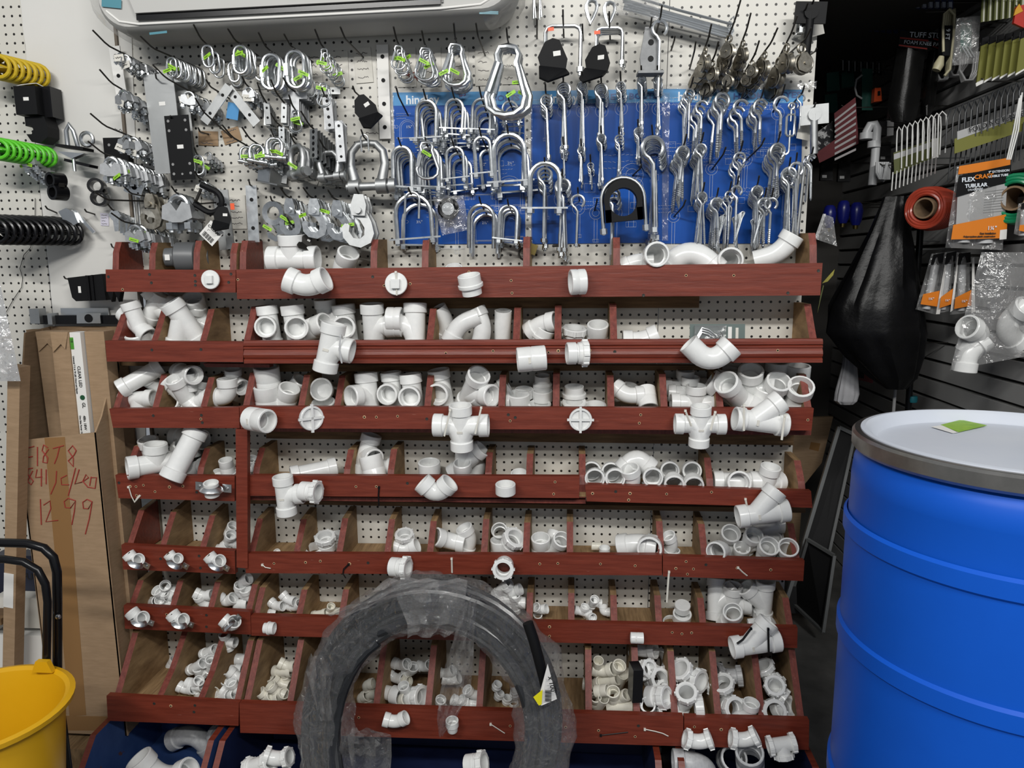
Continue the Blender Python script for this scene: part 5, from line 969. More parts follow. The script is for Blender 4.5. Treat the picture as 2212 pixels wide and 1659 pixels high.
# ---------------------------------------------------------------- air conditioner
ACW = noisy('ac_white_plastic', (0.47, 0.465, 0.445), (0.50, 0.495, 0.475), freq=2, rough=0.6, spec=0.3)  # white plastic darkened evenly, its shade put into the colour
def aircon():
    a, b = P(212, 40, .16), P(1122, 5, .16); z0 = P(640, 86, .03).z; z1 = z0+.34; o = V(((a.x+b.x)/2, 0, z0)); hw_ = (b.x-a.x)/2
    tilt = radians(1.0)
    k = thing('air_conditioner', loc=o, label='white wall air conditioner across the top left of pegboard', cat='air conditioner'); k.rotation_euler = (0, -tilt*.9, 0)
    def outline(ins, zb, r, y):
        x = hw_-ins; pts = []
        for s0, (cx, a0) in enumerate(((x-r, -90), (-x+r, 180))):
            for i in range(9):
                t = radians(a0 + (90*i/8)); pts.append(V((cx+r*cos(t), y, zb+r+r*sin(t))))
            if s0 == 0: pts += [V((x, y, z1-z0)), V((-x, y, z1-z0))]
        return pts
    m = M(); lay = [(0.03, .01, .07, 0), (0.01, .002, .085, -.03), (0, 0, .09, -.08), (.002, .0, .09, -.135), (.008, .003, .085, -.162), (.016, .012, .08, -.175)]
    rings = [outline(*l) for l in lay]; n = len(rings[0])
    for r in rings: m.v += [tuple(p) for p in r]
    for i in range(len(rings)-1):
        for j in range(n): m.f.append((i*n+j, (i+1)*n+j, (i+1)*n+(j+1) % n, i*n+(j+1) % n)); m.m.append(0)
    m.f.append(tuple((len(rings)-1)*n+j for j in range(n))); m.m.append(0)
    obj('body', m, ACW, k)
    xl, xr = -hw_+.125, hw_-.205
    obj('front_panel', M().prism([V((xl-.10, -.192, .33)), V((xr-.01, -.192, .33)), V((xr, -.192, .040)), V((xl, -.192, .040))], (0, .018, 0)), ACW, k, smooth=False)
    obj('air_slot', M().prism([V((xl-.002, -.184, .040)), V((xr+.002, -.184, .040)), V((xr+.002, -.184, .025)), V((xl-.002, -.184, .025))], (0, .006, 0)), BLK, k, smooth=False)
    obj('side_groove', M().prism([V((xr+.001, -.179, .33)), V((xr+.005, -.179, .33)), V((xr+.008, -.179, .03)), V((xr+.004, -.179, .03))], (0, .004, 0)), BLK, k, smooth=False)
    obj('lower_lip', M().tube([V((-hw_+.035, -.174, .055)), V((-hw_+.07, -.176, .026)), V((xl, -.178, .016)), V((xr, -.178, .016)), V((hw_-.10, -.176, .022)), V((hw_-.035, -.172, .055))], .003, 8), LABEL, k)  # whiter than the body: the edge highlight put into its colour
    obj('indicator_ring', M().lathe([(.022, -.003), (.026, 0), (.026, .004), (.018, .004)], 24, X4.Translation((hw_-.10, -.177, .125)) @ X4.Rotation(pi/2, 4, 'X')), mat('ac_grey', (.42, .42, .41), .4), k)
    TAPEB = mat('teal_tape', (.07, .24, .30), .35)
    for x, z, w, h, ry in ((-hw_+.055, .072, .055, .022, 8), (hw_-.065, .065, .05, .02, -14), (hw_-.08, .004, .05, .008, 4), (-hw_+.17, -.004, .05, .006, -3)):
        obj('tape_strip', M().bar((x, -.1795 if z > .05 else -.165, z), w, .001, h, ry=ry), TAPEB, k, smooth=False)
    # clear protective film around the lower half
    q = M(); prof = [(.0, -.010, .09, -.02), (-.014, -.012, .10, -.06), (-.014, -.010, .105, -.13), (-.006, -.004, .10, -.180), (.004, .016, .09, -.20)]
    rg = [outline(*l)[:9]+outline(*l)[11:] for l in prof]; n2 = len(rg[0]); rn = random.Random(5)
    for r in rg: q.v += [tuple(p+V((rn.uniform(-.003, .003), rn.uniform(-.003, .003), rn.uniform(-.004, .002)))) for p in r]
    for i in range(len(rg)-1):
        for j in range(n2-1): q.f.append((i*n2+j, (i+1)*n2+j, (i+1)*n2+j+1, i*n2+j+1)); q.m.append(0)
    obj('protective_film', q, film('thin_film', .03, .35, wr=5), k)
aircon()
# ---------------------------------------------------------------- left side
def drum_loops(name, label, px, py, n, w, h, r, mt, d, step, cat, ry=0):
    p = P(px, py, d); k = thing(name, loc=p, label=label, cat=cat)
    for i in range(n):
        m = M(); m.tube([V((-w/2, 0, 0))+V(q) for q in [(0, 0, 0)]][:0] + [V((x, 0, z)) for x, z in [(w/2*(1 if abs(cos(a)) > .999 else abs(cos(a))**.6*(1 if cos(a) > 0 else -1)), h/2*sin(a)) for a in [2*pi*j/20 for j in range(20)]]], r, 8, True)
        obj('loop', m, mt, k, loc=(step[0]*i, step[1]*i, step[2]*i)).rotation_euler = (0, radians(ry), 0)
    return k
drum_loops('yellow_rope_hank', 'yellow looped rope hank hanging at the upper left edge', -22, 140, 7, .12, .062, .006, mat('yellow_rope', (.55, .38, .01), .6), .12, (.009, .014, -.001), 'rope', 12)
drum_loops('green_band', 'bright green rubber bands stacked at the left edge', -25, 318, 9, .12, .055, .0055, mat('green_rubber', (.10, .55, .02), .45), .16, (.0075, .014, -.001), 'band', 10)
drum_loops('black_band', 'black rubber straps stacked at the left edge below the green bands', -30, 495, 12, .13, .07, .006, BLK, .20, (.0105, .014, .0), 'strap', 12)
t = thing('black_cover', loc=P(83, 245, .06), label='black plastic cover with notched lower half on white sheet', cat='cover')
s = pix(t.location); obj('upper_box', M().box(-34/s, 14/s, -.03, .02, -6/s, 52/s), BLKM, t, smooth=False)
obj('back_shell', M().box(0, 32/s, .0, .05, -8/s, 55/s), BLK, t, smooth=False)
m = M(); po = [V((x/s, -.012, z/s)) for x, z in [(-26, -8), (18, -8), (24, -30), (22, -50), (6, -62), (-16, -60), (-26, -44), (-14, -44), (-9, -34), (-14, -26), (-26, -27)]]; m.prism(po, (0, .05, 0)); obj('notched_plate', m, BLKM, t, smooth=False)
obj('price_sticker', M().box(-14/s, -2/s, -.0308, -.03, 22/s, 29/s), LABEL, t, smooth=False); obj('wire_tie', M().tube([V((-34/s, -.02, 53/s)), V((-16/s, -.03, 54/s)), V((2/s, 0, 62/s)), V((18/s, .03, 52/s))], .0012, 6), LABEL, t)
stack((48, 318), (108, 365), 'clip', 5, 44, 'beside the green bands', 'wire rope clip', t0=.85, t1=.2, cat='clip', hk=False, L=.12, jit=10, tags=2)
# chrome robe hook and clamps on the white sheet
p = P(160, 305, .07); s = pix(p); t = thing('chrome_strike', mtx=at(p), label='chrome toggle latch with black pads on the white sheet', cat='latch')
obj('loop_handle', M().tube([V((-10/s, -.01, -12/s)), V((-10/s, -.01, 20/s)), V((-2/s, -.01, 34/s)), V((6/s, -.01, 20/s)), V((8/s, .0, -12/s))], 5/s, 10), ZINC, t); obj('ring_staple', M().tube(arc((20/s, .02, 6/s), 14/s, 0, 360, 16)[:-1], 4/s, 8, True), ZINC, t)
obj('base_plate', M().bar((0, 0, -14/s), 62/s, .05, 6/s, ry=8), BLKM, t, smooth=False); obj('arrow_plate', M().prism([V((x/s, -.02, z/s)) for x, z in ((-32, -22), (30, -28), (0, -38))], (0, .02, 0)), ZINC, t, smooth=False); obj('lower_pad', M().bar((6/s, .01, -46/s), 58/s, .04, 6/s, ry=14), BLK, t, smooth=False); obj('bolt', M().tube([V((0, -.01, -36/s)), V((0, -.01, -64/s))], 3.5/s, 8), ZINC, t)
for i, (x, y) in enumerate(((124, 403), (213, 416))):
    p = P(x, y, .08-.02*i); s = pix(p); t = thing('pipe_clip', mtx=at(p, rot(0, -8, -20+40*i)), label='black double ring pipe clip on the white sheet, %s of the two' % ['left', 'right'][i], cat='clip', group='black double pipe clips')
    for z in (13/s, -13/s): obj('ring', M().lathe([(11/s, -.02), (16.5/s, -.02), (16.5/s, .02), (11/s, .02)], 22, X4.Translation((0, 0, z)) @ X4.Rotation(pi/2, 4, 'X'), 0, True), BLK, t)
    obj('screw_tab', M().bar((10/s, 0, 0), 14/s, .014, 9/s), HOOK, t, smooth=False)
p = P(150, 473, .05); s = pix(p); t = thing('door_latch', mtx=at(p, rot(0, 10, 0)), label='chrome latch with long tongue hanging on the white sheet', cat='latch')
obj('curved_body', M().prism([V((x/s, -.012, z/s)) for x, z in ((-20, 12), (-4, 22), (14, 16), (26, -4), (10, -16), (-8, -4))], (0, .03, 0)), ZINC, t, smooth=False); obj('tongue', M().prism([V((x/s, 0, z/s)) for x, z in ((0, 20), (14, 20), (58, -18), (54, -22))], (0, .006, 0)), ZINC, t, smooth=False); obj('foot', M().bar((-14/s, -.01, -20/s), 12/s, .02, 24/s, ry=30), NICK, t, smooth=False)
hook((98, 445), (123, 460), .06, label='nail left of the chrome latch with long tongue'); paper('c', P(226, 474, .006), .026, .038, mat('lilac_card', (.62, .6, .7), .7), 3, 'small lilac handwritten card on the white sheet', 'card', 4, name='price_card')
plate('black_pad', 252, 344, 54, 90, BLKM, 'black square plate behind the row of large clips', .03, .03, holes=[(-14, -30, 3), (12, -30, 3)])
p = P(195, 622, .06); s = pix(p); t = thing('black_bracket', mtx=at(p), label='black ribbed plastic bracket at the left end of the top tray', cat='bracket')
obj('ribbed_plate', M().prism([V((x/s, -.015, z/s)) for x, z in ((-42, 22), (36, 30), (40, -26), (-28, -28), (-36, -20))], (0, .03, 0)), BLKM, t, smooth=False); obj('rib', M().box(2/s, 8/s, -.022, .0, -27/s, 27/s), BLK, t, smooth=False); obj('rib', M().box(14/s, 17/s, -.02, .0, -27/s, 28/s), BLK, t, smooth=False)
for x in (50, 66): obj('foot', M().prism([V(((x-8)/s, -.01, -8/s)), V(((x+6)/s, -.01, -8/s)), V((x/s, -.01, -30/s))], (0, .02, 0)), BLKM, t, smooth=False)
obj('price_sticker', M().box(-20/s, -14/s, -.0158, -.015, -10/s, 4/s), LABEL, t, smooth=False); hook((138, 597), (156, 606), .05, label='nail holding the black ribbed bracket'); hook((240, 527), (252, 540), .06, label='nail above the left end of the top tray')
# rail of brackets on the box edge
o = P(160, 690, .03); s = pix(o); t = thing('rail_bracket', loc=o, label='black slotted rail with zinc brackets behind the cardboard box', cat='rail')
obj('slotted_rail', M().box(-88/s, 100/s, -.005, .01, -10/s, 9/s), BLK, t, smooth=False); obj('hole_plate', M().prism([V((x/s, -.014, z/s)) for x, z in ((14, 14), (66, 14), (66, -8), (12, -8))], (0, .004, 0)), ZINC, t, smooth=False)
obj('plate_hole', M().lathe([(9/s, -.0006), (9/s, .0006)], 20, X4.Translation((40/s, -.0148, 3/s)) @ X4.Rotation(pi/2, 4, 'X')), BLKM, t); obj('back_flange', M().box(-34/s, 74/s, .011, .015, 6/s, 24/s), ZINC, t, smooth=False); obj('post_clip', M().box(-90/s, -68/s, -.02, .012, -8/s, 24/s), GALV, t, smooth=False); obj('post_clip', M().box(-50/s, -40/s, -.02, .012, -10/s, 14/s), GALV, t, smooth=False)
# crack wire
m = M(); m.tube([P(x, y, .001) for x, y in ((76, 428), (76, 470), (66, 535), (52, 550), (43, 580), (49, 600), (47, 620), (30, 645), (10, 680))], .0009, 5); obj('thin_wire', m, BLKM, label='thin dark wire running down the left pegboard', cat='wire')
# ---------------------------------------------------------------- tall cardboard box of tubes
def BX(px, py, d): return P(px, py, d)
DB = .205; o = P(150, 1580, DB); k = thing('cardboard_box', loc=o, label='tall open cardboard box with red handwriting and brown tape', cat='box')
fl, fr_, bl_, br_ = P(38, 952, DB), P(207, 934, DB), P(62, 1580, DB), P(243, 1580, DB); zt = P(120, 705, .02).z
xl, xr, zb = fl.x+.005, fr_.x+.006, bl_.z
q = [V((fl.x, -DB, fl.z)), V((fr_.x, -DB, fr_.z)), V((fr_.x+.004, -DB, zb)), V((fl.x+.004, -DB, zb))]
obj('front_wall', M().prism([p-o for p in q], (0, .005, 0)), CARD, k, smooth=False)
obj('right_wall', M().prism([V((fr_.x, -DB, zb))-o, V((fr_.x, -DB, fr_.z))-o, V((fr_.x, -.17, fr_.z+.04))-o, V((fr_.x, -.02, zt))-o, V((fr_.x, -.015, zb))-o], (-.005, 0, 0)), CARD, k, smooth=False)
obj('left_wall', M().prism([V((fl.x, -DB, zb))-o, V((fl.x, -DB, fl.z))-o, V((fl.x, -.13, zt-.01))-o, V((fl.x, -.015, zt))-o, V((fl.x, -.015, zb))-o], (.005, 0, 0)), CARDD, k, smooth=False)
obj('back_wall', M().prism([V((fl.x, -.02, zb))-o, V((fl.x, -.02, zt))-o, V((fr_.x, -.02, zt))-o, V((fr_.x, -.02, zb))-o], (0, .005, 0)), CARDD, k, smooth=False)
c = [P(x, y, DB+.0006)-o for x, y in ((96, 946), (140, 944), (186, 1545), (150, 1547))]; obj('tape_strip', M().prism(c, (0, .0005, 0)), TAPE, k, smooth=False)
c = [P(x, y, DB+.0006)-o for x, y in ((66, 1545), (242, 1548), (243, 1578), (66, 1578))]; obj('tape_strip', M().prism(c, (0, .0005, 0)), TAPE, k, smooth=False)
ST = ["165,1115 180,985 235,970", "175,1050 225,1040", "258,975 258,1105", "330,980 300,960 290,1000 330,1050 325,1085 295,1080 300,1040 335,990", "365,985 440,965", "410,975 395,1040 375,1090", "525,1000 500,965 470,1000 505,1050 505,1110 470,1070 510,1030 525,1000",
      "225,1120 195,1125 190,1160 230,1210 215,1235 190,1210 225,1140", "255,1130 245,1185 290,1180", "285,1125 285,1245", "318,1130 318,1230", "390,1140 385,1220 350,1300", "460,1170 420,1190 425,1235 475,1235", "520,1120 495,1220 470,1310", "545,1130 515,1230 565,1215", "575,1210 610,1185 592,1165 570,1210 600,1245", "628,1180 618,1240", "625,1185 665,1185 655,1260 600,1250",
      "278,1335 285,1510", "300,1375 345,1345 350,1400 315,1490 400,1480", "520,1345 470,1328 442,1350 450,1392 485,1395 520,1348 512,1420 495,1510", "634,1352 600,1335 570,1355 575,1398 608,1400 635,1352 615,1470 588,1575"]
for sgm in ST:
    pts = [P(float(a)/3.19, 660+float(b)/3.19, DB+.0014)-o for a, b in (w.split(',') for w in sgm.split())]; obj('marker_stroke', M().tube(pts, .0016, 6), REDINK, k)
# logo ring on the inside of the right wall, small grid mark below
lp = V((fr_.x+.001, -.10, P(238, 795, .1).z))-o; obj('printed_logo', M().lathe([(.034, -.0006), (.034, .0006)], 28, X4.Translation(lp) @ X4.Rotation(pi/2, 4, 'Y')), BLKM, k)
lg = M(); lg.tube([lp+V((.002, .018*cos(a), .018*sin(a))) for a in [radians(40+i*28) for i in range(11)]] + [lp+V((.002, 0, 0))], .0022, 5); obj('printed_logo', lg, CARD, k)
gm = M()
for i in range(3):
    for j in range(4): y, z = -.11+i*.016, P(270, 1075, .1).z+j*.016; gm.box(.0008, .0014, y, y+.012, z-o.z, z-o.z+.012, 0, X4.Translation((fr_.x-o.x, -o.y-.0, 0)))
obj('printed_pattern', gm, BLKM, k, smooth=False)
def carton(name, pxs, top, d, w, dp, mt, label, lean=0, h=1.0, flap=True, cat='carton'):
    p = P(pxs, top, d); k2 = thing(name, loc=p, label=label, cat=cat); k2.rotation_euler = (0, radians(lean), 0)
    sl = obj('sleeve', M().box(-w/2, w/2, 0, dp, -h, 0), mt, k2, smooth=False)
    if flap: obj('end_flap', M().prism([V((-w/2, 0, 0)), V((w/2, 0, 0)), V((w*.3, -.004, -.05)), V((w*.1, -.005, -.035)), V((-w*.4, -.004, -.06))], (0, -.0016, 0)), CARD, sl, smooth=False)
    return k2
hb = P(120, 720, .1).z-zb-.01
carton('tube_carton', 74, 712, .06, .055, .03, CARDD, 'brown tube carton at the back left inside the tall box', -1.5, hb-.02, False)
carton('tube_carton', 98, 716, .12, .062, .05, CARD, 'torn brown tube carton left of the white printed carton', -1.0, hb-.02)
carton('tube_carton', 128, 717, .16, .055, .05, CARD, 'brown tube carton with folded flap, middle of the box', 0, hb-.02)
carton('tube_carton', 203, 716, .14, .06, .05, CARD, 'brown tube carton right of the white printed carton', 0, hb-.02, False)
t = carton('printed_carton', 161, 718, .155, .034, .04, LABEL, 'white printed led tube carton standing in the tall box', 0, hb-.02, False)
def vtext(body, x, z, size, m_, k_): text('printed_text', body, None, size, m_, k_, mtx=X4.Translation((x, -.0008, z)) @ X4.Rotation(radians(90), 4, 'Y') @ X4.Rotation(radians(90), 4, 'X'), bold=.0002)
vtext('CLEAR LED', -.002, -.10, .013, BINK, t); vtext('GL', .001, -.21, .014, BINK, t); vtext('Universal T12 & T8 LED Direct and Bypass', -.013, -.07, .0065, BINK, t); vtext('48in 18W', 0, -.25, .011, BINK, t); vtext('One Side Power Or 2 Side', -.012, -.25, .007, BINK, t)
obj('green_square', M().box(-.017, -.006, -.001, 0, -.05, -.015), mat('print_green', (.07, .30, .03), .5), t, smooth=False); vtext('18', -.014, -.02, .010, BINK, t)
obj('round_logo', M().lathe([(.0075, -.0006), (.0075, .0006)], 20, X4.Translation((.004, -.0008, -.195)) @ X4.Rotation(pi/2, 4, 'X')), mat('logo_dark_green', (.01, .08, .03), .5), t)
k2 = carton('tube_carton', 30, 792, .26, .037, .04, CARD, 'single long brown tube carton leaning left of the tall box', 8.2, P(20, 792, .26).z+.08, False)
obj('printed_sticker', M().box(-.0185, .012, -.001, 0, -.74, -.63), LABEL, k2, smooth=False)
# wood plank under the box, boxes behind the frame, black tube frame, yellow bucket
p = P(150, 1592, .20); obj('wood_plank', M().box(-.22, .12, -.05, .22, -p.z-.12, -.004), WOOD, loc=p, smooth=False, label='worn wooden plank on the floor under the tall box', cat='plank')
def crate(name, x, y, d, w, h, dp, mt, label, txt=()):
    p = P(x, y, d); k2 = thing(name, loc=p, label=label, cat='box'); obj('carton_body', M().box(-w/2, w/2, 0, dp, -h, 0), mt, k2, smooth=False)
    for b, tx_, tz, sz in txt: text('printed_text', b, (tx_, -.0008, tz), sz, BINK, k2, bold=.0006)
    return k2
crate('tile_carton', 40, 1292, .17, .17, .10, .15, PAPER, 'beige floor tile carton with black print behind the tube frame', (('EDGE', -.03, -.025, .012), ('TILES', -.03, -.038, .012), ('X12', -.035, -.055, .016), ('AR', -.02, -.092, .02)))
crate('white_carton', 40, 1372, .18, .18, .20, .15, LABEL, 'plain white carton under the beige tile carton'); crate('dark_package', 30, 1200, .12, .14, .13, .05, mat('dark_navy_print', (.015, .02, .04), .4), 'dark printed package on a shelf behind the tube frame', (('FUSE', .02, -.08, .03),)); crate('purple_package', 58, 1208, .10, .04, .12, .05, mat('purple_print', (.16, .07, .2), .4), 'narrow purple package beside the dark printed package')
p = P(20, 1285, .08); obj('wall_shelf', M().box(-.25, .10, -.16, .07, -.02, 0), CLEAT, loc=p, smooth=False, label='narrow brown shelf behind the black tube frame', cat='shelf')
o = P(133, 1400, .50); s = pix(o); k = thing('hand_truck', loc=o, label='black bent steel tube frame at the lower left', cat='frame')
def PT(lst, d): return [P(x, y, d)-o for x, y in lst]
obj('outer_tube', M().tube(PT([(-60, 1172), (0, 1172), (60, 1174), (95, 1184), (115, 1204), (123, 1235), (124, 1300), (124, 1480)], .50) + [V((P(126, 1480, .5)-o).to_tuple())*1+V((0, 0, -.50))], .0115, 12), BLK, k)
obj('inner_tube', M().tube(PT([(-60, 1210), (10, 1208), (52, 1214), (82, 1232), (98, 1262), (103, 1300), (100, 1440)], .54) + [P(98, 1440, .54)-o+V((0, 0, -.44))], .010, 12), BLK, k)
for x, y in ((125, 1333), (105, 1332)): obj('rivet', M().lathe([(0, -.004), (.005, -.003), (.007, 0), (.007, .003)], 14, X4.Translation(P(x, y, .516)-o) @ X4.Rotation(-pi/2, 4, 'X')), ZINC, k)
YEL = noisy('yellow_plastic', (0.68, 0.36, 0.005), (0.74, 0.41, 0.01), freq=3, rough=0.35)
p = P(-42, 1530, .72); k = thing('yellow_bucket', loc=(p.x, p.y, 0), label='yellow plastic mop bucket at the lower left corner', cat='bucket'); z = p.z
prof = [(.12, -.11), (.125, -.12), (.150, z*.45), (.168, z-.06), (.170, z-.02), (.192, z-.012), (.194, z), (.182, z+.003), (.172, z-.004), (.162, z-.06), (.142, z*.45), (.118, -.1), (0, -.1)]
obj('tub', M().lathe([(0, -.118)] + prof, 48), YEL, k); obj('spout_tab', M().prism([V((.04, -.0, z)), V((.095, 0, z)), V((.083, 0, z+.03)), V((.052, 0, z+.03))], (0, .014, 0)), YEL, k, smooth=False).location = (-.03, .155, 0)
# translucent bag at the far left
p = P(-30, 540, .3); k = thing('translucent_bag', loc=p, label='milky translucent plastic bag at the left edge', cat='bag'); bag(k, 'milky_film', [(-.10, 0, .02), (.02, 0, 0), (.055, 0, -.36), (-.10, 0, -.36)], .03, film('milky_film', .5, .8, wr=14), seed=3)
# ---------------------------------------------------------------- coil of black pipe in clear film
def coil():
    c = P(935, 1556, .43); R = .298; o = V((c.x, c.y, 0)); k = thing('pipe_coil', loc=o, label='big coil of black poly pipe wrapped in torn clear film', cat='pipe coil')
    def pt(a, rr, dy):
        z = rr*sin(a); z = z if z > 0 else z*min(1, (c.z+.12-.085)/R)
        return V((rr*cos(a), dy + .10*sin(a)*(1 if sin(a) > 0 else 1.6)*.9, c.z+z))
    n, seg = 26, 44; pts = []; rn = random.Random(2)
    off = [(rn.uniform(-.050, .050), rn.uniform(-.045, .045)) for i in range(n+2)]
    off.sort(key=lambda q: q[0]*.3+q[1])
    for i in range(n*seg):
        u = i/seg; j = int(u); f_ = u-j; w_ = f_*f_*(3-2*f_); a = 2*pi*f_+2.2
        dr = off[j][0]*(1-w_)+off[j+1][0]*w_ + .004*sin(3*a+j); dy = off[j][1]*(1-w_)+off[j+1][1]*w_ + .004*cos(2*a+j*1.7)
        pts.append(pt(a, R+dr, dy))
    obj('pipe', M().tube(pts, .0128, 9), noisy('black_poly_pipe', (.010, .011, .013), (.028, .03, .034), freq=5, rough=.22), k)
    e = [P(1140, 1345, .50)-o, P(1152, 1380, .505)-o, P(1163, 1420, .505)-o, P(1174, 1462, .50)-o, P(1182, 1500, .47)-o]; obj('loose_end', M().tube(e, .0135, 12), BLKM, k)
    q = M(); nu, nv = 210, 28; NZ.seed_set(4)
    for i in range(nu+1):
        a = 2*pi*i/nu
        for j in range(nv):
            b = 2*pi*j/nv; base = pt(a, R+.074*cos(b), .066*sin(b)); dn = NZ.noise(base*9)*.018 + NZ.noise(base*26)*.010 + abs(NZ.noise(base*48))*.007; q.v.append(tuple(pt(a, R+(.074+dn)*cos(b), (.066+dn)*sin(b))))
    for i in range(nu):
        for j in range(nv): q.f.append((i*nv+j, (i+1)*nv+j, (i+1)*nv+(j+1) % nv, i*nv+(j+1) % nv)); q.m.append(0)
    obj('clear_wrap', q, film('wrap_film', .07, .5, wr=30, rough=.11, dif=.18, bd=.05), k)
    film('torn_film', .13, .6, wr=30, rough=.12, dif=.3, bd=.05)
    def strip(name, rows, seed):
        rn = random.Random(seed); m = M(); nu = 8
        L_ = []
        for i in range(len(rows)-1):
            for f_ in range(4): L_.append([rows[i][t_]+(rows[i+1][t_]-rows[i][t_])*f_/4 for t_ in range(4)])
        L_.append(list(rows[-1]))
        for x0, x1, y, d in L_:
            for u in range(nu+1): m.v.append(tuple(P(x0+(x1-x0)*u/nu, y+rn.uniform(-5, 5), d+rn.uniform(-.018, .018)+.02*sin(u*1.7+y*.05))-o))
        for v in range(len(L_)-1):
            for u in range(nu): m.f.append((v*(nu+1)+u, v*(nu+1)+u+1, (v+1)*(nu+1)+u+1, (v+1)*(nu+1)+u)); m.m.append(0)
        obj(name, m, MAT['torn_film'], k)
    strip('torn_film_tail', [(1000, 1030, 1300, .52), (985, 1025, 1360, .5), (962, 1022, 1440, .48), (950, 1015, 1500, .47), (944, 985, 1550, .46), (948, 956, 1590, .46)], 1)
    strip('torn_film_flap', [(668, 700, 1415, .5), (660, 720, 1450, .5), (676, 712, 1500, .5), (690, 720, 1560, .5)], 2)
    strip('torn_film_flap', [(700, 760, 1330, .52), (790, 850, 1290, .53), (840, 1010, 1250, .52), (880, 1000, 1350, .5), (880, 960, 1375, .48)], 3)
    strip('torn_film_lump', [(760, 800, 1575, .5), (750, 845, 1590, .52), (755, 846, 1630, .52), (770, 840, 1700, .5)], 4)
    t = [P(x, y, d)-o for x, y, d in ((1183, 1434, .53), (1203, 1510, .52), (1170, 1524, .535), (1160, 1520, .535))]
    obj('paper_label', M().prism(t, (0, .001, 0)), LABEL, k, smooth=False); obj('yellow_label', M().prism([P(x, y, .537)-o for x, y in ((1172, 1490), (1152, 1506), (1164, 1524), (1170, 1522))], (0, .001, 0)), mat('label_yellow', (.75, .68, .01), .5), k, smooth=False)
    text('printed_text', "x 100'", None, .018, BINK, k, mtx=X4.Translation(P(1184, 1462, .5425)-o) @ X4.Rotation(radians(80), 4, 'Y') @ X4.Rotation(radians(90), 4, 'X'), bold=.0003)
    bm = M(); b0 = P(1186, 1492, .5415)-o
    for i in range(9): bm.box(-.010, .006, 0, .0006, -i*.0036, -i*.0036+(.0022 if i % 3 else .0012), 0, X4.Translation(b0))
    obj('barcode_pattern', bm, BINK, k, smooth=False)
coil()
# ---------------------------------------------------------------- blue drum
DR = noisy('drum_blue', (0.002, 0.085, 0.52), (0.003, 0.10, 0.60), freq=2.5, rough=0.45, bump=0.03, spec=0.3)
DC = V((.872, -.752, 0)); zt = 1.158; k = thing('plastic_drum', loc=DC, label='large blue plastic drum with metal ring and pale lid at right', cat='drum')
prof = [(0, -.12), (.27, -.12), (.285, -.09), (.296, 0)]
def rib(z): return [(.297, z-.022), (.303, z-.016), (.303, z+.016), (.297, z+.022)]
prof += rib(.40) + rib(.735) + rib(.965) + [(.2955, zt-.235), (.293, zt-.10), (.2935, zt-.098), (.290, zt-.06), (.283, zt-.045), (.276, zt-.038), (.272, zt-.03), (0, zt-.03)]
obj('shell', M().lathe(prof, 96), DR, k)
obj('clamp_ring', M().lathe([(.274, zt-.034), (.292, zt-.034), (.297, zt-.028), (.297, zt-.004), (.292, zt+.001), (.281, zt+.002), (.281, zt-.004)], 96, None, 0, True), noisy('ring_steel', (.30, .29, .27), (.45, .43, .40), freq=20, rough=.32, metal=1.0), k)
obj('lid', M().lathe([(0, zt-.03), (.272, zt-.03), (.283, zt-.004), (.281, zt+.004), (.272, zt+.005), (.262, zt-.002), (.255, zt-.016), (.25, zt-.02), (.12, zt-.018), (0, zt-.018)], 96), noisy('lid_white', (.56, .60, .68), (.64, .67, .73), freq=3, rough=.4), k)
c = P(2080, 921, .75); c = V((c.x, c.y, zt-.017)); r_ = FW
def onlid(px, py): 
    r = FW + RT*((px-1106)/F) - UP*((py-829.5)/F); t = (zt-.0165-EYE)/r.z; return CAM + r*t - DC
obj('green_sticker', M().prism([onlid(*q) for q in ((2032, 918), (2076, 907), (2132, 919), (2068, 934))], (0, 0, .0006)), noisy('sticker_green', (.20, .42, .03), (.33, .52, .05), freq=60, rough=.5), k, smooth=False)
obj('white_sticker', M().prism([onlid(*q) for q in ((2012, 922), (2034, 919), (2070, 934), (2058, 936))], (0, 0, .0006)), LABEL, k, smooth=False)
# ---------------------------------------------------------------- things hanging in the dark alcove (distances behind the pegboard plane)
def held(p, label):
    """thin display hook from the slat wall to a hanging thing"""
    p = p + V((0, .004, -.004)); q = V((XR-.001, p.y, p.z-.006)); lw = ('steel hook behind ' + label).split()[:16]
    obj('slatwall_hook', M().tube([q, p+V((.004, 0, -.004)), p+V((-.012, -.0, .006))], .0022, 6), HOOK, label=' '.join(lw), cat='hook', group='slatwall hooks')
def hang(name, label, cat, polys, Y, th=.01, rz=0, hook_=True):
    """object made of flat pieces given by photo outlines on the plane Y, each of real thickness"""
    x0, y0 = polys[0][1][0]; o = P(x0, y0, -Y); k = thing(name, loc=o, label=label, cat=cat)
    for pn, pts, mt, dy, t in polys:
        obj(pn, M().prism([P(x, y, -Y+dy)-o for x, y in pts], (0, t, 0)), mt, k, smooth=False)
    if Y > .14 and hook_: pts = polys[0][1]; held((P(*pts[0], -Y)+P(*pts[1], -Y))/2, label)
    return k, o
def rect(x0, y0, x1, y1): return [(x0, y0), (x1, y0), (x1, y1), (x0, y1)]
def wires(k, o, name, lst, r, mt, Y):
    m = M()
    for i, pts in enumerate(lst): obj(name, M().tube([P(x, y, -Y)-o for x, y in pts], r, 6), mt, k)
def wallhook(px, py, lab): 
    a = PXW(px, py, XR-.002); obj('slatwall_hook', M().tube([a, a+V((-.14, 0, .0)), a+V((-.165, 0, .02))], .003, 7), ZINC, label=lab, cat='hook', group='slatwall hooks')
CREAM = mat('cream_cord', (.50, .46, .30), .45); ORB = mat('bag_orange', (.75, .22, .02), .35); BGR = mat('bag_grey', (.42, .42, .42), .4)
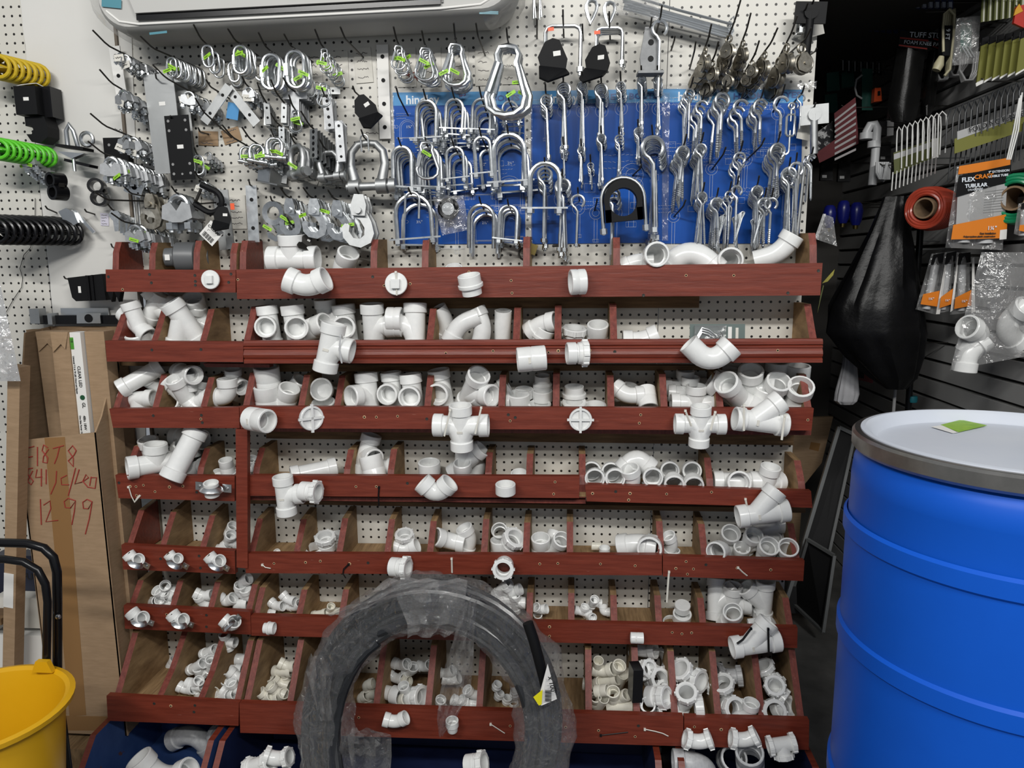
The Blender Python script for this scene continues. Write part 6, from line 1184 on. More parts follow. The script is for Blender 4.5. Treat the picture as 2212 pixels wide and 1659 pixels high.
WIRE = mat('white_wire', (.72, .72, .70), .4); OLIVE = mat('olive_print', (.08, .09, .02), .5); DGRN = mat('dark_green_pack', (.01, .09, .07), .4); YG = mat('yellow_green_print', (.17, .17, .03), .5)
NAVY = mat('navy_pack', (.02, .03, .09), .35); KNEE = noisy('knee_black', (.006, .006, .006), (.009, .009, .009), freq=14, rough=.35, bump=.8, spec=.25)
def at_y(px, py, off): return PXW(px, py, XR-off).y
# extension cord
Yc = at_y(2045, 90, .16); k, o = hang('extension_cord', 'folded cream extension cord with black sleeve hanging at upper right', 'cord', [('black_sleeve', rect(2036, 55, 2058, 120), BLKM, .0, .03)], Yc)
for i in range(5): obj('cord_loop', M().tube([P(2038+i*4.2, 112, -Yc-.01*i)-o, P(2037+i*4.4, 60, -Yc-.01*i)-o, P(2040+i*4.6, 30, -Yc-.01*i)-o, P(2050+i*3, 20, -Yc-.012*i)-o, P(2062, 32, -Yc-.012*i)-o, P(2060-i, 80, -Yc-.01*i)-o, P(2052-i*2, 150, -Yc-.01*i)-o, P(2040+i, 164, -Yc-.01*i)-o], .0045, 8), CREAM, k)
obj('plug_head', M().tube([P(2034, 122, -Yc+.01)-o, P(2028, 140, -Yc+.01)-o, P(2022, 152, -Yc+.01)-o], [.009, .017, .014], 12), CREAM, k)
text('printed_text', '9 FT', None, .02, CWHITE, k, mtx=X4.Translation(P(2044, 62, -Yc+.002)-o) @ X4.Rotation(radians(90), 4, 'Y') @ X4.Rotation(radians(90), 4, 'X'))
wallhook(2085, 22, 'steel hook holding the cream extension cord')
for i, (x, y) in enumerate(((2040, 150), (2068, 140), (2095, 150))):
    Y = at_y(x, y, .10)+.05; o = P(x, y, -Y); k = thing('cord_hank', loc=o, label='%s grey cord hank behind the cream extension cord' % ['leftmost', 'middle', 'rightmost'][i], cat='cord', group='grey cord hanks')
    for j in range(4): obj('cord_loop', M().tube([V((-.035+j*.004, j*.008, .06)), V((-.034+j*.004, j*.008, 0)), V((-.012, j*.008, -.035)), V((.012, j*.008, -.035)), V((.034-j*.004, j*.008, 0)), V((.035-j*.004, j*.008, .06))], .004, 7), BGR, k)
# knee pads
for i, (x0, y0, x1, y1, Y, nm) in enumerate(((1924, 66, 2006, 262, .72, 'front'), (1996, 68, 2040, 250, .80, 'rear'))):
    k, o = hang('knee_pad_pack', '%s black foam knee pad pack with red lined header card' % nm, 'package', [('header_card', [(x0+20, y0), (x1, y0+2), (x1-4, y0+44), (x0+16, y0+34)], BLKM, 0, .004), ('red_line', [(x0+20, y0+14), (x1, y0+20), (x1, y0+24), (x0+20, y0+17)], REDINK, .001, .002), ('red_line', [(x0+18, y0+30), (x1-3, y0+38), (x1-3, y0+41), (x0+18, y0+33)], REDINK, .001, .002)], Y)
    if i == 0: text('printed_text', 'TUFF STUFF', P(x0+40, y0+14, -Y+.003)-o, .026, CWHITE, k, ry=4); text('printed_text', 'FOAM KNEE PAD', P(x0+28, y0+28, -Y+.003)-o, .018, CWHITE, k, ry=6)
    m = M(); rows = [(x0+14, x1-6, y0+40), (x0+4, x1-14, y0+100), (x0-8, x1-20, y0+160), (x0, x1-30, y1)]; nu = 8; rn = random.Random(i+3)
    for a, b, y in rows:
        for u in range(nu+1): m.v.append(tuple(P(a+(b-a)*u/nu, y+rn.uniform(-3, 3), -Y+.05*sin(pi*u/nu)+rn.uniform(-.006, .006))-o))
    for v in range(3):
        for u in range(nu): m.f.append((v*9+u, v*9+u+1, (v+1)*9+u+1, (v+1)*9+u)); m.m.append(0)
    n0 = len(m.v); m.prism([P(x, y, -Y-.02)-o for x, y in ((x0+14, y0+40), (x1-6, y0+40), (x1-30, y1), (x0-4, y1-6))], (0, .02, 0)); obj('wrapped_pad', m, KNEE, k)
wallhook(1990, 66, 'steel hook holding the knee pad packs'); wallhook(1962, 40, 'steel hook above the knee pad packs')
# rows of small hanging packages
rn = random.Random(11)
for i in range(8):
    x = 1950+i*14; k, o = hang('blister_pack', '%s dark blue blister pack in the top row of the alcove' % (['leftmost']+WORDN[2:8]+['rightmost'])[i], 'package', [('backing_card', [(x, 0), (x+11, 0), (x+11, 20), (x, 18)], NAVY, 0, .004), ('clear_blister', [(x+2, 4), (x+9, 4), (x+9, 16), (x+2, 15)], mat('blister_shine', (.35, .38, .45), .15), .01, .012)], .85-i*.03)
    obj('backing_card', M(), BLKM, k) if 0 else None
for i in range(6):
    x = 1874+i*14; y = 42+i*1.5; k, o = hang('blister_pack', '%s small dark pack in the second alcove row' % (['leftmost']+WORDN[2:6]+['rightmost'])[i], 'package', [('backing_card', [(x, y), (x+10, y), (x+10, y+26), (x, y+24)], NAVY, 0, .004), ('white_print', [(x+2, y+4), (x+8, y+4), (x+8, y+12), (x+2, y+11)], BGR, .003, .002)], 1.05)
for i in range(7):
    x = 1818+i*13; y = 130+i*1.0; k, o = hang('tool_pack', '%s dim tool pack in the middle alcove row' % (['leftmost']+WORDN[2:7]+['rightmost'])[i], 'package', [('backing_card', [(x, y), (x+9, y-2), (x+9, y+26), (x, y+26)], BLKM, 0, .004), ('shiny_strip', [(x+2, y), (x+4, y), (x+4, y+22), (x+2, y+22)], GALV, .003, .003)], 1.25)
# goggles pack, orange tape measure, teal packs
k, o = hang('goggle_pack', 'dark green clear fronted pack with rounded shape in the alcove', 'package', [('backing_card', rect(1862, 148, 1885, 238), DGRN, 0, .005)], 1.1); obj('clear_dome', M().tube([P(x, y, -1.06)-o for x, y in ((1862, 162), (1850, 172), (1847, 190), (1851, 206), (1862, 213))], .004, 8), BGR, k)
k, o = hang('tape_measure', 'orange tape measure hanging in the alcove', 'tape measure', [('orange_case', [(1890, 190), (1903, 189), (1905, 218), (1888, 220)], mat('tape_orange', (.8, .10, .02), .4), 0, .03), ('dark_face', [(1896, 197), (1902, 196), (1902, 206), (1896, 207)], BLKM, .002, .004)], 1.05)
for i, (x, y) in enumerate(((1786, 158), (1782, 205), (1818, 150))): hang('teal_pack', '%s dim teal pack beside the pegboard edge in the alcove' % ['upper left', 'lower left', 'right'][i], 'package', [('backing_card', [(x, y), (x+26, y-4), (x+28, y+36), (x, y+40)], DGRN, 0, .02)], 1.3)
# striped cloth
k, o = hang('striped_cloth', 'red and white striped cloth hanging slantwise beside the pegboard edge', 'cloth', [('cloth_panel', [(1802, 245), (1848, 210), (1855, 310), (1770, 352), (1764, 330), (1806, 300)], noisy('flag_cloth', (.10, .016, .02), (.14, .025, .03), freq=8, rough=.8), 0, .004)], .9)
for i in range(8):
    y = 250+i*12; obj('pale_stripe', M().prism([P(*q, -.9+.002)-o for q in ((1803, y+8), (1849, y-28+2*i), (1849, y-23+2*i), (1803, y+13))], (0, .001, 0)), mat('cloth_white', (.42, .40, .40), .8), k, smooth=False)
k, o = hang('starred_cloth', 'dark and white patterned cloth left of the striped cloth', 'cloth', [('cloth_panel', [(1766, 285), (1798, 262), (1802, 318), (1762, 330)], noisy('star_cloth', (.01, .01, .012), (.5, .5, .5), freq=38, lo=.52, hi=.6, rough=.8), 0, .004)], .95)
# white trap pipe
Y = .85; o = P(1882, 270, -Y); k = thing('trap_pipe', loc=o, label='white plastic trap pipe hanging in the dark alcove', cat='pipe')
held(P(1882, 270, -Y), 'white plastic trap pipe'); obj('bent_pipe', M().tube([P(x, y, -Y)-o for x, y in ((1870, 300), (1872, 285), (1880, 270), (1890, 268), (1895, 278), (1893, 300), (1890, 340), (1884, 400))], .016, 14), PVCD, k)
for x, y in ((1871, 294), (1888, 312)): obj('slip_nut', M().lathe([(.024, -.012), (.024, .012)], 14, X4.Translation(P(x, y, -Y)-o)), PVCD, k)
k, o = hang('white_roll', 'white labelled roll behind the trap pipe', 'roll', [('dark_core', rect(1898, 262, 1918, 292), BLK, 0, .05), ('paper_wrap', [(1917, 260), (1931, 262), (1930, 292), (1916, 294)], BGR, .002, .05)], .95)
Y = .8; o = P(1910, 360, -Y); held(P(1905, 352, -Y), 'white cord hank'); k = thing('rope_hank', loc=o, label='white cord hank hanging below the white fence loops', cat='rope')
for i in range(7): obj('cord_loop', M().tube([P(1894+i*4, 350, -Y-.006*i)-o, P(1893+i*4, 372, -Y-.006*i)-o, P(1900+i*3, 392-abs(i-3)*2, -Y-.006*i)-o, P(1908+i*2, 388, -Y-.006*i)-o, P(1916+i, 352, -Y-.006*i)-o], .005, 7), PVCD, k)
for i, (x, y) in enumerate(((1774, 350), (1812, 352), (1900, 310))): hang('boxed_pack', '%s dark printed pack with white base in the alcove' % ['leftmost', 'middle', 'rightmost'][i], 'package', [('dark_card', [(x, y), (x+25, y-4), (x+25, y+40), (x-2, y+40)], BLKM, 0, .02), ('white_base', [(x+2, y+28), (x+12, y+28), (x+12, y+34), (x+2, y+34)], BGR, .002, .004)], 1.1, )
# folding fences: white loops and black loops with printed bands
Y = .50; o = P(1985, 330, -Y); k = thing('wire_fence_bundle', loc=o, label='white hooped folding garden fence with printed band on the right wall', cat='fence')
for i in range(9):
    x = 1936+i*11.2; y = 276-i*4.2; Yi = Y-.012*i; w = 9+i*.9
    pts = [(x, y+92), (x+1, y+30), (x+2, y+8), (x+w*.6, y-2), (x+w+2, y+6), (x+w+3, y+28), (x+w, y+88)]; obj('white_hoop', M().tube([P(a, b, -Yi)-o for a, b in pts], .0022, 6), WIRE, k)
obj('printed_band', M().prism([P(a, b, -Y+.004)-o for a, b in ((1930, 330), (2016, 300), (2030, 298), (2030, 335), (1932, 376))], (0, .003, 0)), OLIVE, k, smooth=False); obj('grey_band', M().prism([P(a, b, -Y+.0045)-o for a, b in ((1931, 333), (2012, 306), (2012, 318), (1931, 345))], (0, .001, 0)), BGR, k, smooth=False); obj('white_tag', M().prism([P(a, b, -Y+.02)-o for a, b in ((2013, 300), (2028, 298), (2027, 340), (2013, 342))], (0, .003, 0)), LABEL, k, smooth=False)
for i in range(12):
    x = 1929+i*8.5; obj('white_leg', M().tube([P(x, 372-i*3, -Y+.012*i*.3)-o, P(x-3, 412-i*3.4, -Y)-o], .0022, 6), WIRE, k)
Y = .36; o = P(2110, 300, -Y); k = thing('wire_fence_bundle', loc=o, label='black hooped folding fence with printed band behind the white fence', cat='fence')
BW = mat('black_wire', (.02, .022, .025), .3)
for i in range(14):
    x = 2046+i*13; y = 250-i*5.2; pts = [(x-4, y+70), (x, y+10), (x+8, y-14), (x+20, y-18), (x+28, y-2), (x+26, y+40)]; obj('black_hoop', M().tube([P(a, b, -Y+.012*i)-o for a, b in pts], .0024, 6), BW, k)
for i in range(16):
    x = 2052+i*11; obj('black_leg', M().tube([P(x+6, 300-i*2.6, -Y+.005*i)-o, P(x-4, 392-i*3.2, -Y+.005*i)-o], .0022, 6), BW, k)
obj('printed_band', M().prism([P(a, b, -Y+.06)-o for a, b in ((2062, 300), (2212, 246), (2230, 256), (2230, 276), (2062, 332))], (0, .003, 0)), YG, k, smooth=False); obj('grey_band', M().prism([P(a, b, -Y+.061)-o for a, b in ((2068, 284), (2212, 235), (2212, 250), (2068, 302))], (0, .003, 0)), BGR, k, smooth=False)
text('printed_text', 'FOLDING FENCE', P(2094, 287, -Y+.068)-o, .022, BLKM, k, ry=-17)
for i in range(3): obj('white_wire', M().tube([P(2208-i*3, 200+i*6, -Y+.16)-o, P(2200-i*5, 280, -Y+.16)-o, P(2183-i*4, 345, -Y+.16)-o], .0022, 6), WIRE, k)
# yellow packs and boxes upper right
for i in range(6):
    x = 2112+i*17; k, o = hang('hanging_card_pack', '%s olive yellow card pack in the row at upper right' % (['leftmost']+WORDN[2:6]+['rightmost'])[i], 'package', [('printed_card', [(x+8, 98-i*3), (x+22, 92-i*3), (x+16, 168-i*4), (x-2, 178-i*4)], YG, 0, .006), ('dark_top', [(x+10, 82-i*3), (x+24, 78-i*3), (x+22, 93-i*3), (x+8, 99-i*3)], BLKM, .001, .004), ('white_edge', [(x-2, 178-i*4), (x+16, 168-i*4), (x+15, 172-i*4), (x-3, 183-i*4)], LABEL, .001, .004)], .42-i*.03)
k, o = hang('white_shelf_tag', 'white shelf tag under the olive card packs', 'tag', [('tag', [(2108, 180), (2150, 160), (2150, 166), (2109, 187)], LABEL, 0, .003)], .40)
for i in range(7):
    x = 2122+i*14; hang('seed_pack', '%s striped green and white pack in the top right corner' % (['leftmost']+WORDN[2:7]+['rightmost'])[i], 'package', [('green_face', [(x, -5), (x+11, -5), (x+9, 46-i*2), (x-3, 48-i*2)], OLIVE, 0, .005), ('pale_strip', [(x+3, -5), (x+6, -5), (x+5, 46-i*2), (x+1, 47-i*2)], mat('pale_pack', (.5, .5, .42), .4), .001, .003)], .46-i*.02)
k, o = hang('red_pack', 'red and yellow package at the top right edge', 'package', [('red_face', [(2196, 14), (2212, 10), (2212, 60), (2190, 50)], mat('pack_red', (.45, .03, .02), .4), 0, .01), ('yellow_tip', [(2194, 20), (2202, 8), (2210, 24), (2190, 34)], mat('pack_yellow', (.6, .3, .02), .4), .002, .004)], .25)
k, o = hang('clear_hardware_bag', 'clear bag of screws hanging beside the cream cord', 'bag', [('teal_card', [(2076, 46), (2100, 42), (2098, 110), (2074, 112)], DGRN, -.01, .004)], .55); bag(k, 'clear_film', [P(x, y, -.54)-o for x, y in ((2066, 40), (2118, 34), (2112, 136), (2056, 142))], .02, seed=6)
for i in range(3): obj('screw', M().tube([P(2078+i*7, 100, -.54)-o, P(2092+i*7, 124, -.54)-o], .003, 6), ZINC, k)
# trimmer line spools
def spool(px, py, rx_, mt, Y, label):
    o = P(px, py, -Y); k = thing('trimmer_line_spool', loc=o, label=label, cat='spool'); s = pix(o); R0 = rx_/s; k.rotation_euler = (0, 0, radians(40))
    for i in range(10):
        x = -.05+.011*i; m = M()
        for j in range(3): rr = R0*(.72+.13*j)*(1-.012*abs(i-4)); m.tube([V((x+.003*sin(t*3+j), rr*cos(t), rr*sin(t))) for t in [2*pi*q/26 for q in range(26)]], .0065, 7, True)
        obj('line_winding', m, mt, k)
    obj('core', M().lathe([(R0*.5, -.06), (R0*.5, .06), (R0*.42, .06), (R0*.42, -.06)], 24, X4.Rotation(pi/2, 4, 'Y'), 0, True), CARDD, k)
spool(2014, 451, 44, mat('orange_line', (.40, .055, .03), .25), .50, 'orange trimmer line spool hanging on the right wall'); spool(2205, 430, 52, mat('green_line', (.01, .23, .10), .25), .30, 'green trimmer line spool behind the printed tube bag')
# printed tube bags
def tube_bag(c4, Y, label, big, seed):
    o = P(*c4[0], -Y); k = thing('printed_bag', loc=o, label=label, cat='bag', group='orange printed bags of plumbing tubes')
    if not big: held(P((c4[0][0]+c4[1][0])/2, c4[0][1], -Y), label)
    def q(u, v, dy=.0): return (P(*c4[0], -Y).lerp(P(*c4[1], -Y), u)).lerp(P(*c4[3], -Y).lerp(P(*c4[2], -Y), u), v)-o+V((0, -dy, 0))
    bag(k, 'clear_film', [q(0, 0), q(1, 0), q(1, 1), q(0, 1)], .02, seed=seed, wr=.004)
    def face(n, a, b, c, d, mt, dy=.004): return obj(n, M().prism([q(*a, dy), q(*b, dy), q(*c, dy), q(*d, dy)], (0, .001, 0)), mt, k, smooth=False)
    op = face('orange_panel', (.02, .72), (.98, .60), (.98, .87), (.02, .90), ORB, .022)
    W = (q(1, 0)-q(0, 0)).length
    if big:
        face('orange_top', (0, 0), (1, -.02), (1, .09), (0, .10), ORB, .012); bp_ = face('black_panel', (.0, .12), (1, .06), (1, .24), (0, .38), BLKM, .018); face('grey_sheet', (.04, .34), (.96, .26), (.96, .68), (.10, .78), BGR, .014)
        text('printed_text', 'FLEX', q(.06, .20, .022), W*.12, CWHITE, bp_, ry=-4, bold=.0006); text('printed_text', 'CRAFT', q(.30, .18, .022), W*.12, ORB, bp_, ry=-4, bold=.0006)
        text('printed_text', 'TUBULAR', q(.14, .275, .022), W*.10, CWHITE, bp_, ry=-4, bold=.0006); text('printed_text', 'DRAINAGE', q(.20, .315, .022), W*.06, CWHITE, bp_, ry=-4)
        text('printed_text', '9" EXTENSION', q(.56, .13, .022), W*.062, CWHITE, bp_, ry=-5, bold=.0003); text('printed_text', 'FLEXIBLE TUBE', q(.54, .18, .022), W*.062, CWHITE, bp_, ry=-5, bold=.0003)
        text('printed_text', '1\u00bc"', q(.62, .78, .026), W*.11, CWHITE, op, bold=.0004); text('printed_text', 'Easy installation', q(.50, .83, .026), W*.05, BINK, op, bold=.0003); text('printed_text', 'Polypropylene plastic construction', q(.22, .87, .026), W*.045, BINK, op, bold=.0003)
        m = M()
        for i in range(9):
            for j in range(1): m.tube([q(.55, .34+.03*i, .0155), q(.90, .325+.03*i, .0155)], .0006, 4)
        obj('printed_pattern', m, mat('grey_print', (.2, .2, .2), .6), k, smooth=False); face('barcode_sticker', (.86, .78), (.98, .77), (.98, .88), (.86, .89), LABEL, .023)
        obj('tube_end', M().tube([q(.3, .42, -.01), q(.3, .93, -.01)], W*.16, 14), PVCD, k); obj('tube_end', M().tube([q(.7, .42, -.01), q(.7, .93, -.01)], W*.16, 14), PVCD, k)
    else:
        face('black_panel', (.05, .02), (.95, .0), (.95, .16), (.05, .2), BLKM, .012); text('printed_text', '1\u00bc"', q(.3, .80, .028), W*.26, CWHITE, op, bold=.0003); obj('tube_end', M().tube([q(.5, .2, -.0), q(.5, .95, -.0)], W*.3, 12), PVCD, k)
        face('side_sheet', (.90, .1), (1.05, .08), (1.0, .98), (.82, 1.0), LABEL, .026)
tube_bag([(2068, 360), (2178, 345), (2166, 540), (2042, 535)], .30, 'large orange and black printed bag of flexible tube', True, 1)
tube_bag([(2012, 548), (2040, 545), (2022, 680), (1978, 668)], .52, 'leftmost small orange printed bag below the large one', False, 2); tube_bag([(2040, 545), (2064, 542), (2050, 672), (2020, 678)], .50, 'second small orange printed bag below the large one', False, 3); tube_bag([(2066, 545), (2094, 545), (2098, 675), (2052, 680)], .48, 'rightmost small orange printed bag below the large one', False, 4)
tube_bag([(2200, 440), (2240, 430), (2236, 520), (2190, 505)], .22, 'orange printed bag cut by the right edge of the photo', False, 5)
wallhook(2110, 340, 'steel hook holding the large printed bag'); wallhook(2040, 538, 'steel hook holding the small printed bags'); wallhook(2030, 520, 'steel hook behind the orange spool')
# clear bag of elbows
Y = .16; o = P(2150, 560, -Y); k = thing('elbow_bag', loc=o, label='tall clear bag holding white pipe elbows on the right wall', cat='bag')
bag(k, 'clear_film', [P(x, y, -Y)-o for x, y in ((2120, 545), (2225, 545), (2215, 770), (2052, 800))], .05, seed=8)
for i, (kd, x, y, d, ry, rx, rz) in enumerate((('e90l', 2160, 705, 50, 40, 20, 0), ('e90', 2120, 720, 54, 200, 20, 20), ('e45', 2090, 760, 50, 140, 0, 0), ('e90', 2185, 690, 52, 10, 50, 0))):
    p = P(x, y, -Y-.01); put((kd, 'white_pvc'), lambda: pvc_parts(kd), [PVC], 'pipe_elbow', at(p, rot(rx, ry, rz), d/2/pix(p)), label='%s white pipe elbow inside the tall clear bag' % ['upper right', 'middle', 'lowest', 'topmost'][i], cat='pipe fitting', group='elbows in the tall clear bag')
# black refuse bag, white bag, pole
def blob(name, label, rows, Y, mt, seed, wr=.02, part='bag_body', top=None):
    """pleated hanging sack: closed rings of photo widths"""
    o = P((rows[0][0]+rows[0][1])/2, rows[0][2], -Y); k = thing(name, loc=o, label=label, cat='bag'); m = M(); n = 40; rn = random.Random(seed); ph = [rn.uniform(0, 6.28) for i in range(6)]
    full = []
    for i in range(len(rows)-1):
        for f_ in range(5): full.append([rows[i][q]+(rows[i+1][q]-rows[i][q])*f_/5 for q in range(3)])
    full.append(list(rows[-1]))
    for a, b, y in full:
        c = P((a+b)/2, y, -Y)-o; s = pix(P((a+b)/2, y, -Y)); w = (b-a)/2/s
        for j in range(n):
            t = 2*pi*j/n; f_ = 1+wr*(sin(9*t+ph[0]+y*.01)+.8*sin(14*t+ph[1]-y*.006)+.6*sin(5*t+ph[2])); f_ += .04*NZ.noise(V((t*2, y*.02, seed)))
            m.v.append((c.x+w*f_*cos(t), c.y+w*.6*f_*sin(t), c.z))
    for i in range(len(full)-1):
        for j in range(n): m.f.append((i*n+j, i*n+(j+1) % n, (i+1)*n+(j+1) % n, (i+1)*n+j)); m.m.append(0)
    m.f.append(tuple(range(n))); m.m.append(0); m.f.append(tuple((len(full)-1)*n+j for j in range(n-1, -1, -1))); m.m.append(0)
    obj(part, m, mt, k); held(o, label); return k
SACK = noisy('black_sack_film', (.004, .004, .0045), (.007, .007, .008), freq=(10), rough=.34, bump=1.0, spec=.22)
k = blob('refuse_sack', 'big black plastic sack hanging in the dark alcove', [(1910, 1962, 425), (1880, 1965, 500), (1840, 1976, 580), (1800, 1985, 660), (1790, 1990, 720), (1830, 1985, 770), (1880, 1975, 815), (1915, 1955, 840)], .62, SACK, 3, .045)
k = blob('white_bag', 'slim white plastic bag hanging behind the black sack', [(1826, 1846, 735), (1820, 1850, 790), (1806, 1855, 850), (1804, 1850, 866), (1812, 1842, 873)], .75, mat('white_bag_film', (.5, .5, .52), .3), 5, .05)
a, b = P(1990, 470, -.72), P(1968, 905, -.72); k = thing('handle_pole', loc=b, label='black pole with teal collars standing behind the drum', cat='pole'); obj('shaft', M().tube([V((0, 0, -b.z-.12)), a-b], .012, 12), BLK, k)
TEAL = mat('teal_collar', (.01, .16, .20), .4)
for y in (790, 862): obj('collar', M().lathe([(.017, -.012), (.019, 0), (.017, .012)], 16, X4.Translation(P(1976 if y < 800 else 1971, y, -.72)-b)), TEAL, k)
obj('joint_knob', M().tube([P(1968, 812, -.71)-b, P(1980, 812, -.71)-b], .014, 12), BLK, k)
a, b = P(1934, 840, -.7), P(1930, 900, -.7); b.z = -.12; obj('white_stick', M().tube([a, b], .006, 8), BGR, label='thin white stick standing under the black sack', cat='stick')
k, o = hang('leaf_strip', 'yellow green dry leaf hanging beside the top tray end', 'leaf', [('leaf_blade', [(1776, 612), (1790, 596), (1803, 582), (1800, 594), (1788, 608)], mat('leaf_yellow', (.25, .22, .03), .5), 0, .002), ('leaf_stem', [(1772, 640), (1778, 616), (1780, 617), (1766, 676)], OLIVE, 0, .002)], -.1, hook_=False)
# blue nozzles with brass ends
for i, (x, y) in enumerate(((1792, 462), (1822, 452), (1850, 456))):
    Y = .9; o = P(x, y, -Y); k = thing('hose_nozzle', loc=o, label='%s dark blue hose nozzle with brass tip in the alcove' % ['leftmost', 'middle', 'rightmost'][i], cat='nozzle', group='dark blue hose nozzles'); s = pix(o); held(P(x, y-18, -Y), '%s dark blue hose nozzle' % ['leftmost', 'middle', 'rightmost'][i])
    obj('body', M().lathe([(8/s, -30/s), (12/s, -20/s), (14/s, 0), (11/s, 14/s), (7/s, 18/s)], 16), mat('nozzle_blue', (.008, .012, .16), .3), k); obj('brass_tip', M().lathe([(5/s, -38/s), (6/s, -30/s)], 12), mat('brass', (.35, .27, .10), .3, 1.0), k)
k, o = hang('clear_pouch', 'small clear pouch beside the top tray end', 'bag', [('seal_strip', [(1778, 462), (1784, 462), (1766, 518), (1760, 514)], BGR, 0, .003)], .02, hook_=False); bag(k, 'clear_film', [P(x, y, -.02)-o for x, y in ((1778, 462), (1800, 470), (1808, 532), (1760, 516))], .015, seed=12)
# window screens, cardboard and frames leaning behind the drum
def barq(k, o, name, a, b, Y0, Y1, r, mt): obj(name, M().tube([P(*a, -Y0)-o, P(*b, -Y1)-o], r, 4), mt, k, smooth=False)
FRM = mat('aluminium_frame', (.35, .36, .36), .4, 0.6); MESH = mat('screen_mesh', (.012, .012, .013), .6)
o = P(1790, 1120, -.25); k = thing('window_screen', loc=o, label='tall aluminium framed window screen leaning behind the drum', cat='window screen')
barq(k, o, 'frame_rail', (1812, 922), (1690, 1325), 1.12, .98, .011, FRM); barq(k, o, 'frame_rail', (1812, 922), (1846, 938), 1.12, 1.12, .011, FRM); barq(k, o, 'frame_rail', (1846, 938), (1762, 1325), 1.12, .98, .009, FRM)
obj('mesh_panel', M().prism([P(1812, 922, -1.13)-o, P(1846, 938, -1.13)-o, P(1762, 1325, -.99)-o, P(1690, 1325, -.99)-o], (0, .003, 0)), MESH, k, smooth=False)
o = P(1770, 1260, -.0); k = thing('window_screen', loc=o, label='small aluminium framed screen leaning below the tall one', cat='window screen')
c4 = [((1744, 1165), -.95), ((1802, 1200), -.85), ((1778, 1365), -.80), ((1706, 1297), -1.04)]
for i in range(4): (a, d1), (b, d2) = c4[i], c4[(i+1) % 4]; obj('frame_rail', M().tube([P(*a, d1)-o, P(*b, d2)-o], .009, 4), FRM, k, smooth=False)
obj('mesh_panel', M().prism([P(*a, d-.01)-o for a, d in c4], (0, .002, 0)), MESH, k, smooth=False)
k, o = hang('cardboard_sheet', 'brown cardboard sheet leaning in the alcove behind the trays', 'cardboard', [('sheet', [(1650, 905), (1800, 900), (1775, 1000), (1735, 1050), (1720, 1250), (1650, 1250)], CARD, 0, .02), ('tape_patch', [(1752, 955), (1772, 958), (1768, 975), (1748, 970)], TAPE, .001, .002)], 1.3, hook_=False)
k, o = hang('red_pack', 'dim red and black tool pack behind the white bag', 'package', [('pack', [(1855, 790), (1890, 800), (1885, 828), (1853, 820)], mat('dim_red', (.12, .01, .01), .5), 0, .02), ('label', [(1856, 792), (1868, 794), (1866, 818), (1854, 815)], BLKM, .002, .004)], 1.2)
# package of hooks in the second tray
p = P(1550, 722, .10); s = pix(p); t = thing('hook_package', mtx=at(p, rot(-6, 0, 0)), label='dark green carded pack of bent hooks in the second tier', cat='package')
obj('backing_card', M().box(-59/s, 58/s, 0, .003, -20/s, 22/s), mat('pack_grey_green', (.12, .16, .15), .4), t, smooth=False)
for i in range(3): obj('bent_hook', M().tube([V((x/s, -.008, (z+i*5)/s)) for x, z in ((-44, -14), (-34, 4), (-20, 0), (-4, -12), (4, -2), (10, -10))], .0022, 6), ZINC, t)
obj('blister', M().box(-50/s, 16/s, -.014, -.0005, -19/s, 19/s), FILM, t, smooth=False); obj('price_sticker', M().box(22/s, 30/s, -.001, 0, -18/s, 16/s), LABEL, t, smooth=False); obj('price_sticker', M().box(38/s, 44/s, -.001, 0, -16/s, 14/s), PAPER, t, smooth=False)
# grey union and black junction box in the trays
p = P(405, 556, .07); s = pix(p); t = thing('pipe_union', mtx=at(p, rot(0, 90, 12)), label='dark grey plastic pipe union in the top tier, left part', cat='pipe fitting')
obj('big_nut', nutm(-28/s, 22/s, 33/s, 10) if 0 else M().lathe([(26/s, -24/s), (32/s, -20/s), (33/s, 0), (32/s, 18/s), (26/s, 22/s)], 24), PVCG, t); obj('pipe_end', M().lathe([(20/s, -44/s), (21/s, -24/s)], 20), PVCG, t); obj('pipe_end', M().lathe([(19/s, 20/s), (19/s, 46/s)], 20), PVCG, t); obj('price_sticker', M().box(-6/s, 6/s, -21.6/s, -20.5/s, -40/s, -30/s), LABEL, t, smooth=False)
p = P(1378, 1480, .295); s = pix(p); obj('black_box', M().box(-11/s, 11/s, -.0, .05, -42/s, 34/s), BLK, mtx=at(p, rot(0, 1, 10)), smooth=False, label='black plastic junction box on a divider of the seventh tier', cat='box')
# pipe straps and cable ties on the front boards
for i, (x, y, d, ry) in enumerate(((300, 1211, .21, 32), (384, 1212, .21, 32), (472, 1216, .21, 32), (308, 1337, .21, 22), (394, 1341, .21, 22), (500, 1345, .21, -40))):
    p = P(x, y, d); s = pix(p); t = thing('pipe_strap', mtx=at(p, rot(0, ry, 0)), label='galvanised two-hole strap on the %s, %s elbow from left' % (['fifth tier', 'sixth tier'][i//3], ['first', 'second', 'third'][i % 3]), cat='strap', group='galvanised pipe straps')
    obj('strap_band', M().tube([V((q.x, -.012-q.z, 0)) for q in arc((0, 0, 0), 13/s, 0, 180, 10)], 3.2/s, 6, flat=2.2), ZINC, t)
    for sx in (-1, 1): tb = obj('tab', M().box(sx*20/s-7/s, sx*20/s+7/s, -.003, 0, -6/s, 6/s), ZINC, t, smooth=False); obj('screw', M().lathe([(3/s, 0), (2/s, .003), (0, .003)], 10, X4.Translation((sx*21/s, -.003, 0)) @ X4.Rotation(pi/2, 4, 'X')), GALV, tb)
p = P(462, 1052, .20); s = pix(p); t = thing('pipe_strap', mtx=at(p, rot(0, 4, 0)), label='large galvanised strap holding a white cap on the fourth tier', cat='strap')
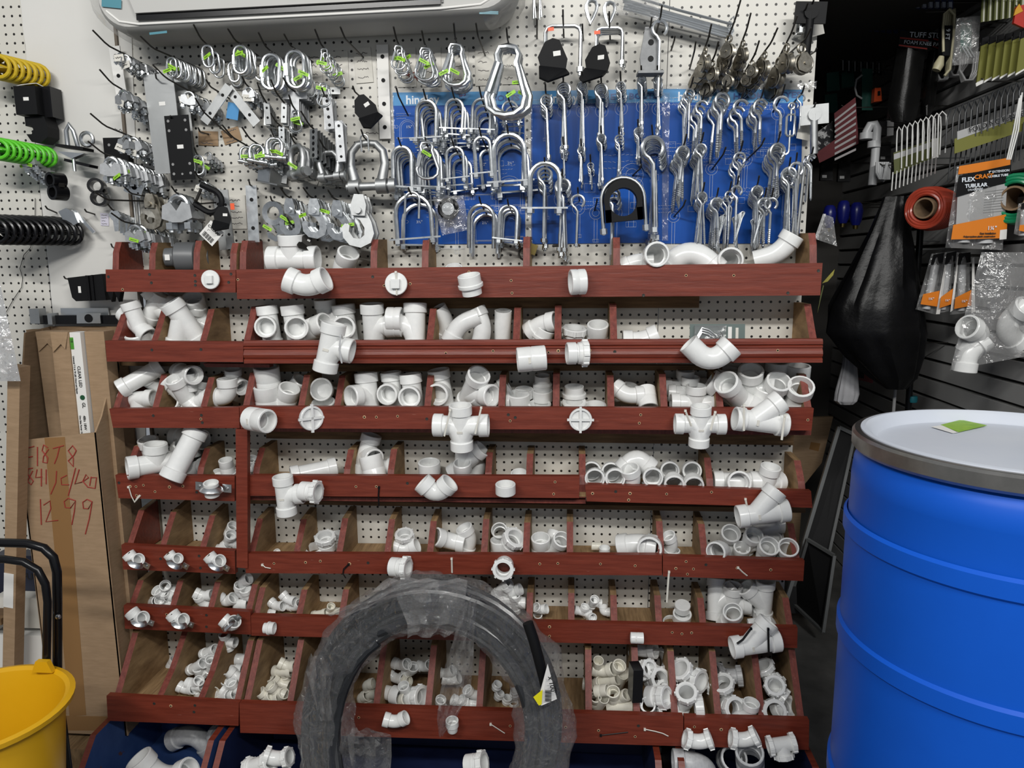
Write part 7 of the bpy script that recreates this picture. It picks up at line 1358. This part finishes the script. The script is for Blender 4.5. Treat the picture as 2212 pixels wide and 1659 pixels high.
obj('strap_band', M().tube([V((q.x, -.01-q.z, 0)) for q in arc((0, 0, 0), 19/s, 0, 180, 12)], 5/s, 6, flat=2), ZINC, t); obj('cap', M().lathe([(16/s, -16/s), (16/s, 14/s), (13/s, 14/s), (13/s, 4/s), (0, 4/s)], 20, X4.Translation((0, -.014, 0)) @ X4.Rotation(.25, 4, 'X')), PVC, t)
for sx in (-1, 1): obj('tab', M().box(sx*30/s-10/s, sx*30/s+10/s, -.003, 0, -9/s, 9/s), ZINC, t, smooth=False); obj('screw', M().lathe([(4/s, 0), (2/s, .003), (0, .003)], 10, X4.Translation((sx*31/s, -.003, 0)) @ X4.Rotation(pi/2, 4, 'X')), GALV, t)
TIES = [(278, 1052, 'w', [(0, 0), (4, 20), (10, 34), (18, 24), (24, 18)], 4, 'V-shaped white tie on the fourth tier, left part'), (817, 1060, 'b', [(2, -8), (0, 10), (0, 34)], 4, 'black tie hanging on the fourth tier'), (1610, 1080, 'w', [(0, -2), (4, 14), (8, 30)], 4, 'white tie above the wye on the fourth tier'),
        (575, 1224, 'w', [(-8, -4), (-2, 2), (10, 4)], 5, 'white tie stub at the left of the fifth tier'), (976, 1222, 'w', [(0, -16), (0, 16)], 5, 'upright white tie on the fifth tier'), (750, 1230, 'b', [(4, -12), (-8, 0), (-10, 10), (-4, 20)], 5, 'curved black tie on the fifth tier'), (1600, 1232, 'w', [(-6, -6), (4, 4), (14, 12)], 5, 'white tie at the right of the fifth tier'), (1443, 1275, 'w', [(1, -42), (0, -24), (-2, 28)], 5, 'long white tie hanging below the fifth tier'),
        (1076, 1576, 'w', [(-16, -12), (14, 8)], 7, 'slanted white tie on the seventh tier'), (1328, 1586, 'b', [(-30, 4), (0, -1), (28, -6)], 7, 'straight black tie on the seventh tier'), (1415, 1580, 'w', [(-22, -4), (0, 0), (16, 4), (28, 10)], 7, 'white forked tie on the seventh tier'),
        (700, 605, 'b', [(-6, 2), (4, 0), (14, -3)], 1, 'black tie in the elbow on the top tier'), (856, 612, 'w', [(0, -24), (0, 26)], 1, 'white tie over the cleanout plug on the top tier'), (735, 755, 'g', [(2, -30), (-2, 0), (2, 30)], 2, 'grey tie round the sanitary tee on the second tier'),
        (1606, 905, 'w', [(0, -30), (2, 26)], 3, 'white tie round the wye on the third tier'), (1692, 925, 'w', [(2, -28), (-2, 26)], 3, 'second white tie round the wye on the third tier'), (1490, 905, 'w', [(-10, -18), (4, 16)], 3, 'white tie left of the double tee hub, third tier'), (1540, 910, 'w', [(4, -20), (-4, 20)], 3, 'white tie right of the double tee hub, third tier'),
        (965, 915, 'w', [(8, -30), (-6, 28)], 3, 'white tie left arm of the big double tee'), (1030, 908, 'w', [(10, -28), (-4, 30)], 3, 'white tie right arm of the big double tee'), (1615, 1382, 'b', [(6, -26), (-10, 0), (-22, 10)], 6, 'black tie round the wye branch on the sixth tier'), (1660, 1385, 'b', [(-2, -28), (2, 28)], 6, 'black tie round the wye run on the sixth tier')]
for x, y, c, pts, t_, lab in TIES:
    onf = ('round' in lab or 'arm' in lab or 'hub' in lab or 'over' in lab); d = DEP[t_]+((.024 if 'over' in lab else .075) if onf else .0022); p = P(x, y, d); s = pix(p)
    q = [V((a/s, 0, -b/s)) for a, b in pts]; o_ = obj('cable_tie', M().tube(q, .0017, 6, flat=2.0), {'w': TIE, 'b': BLK, 'g': PVCD}[c], loc=p, label=lab, cat='cable tie', group='cable ties on the front boards')
    obj('tie_head', M().bar(q[0], .006, .006, .006), {'w': TIE, 'b': BLK, 'g': PVCD}[c], o_, smooth=False)
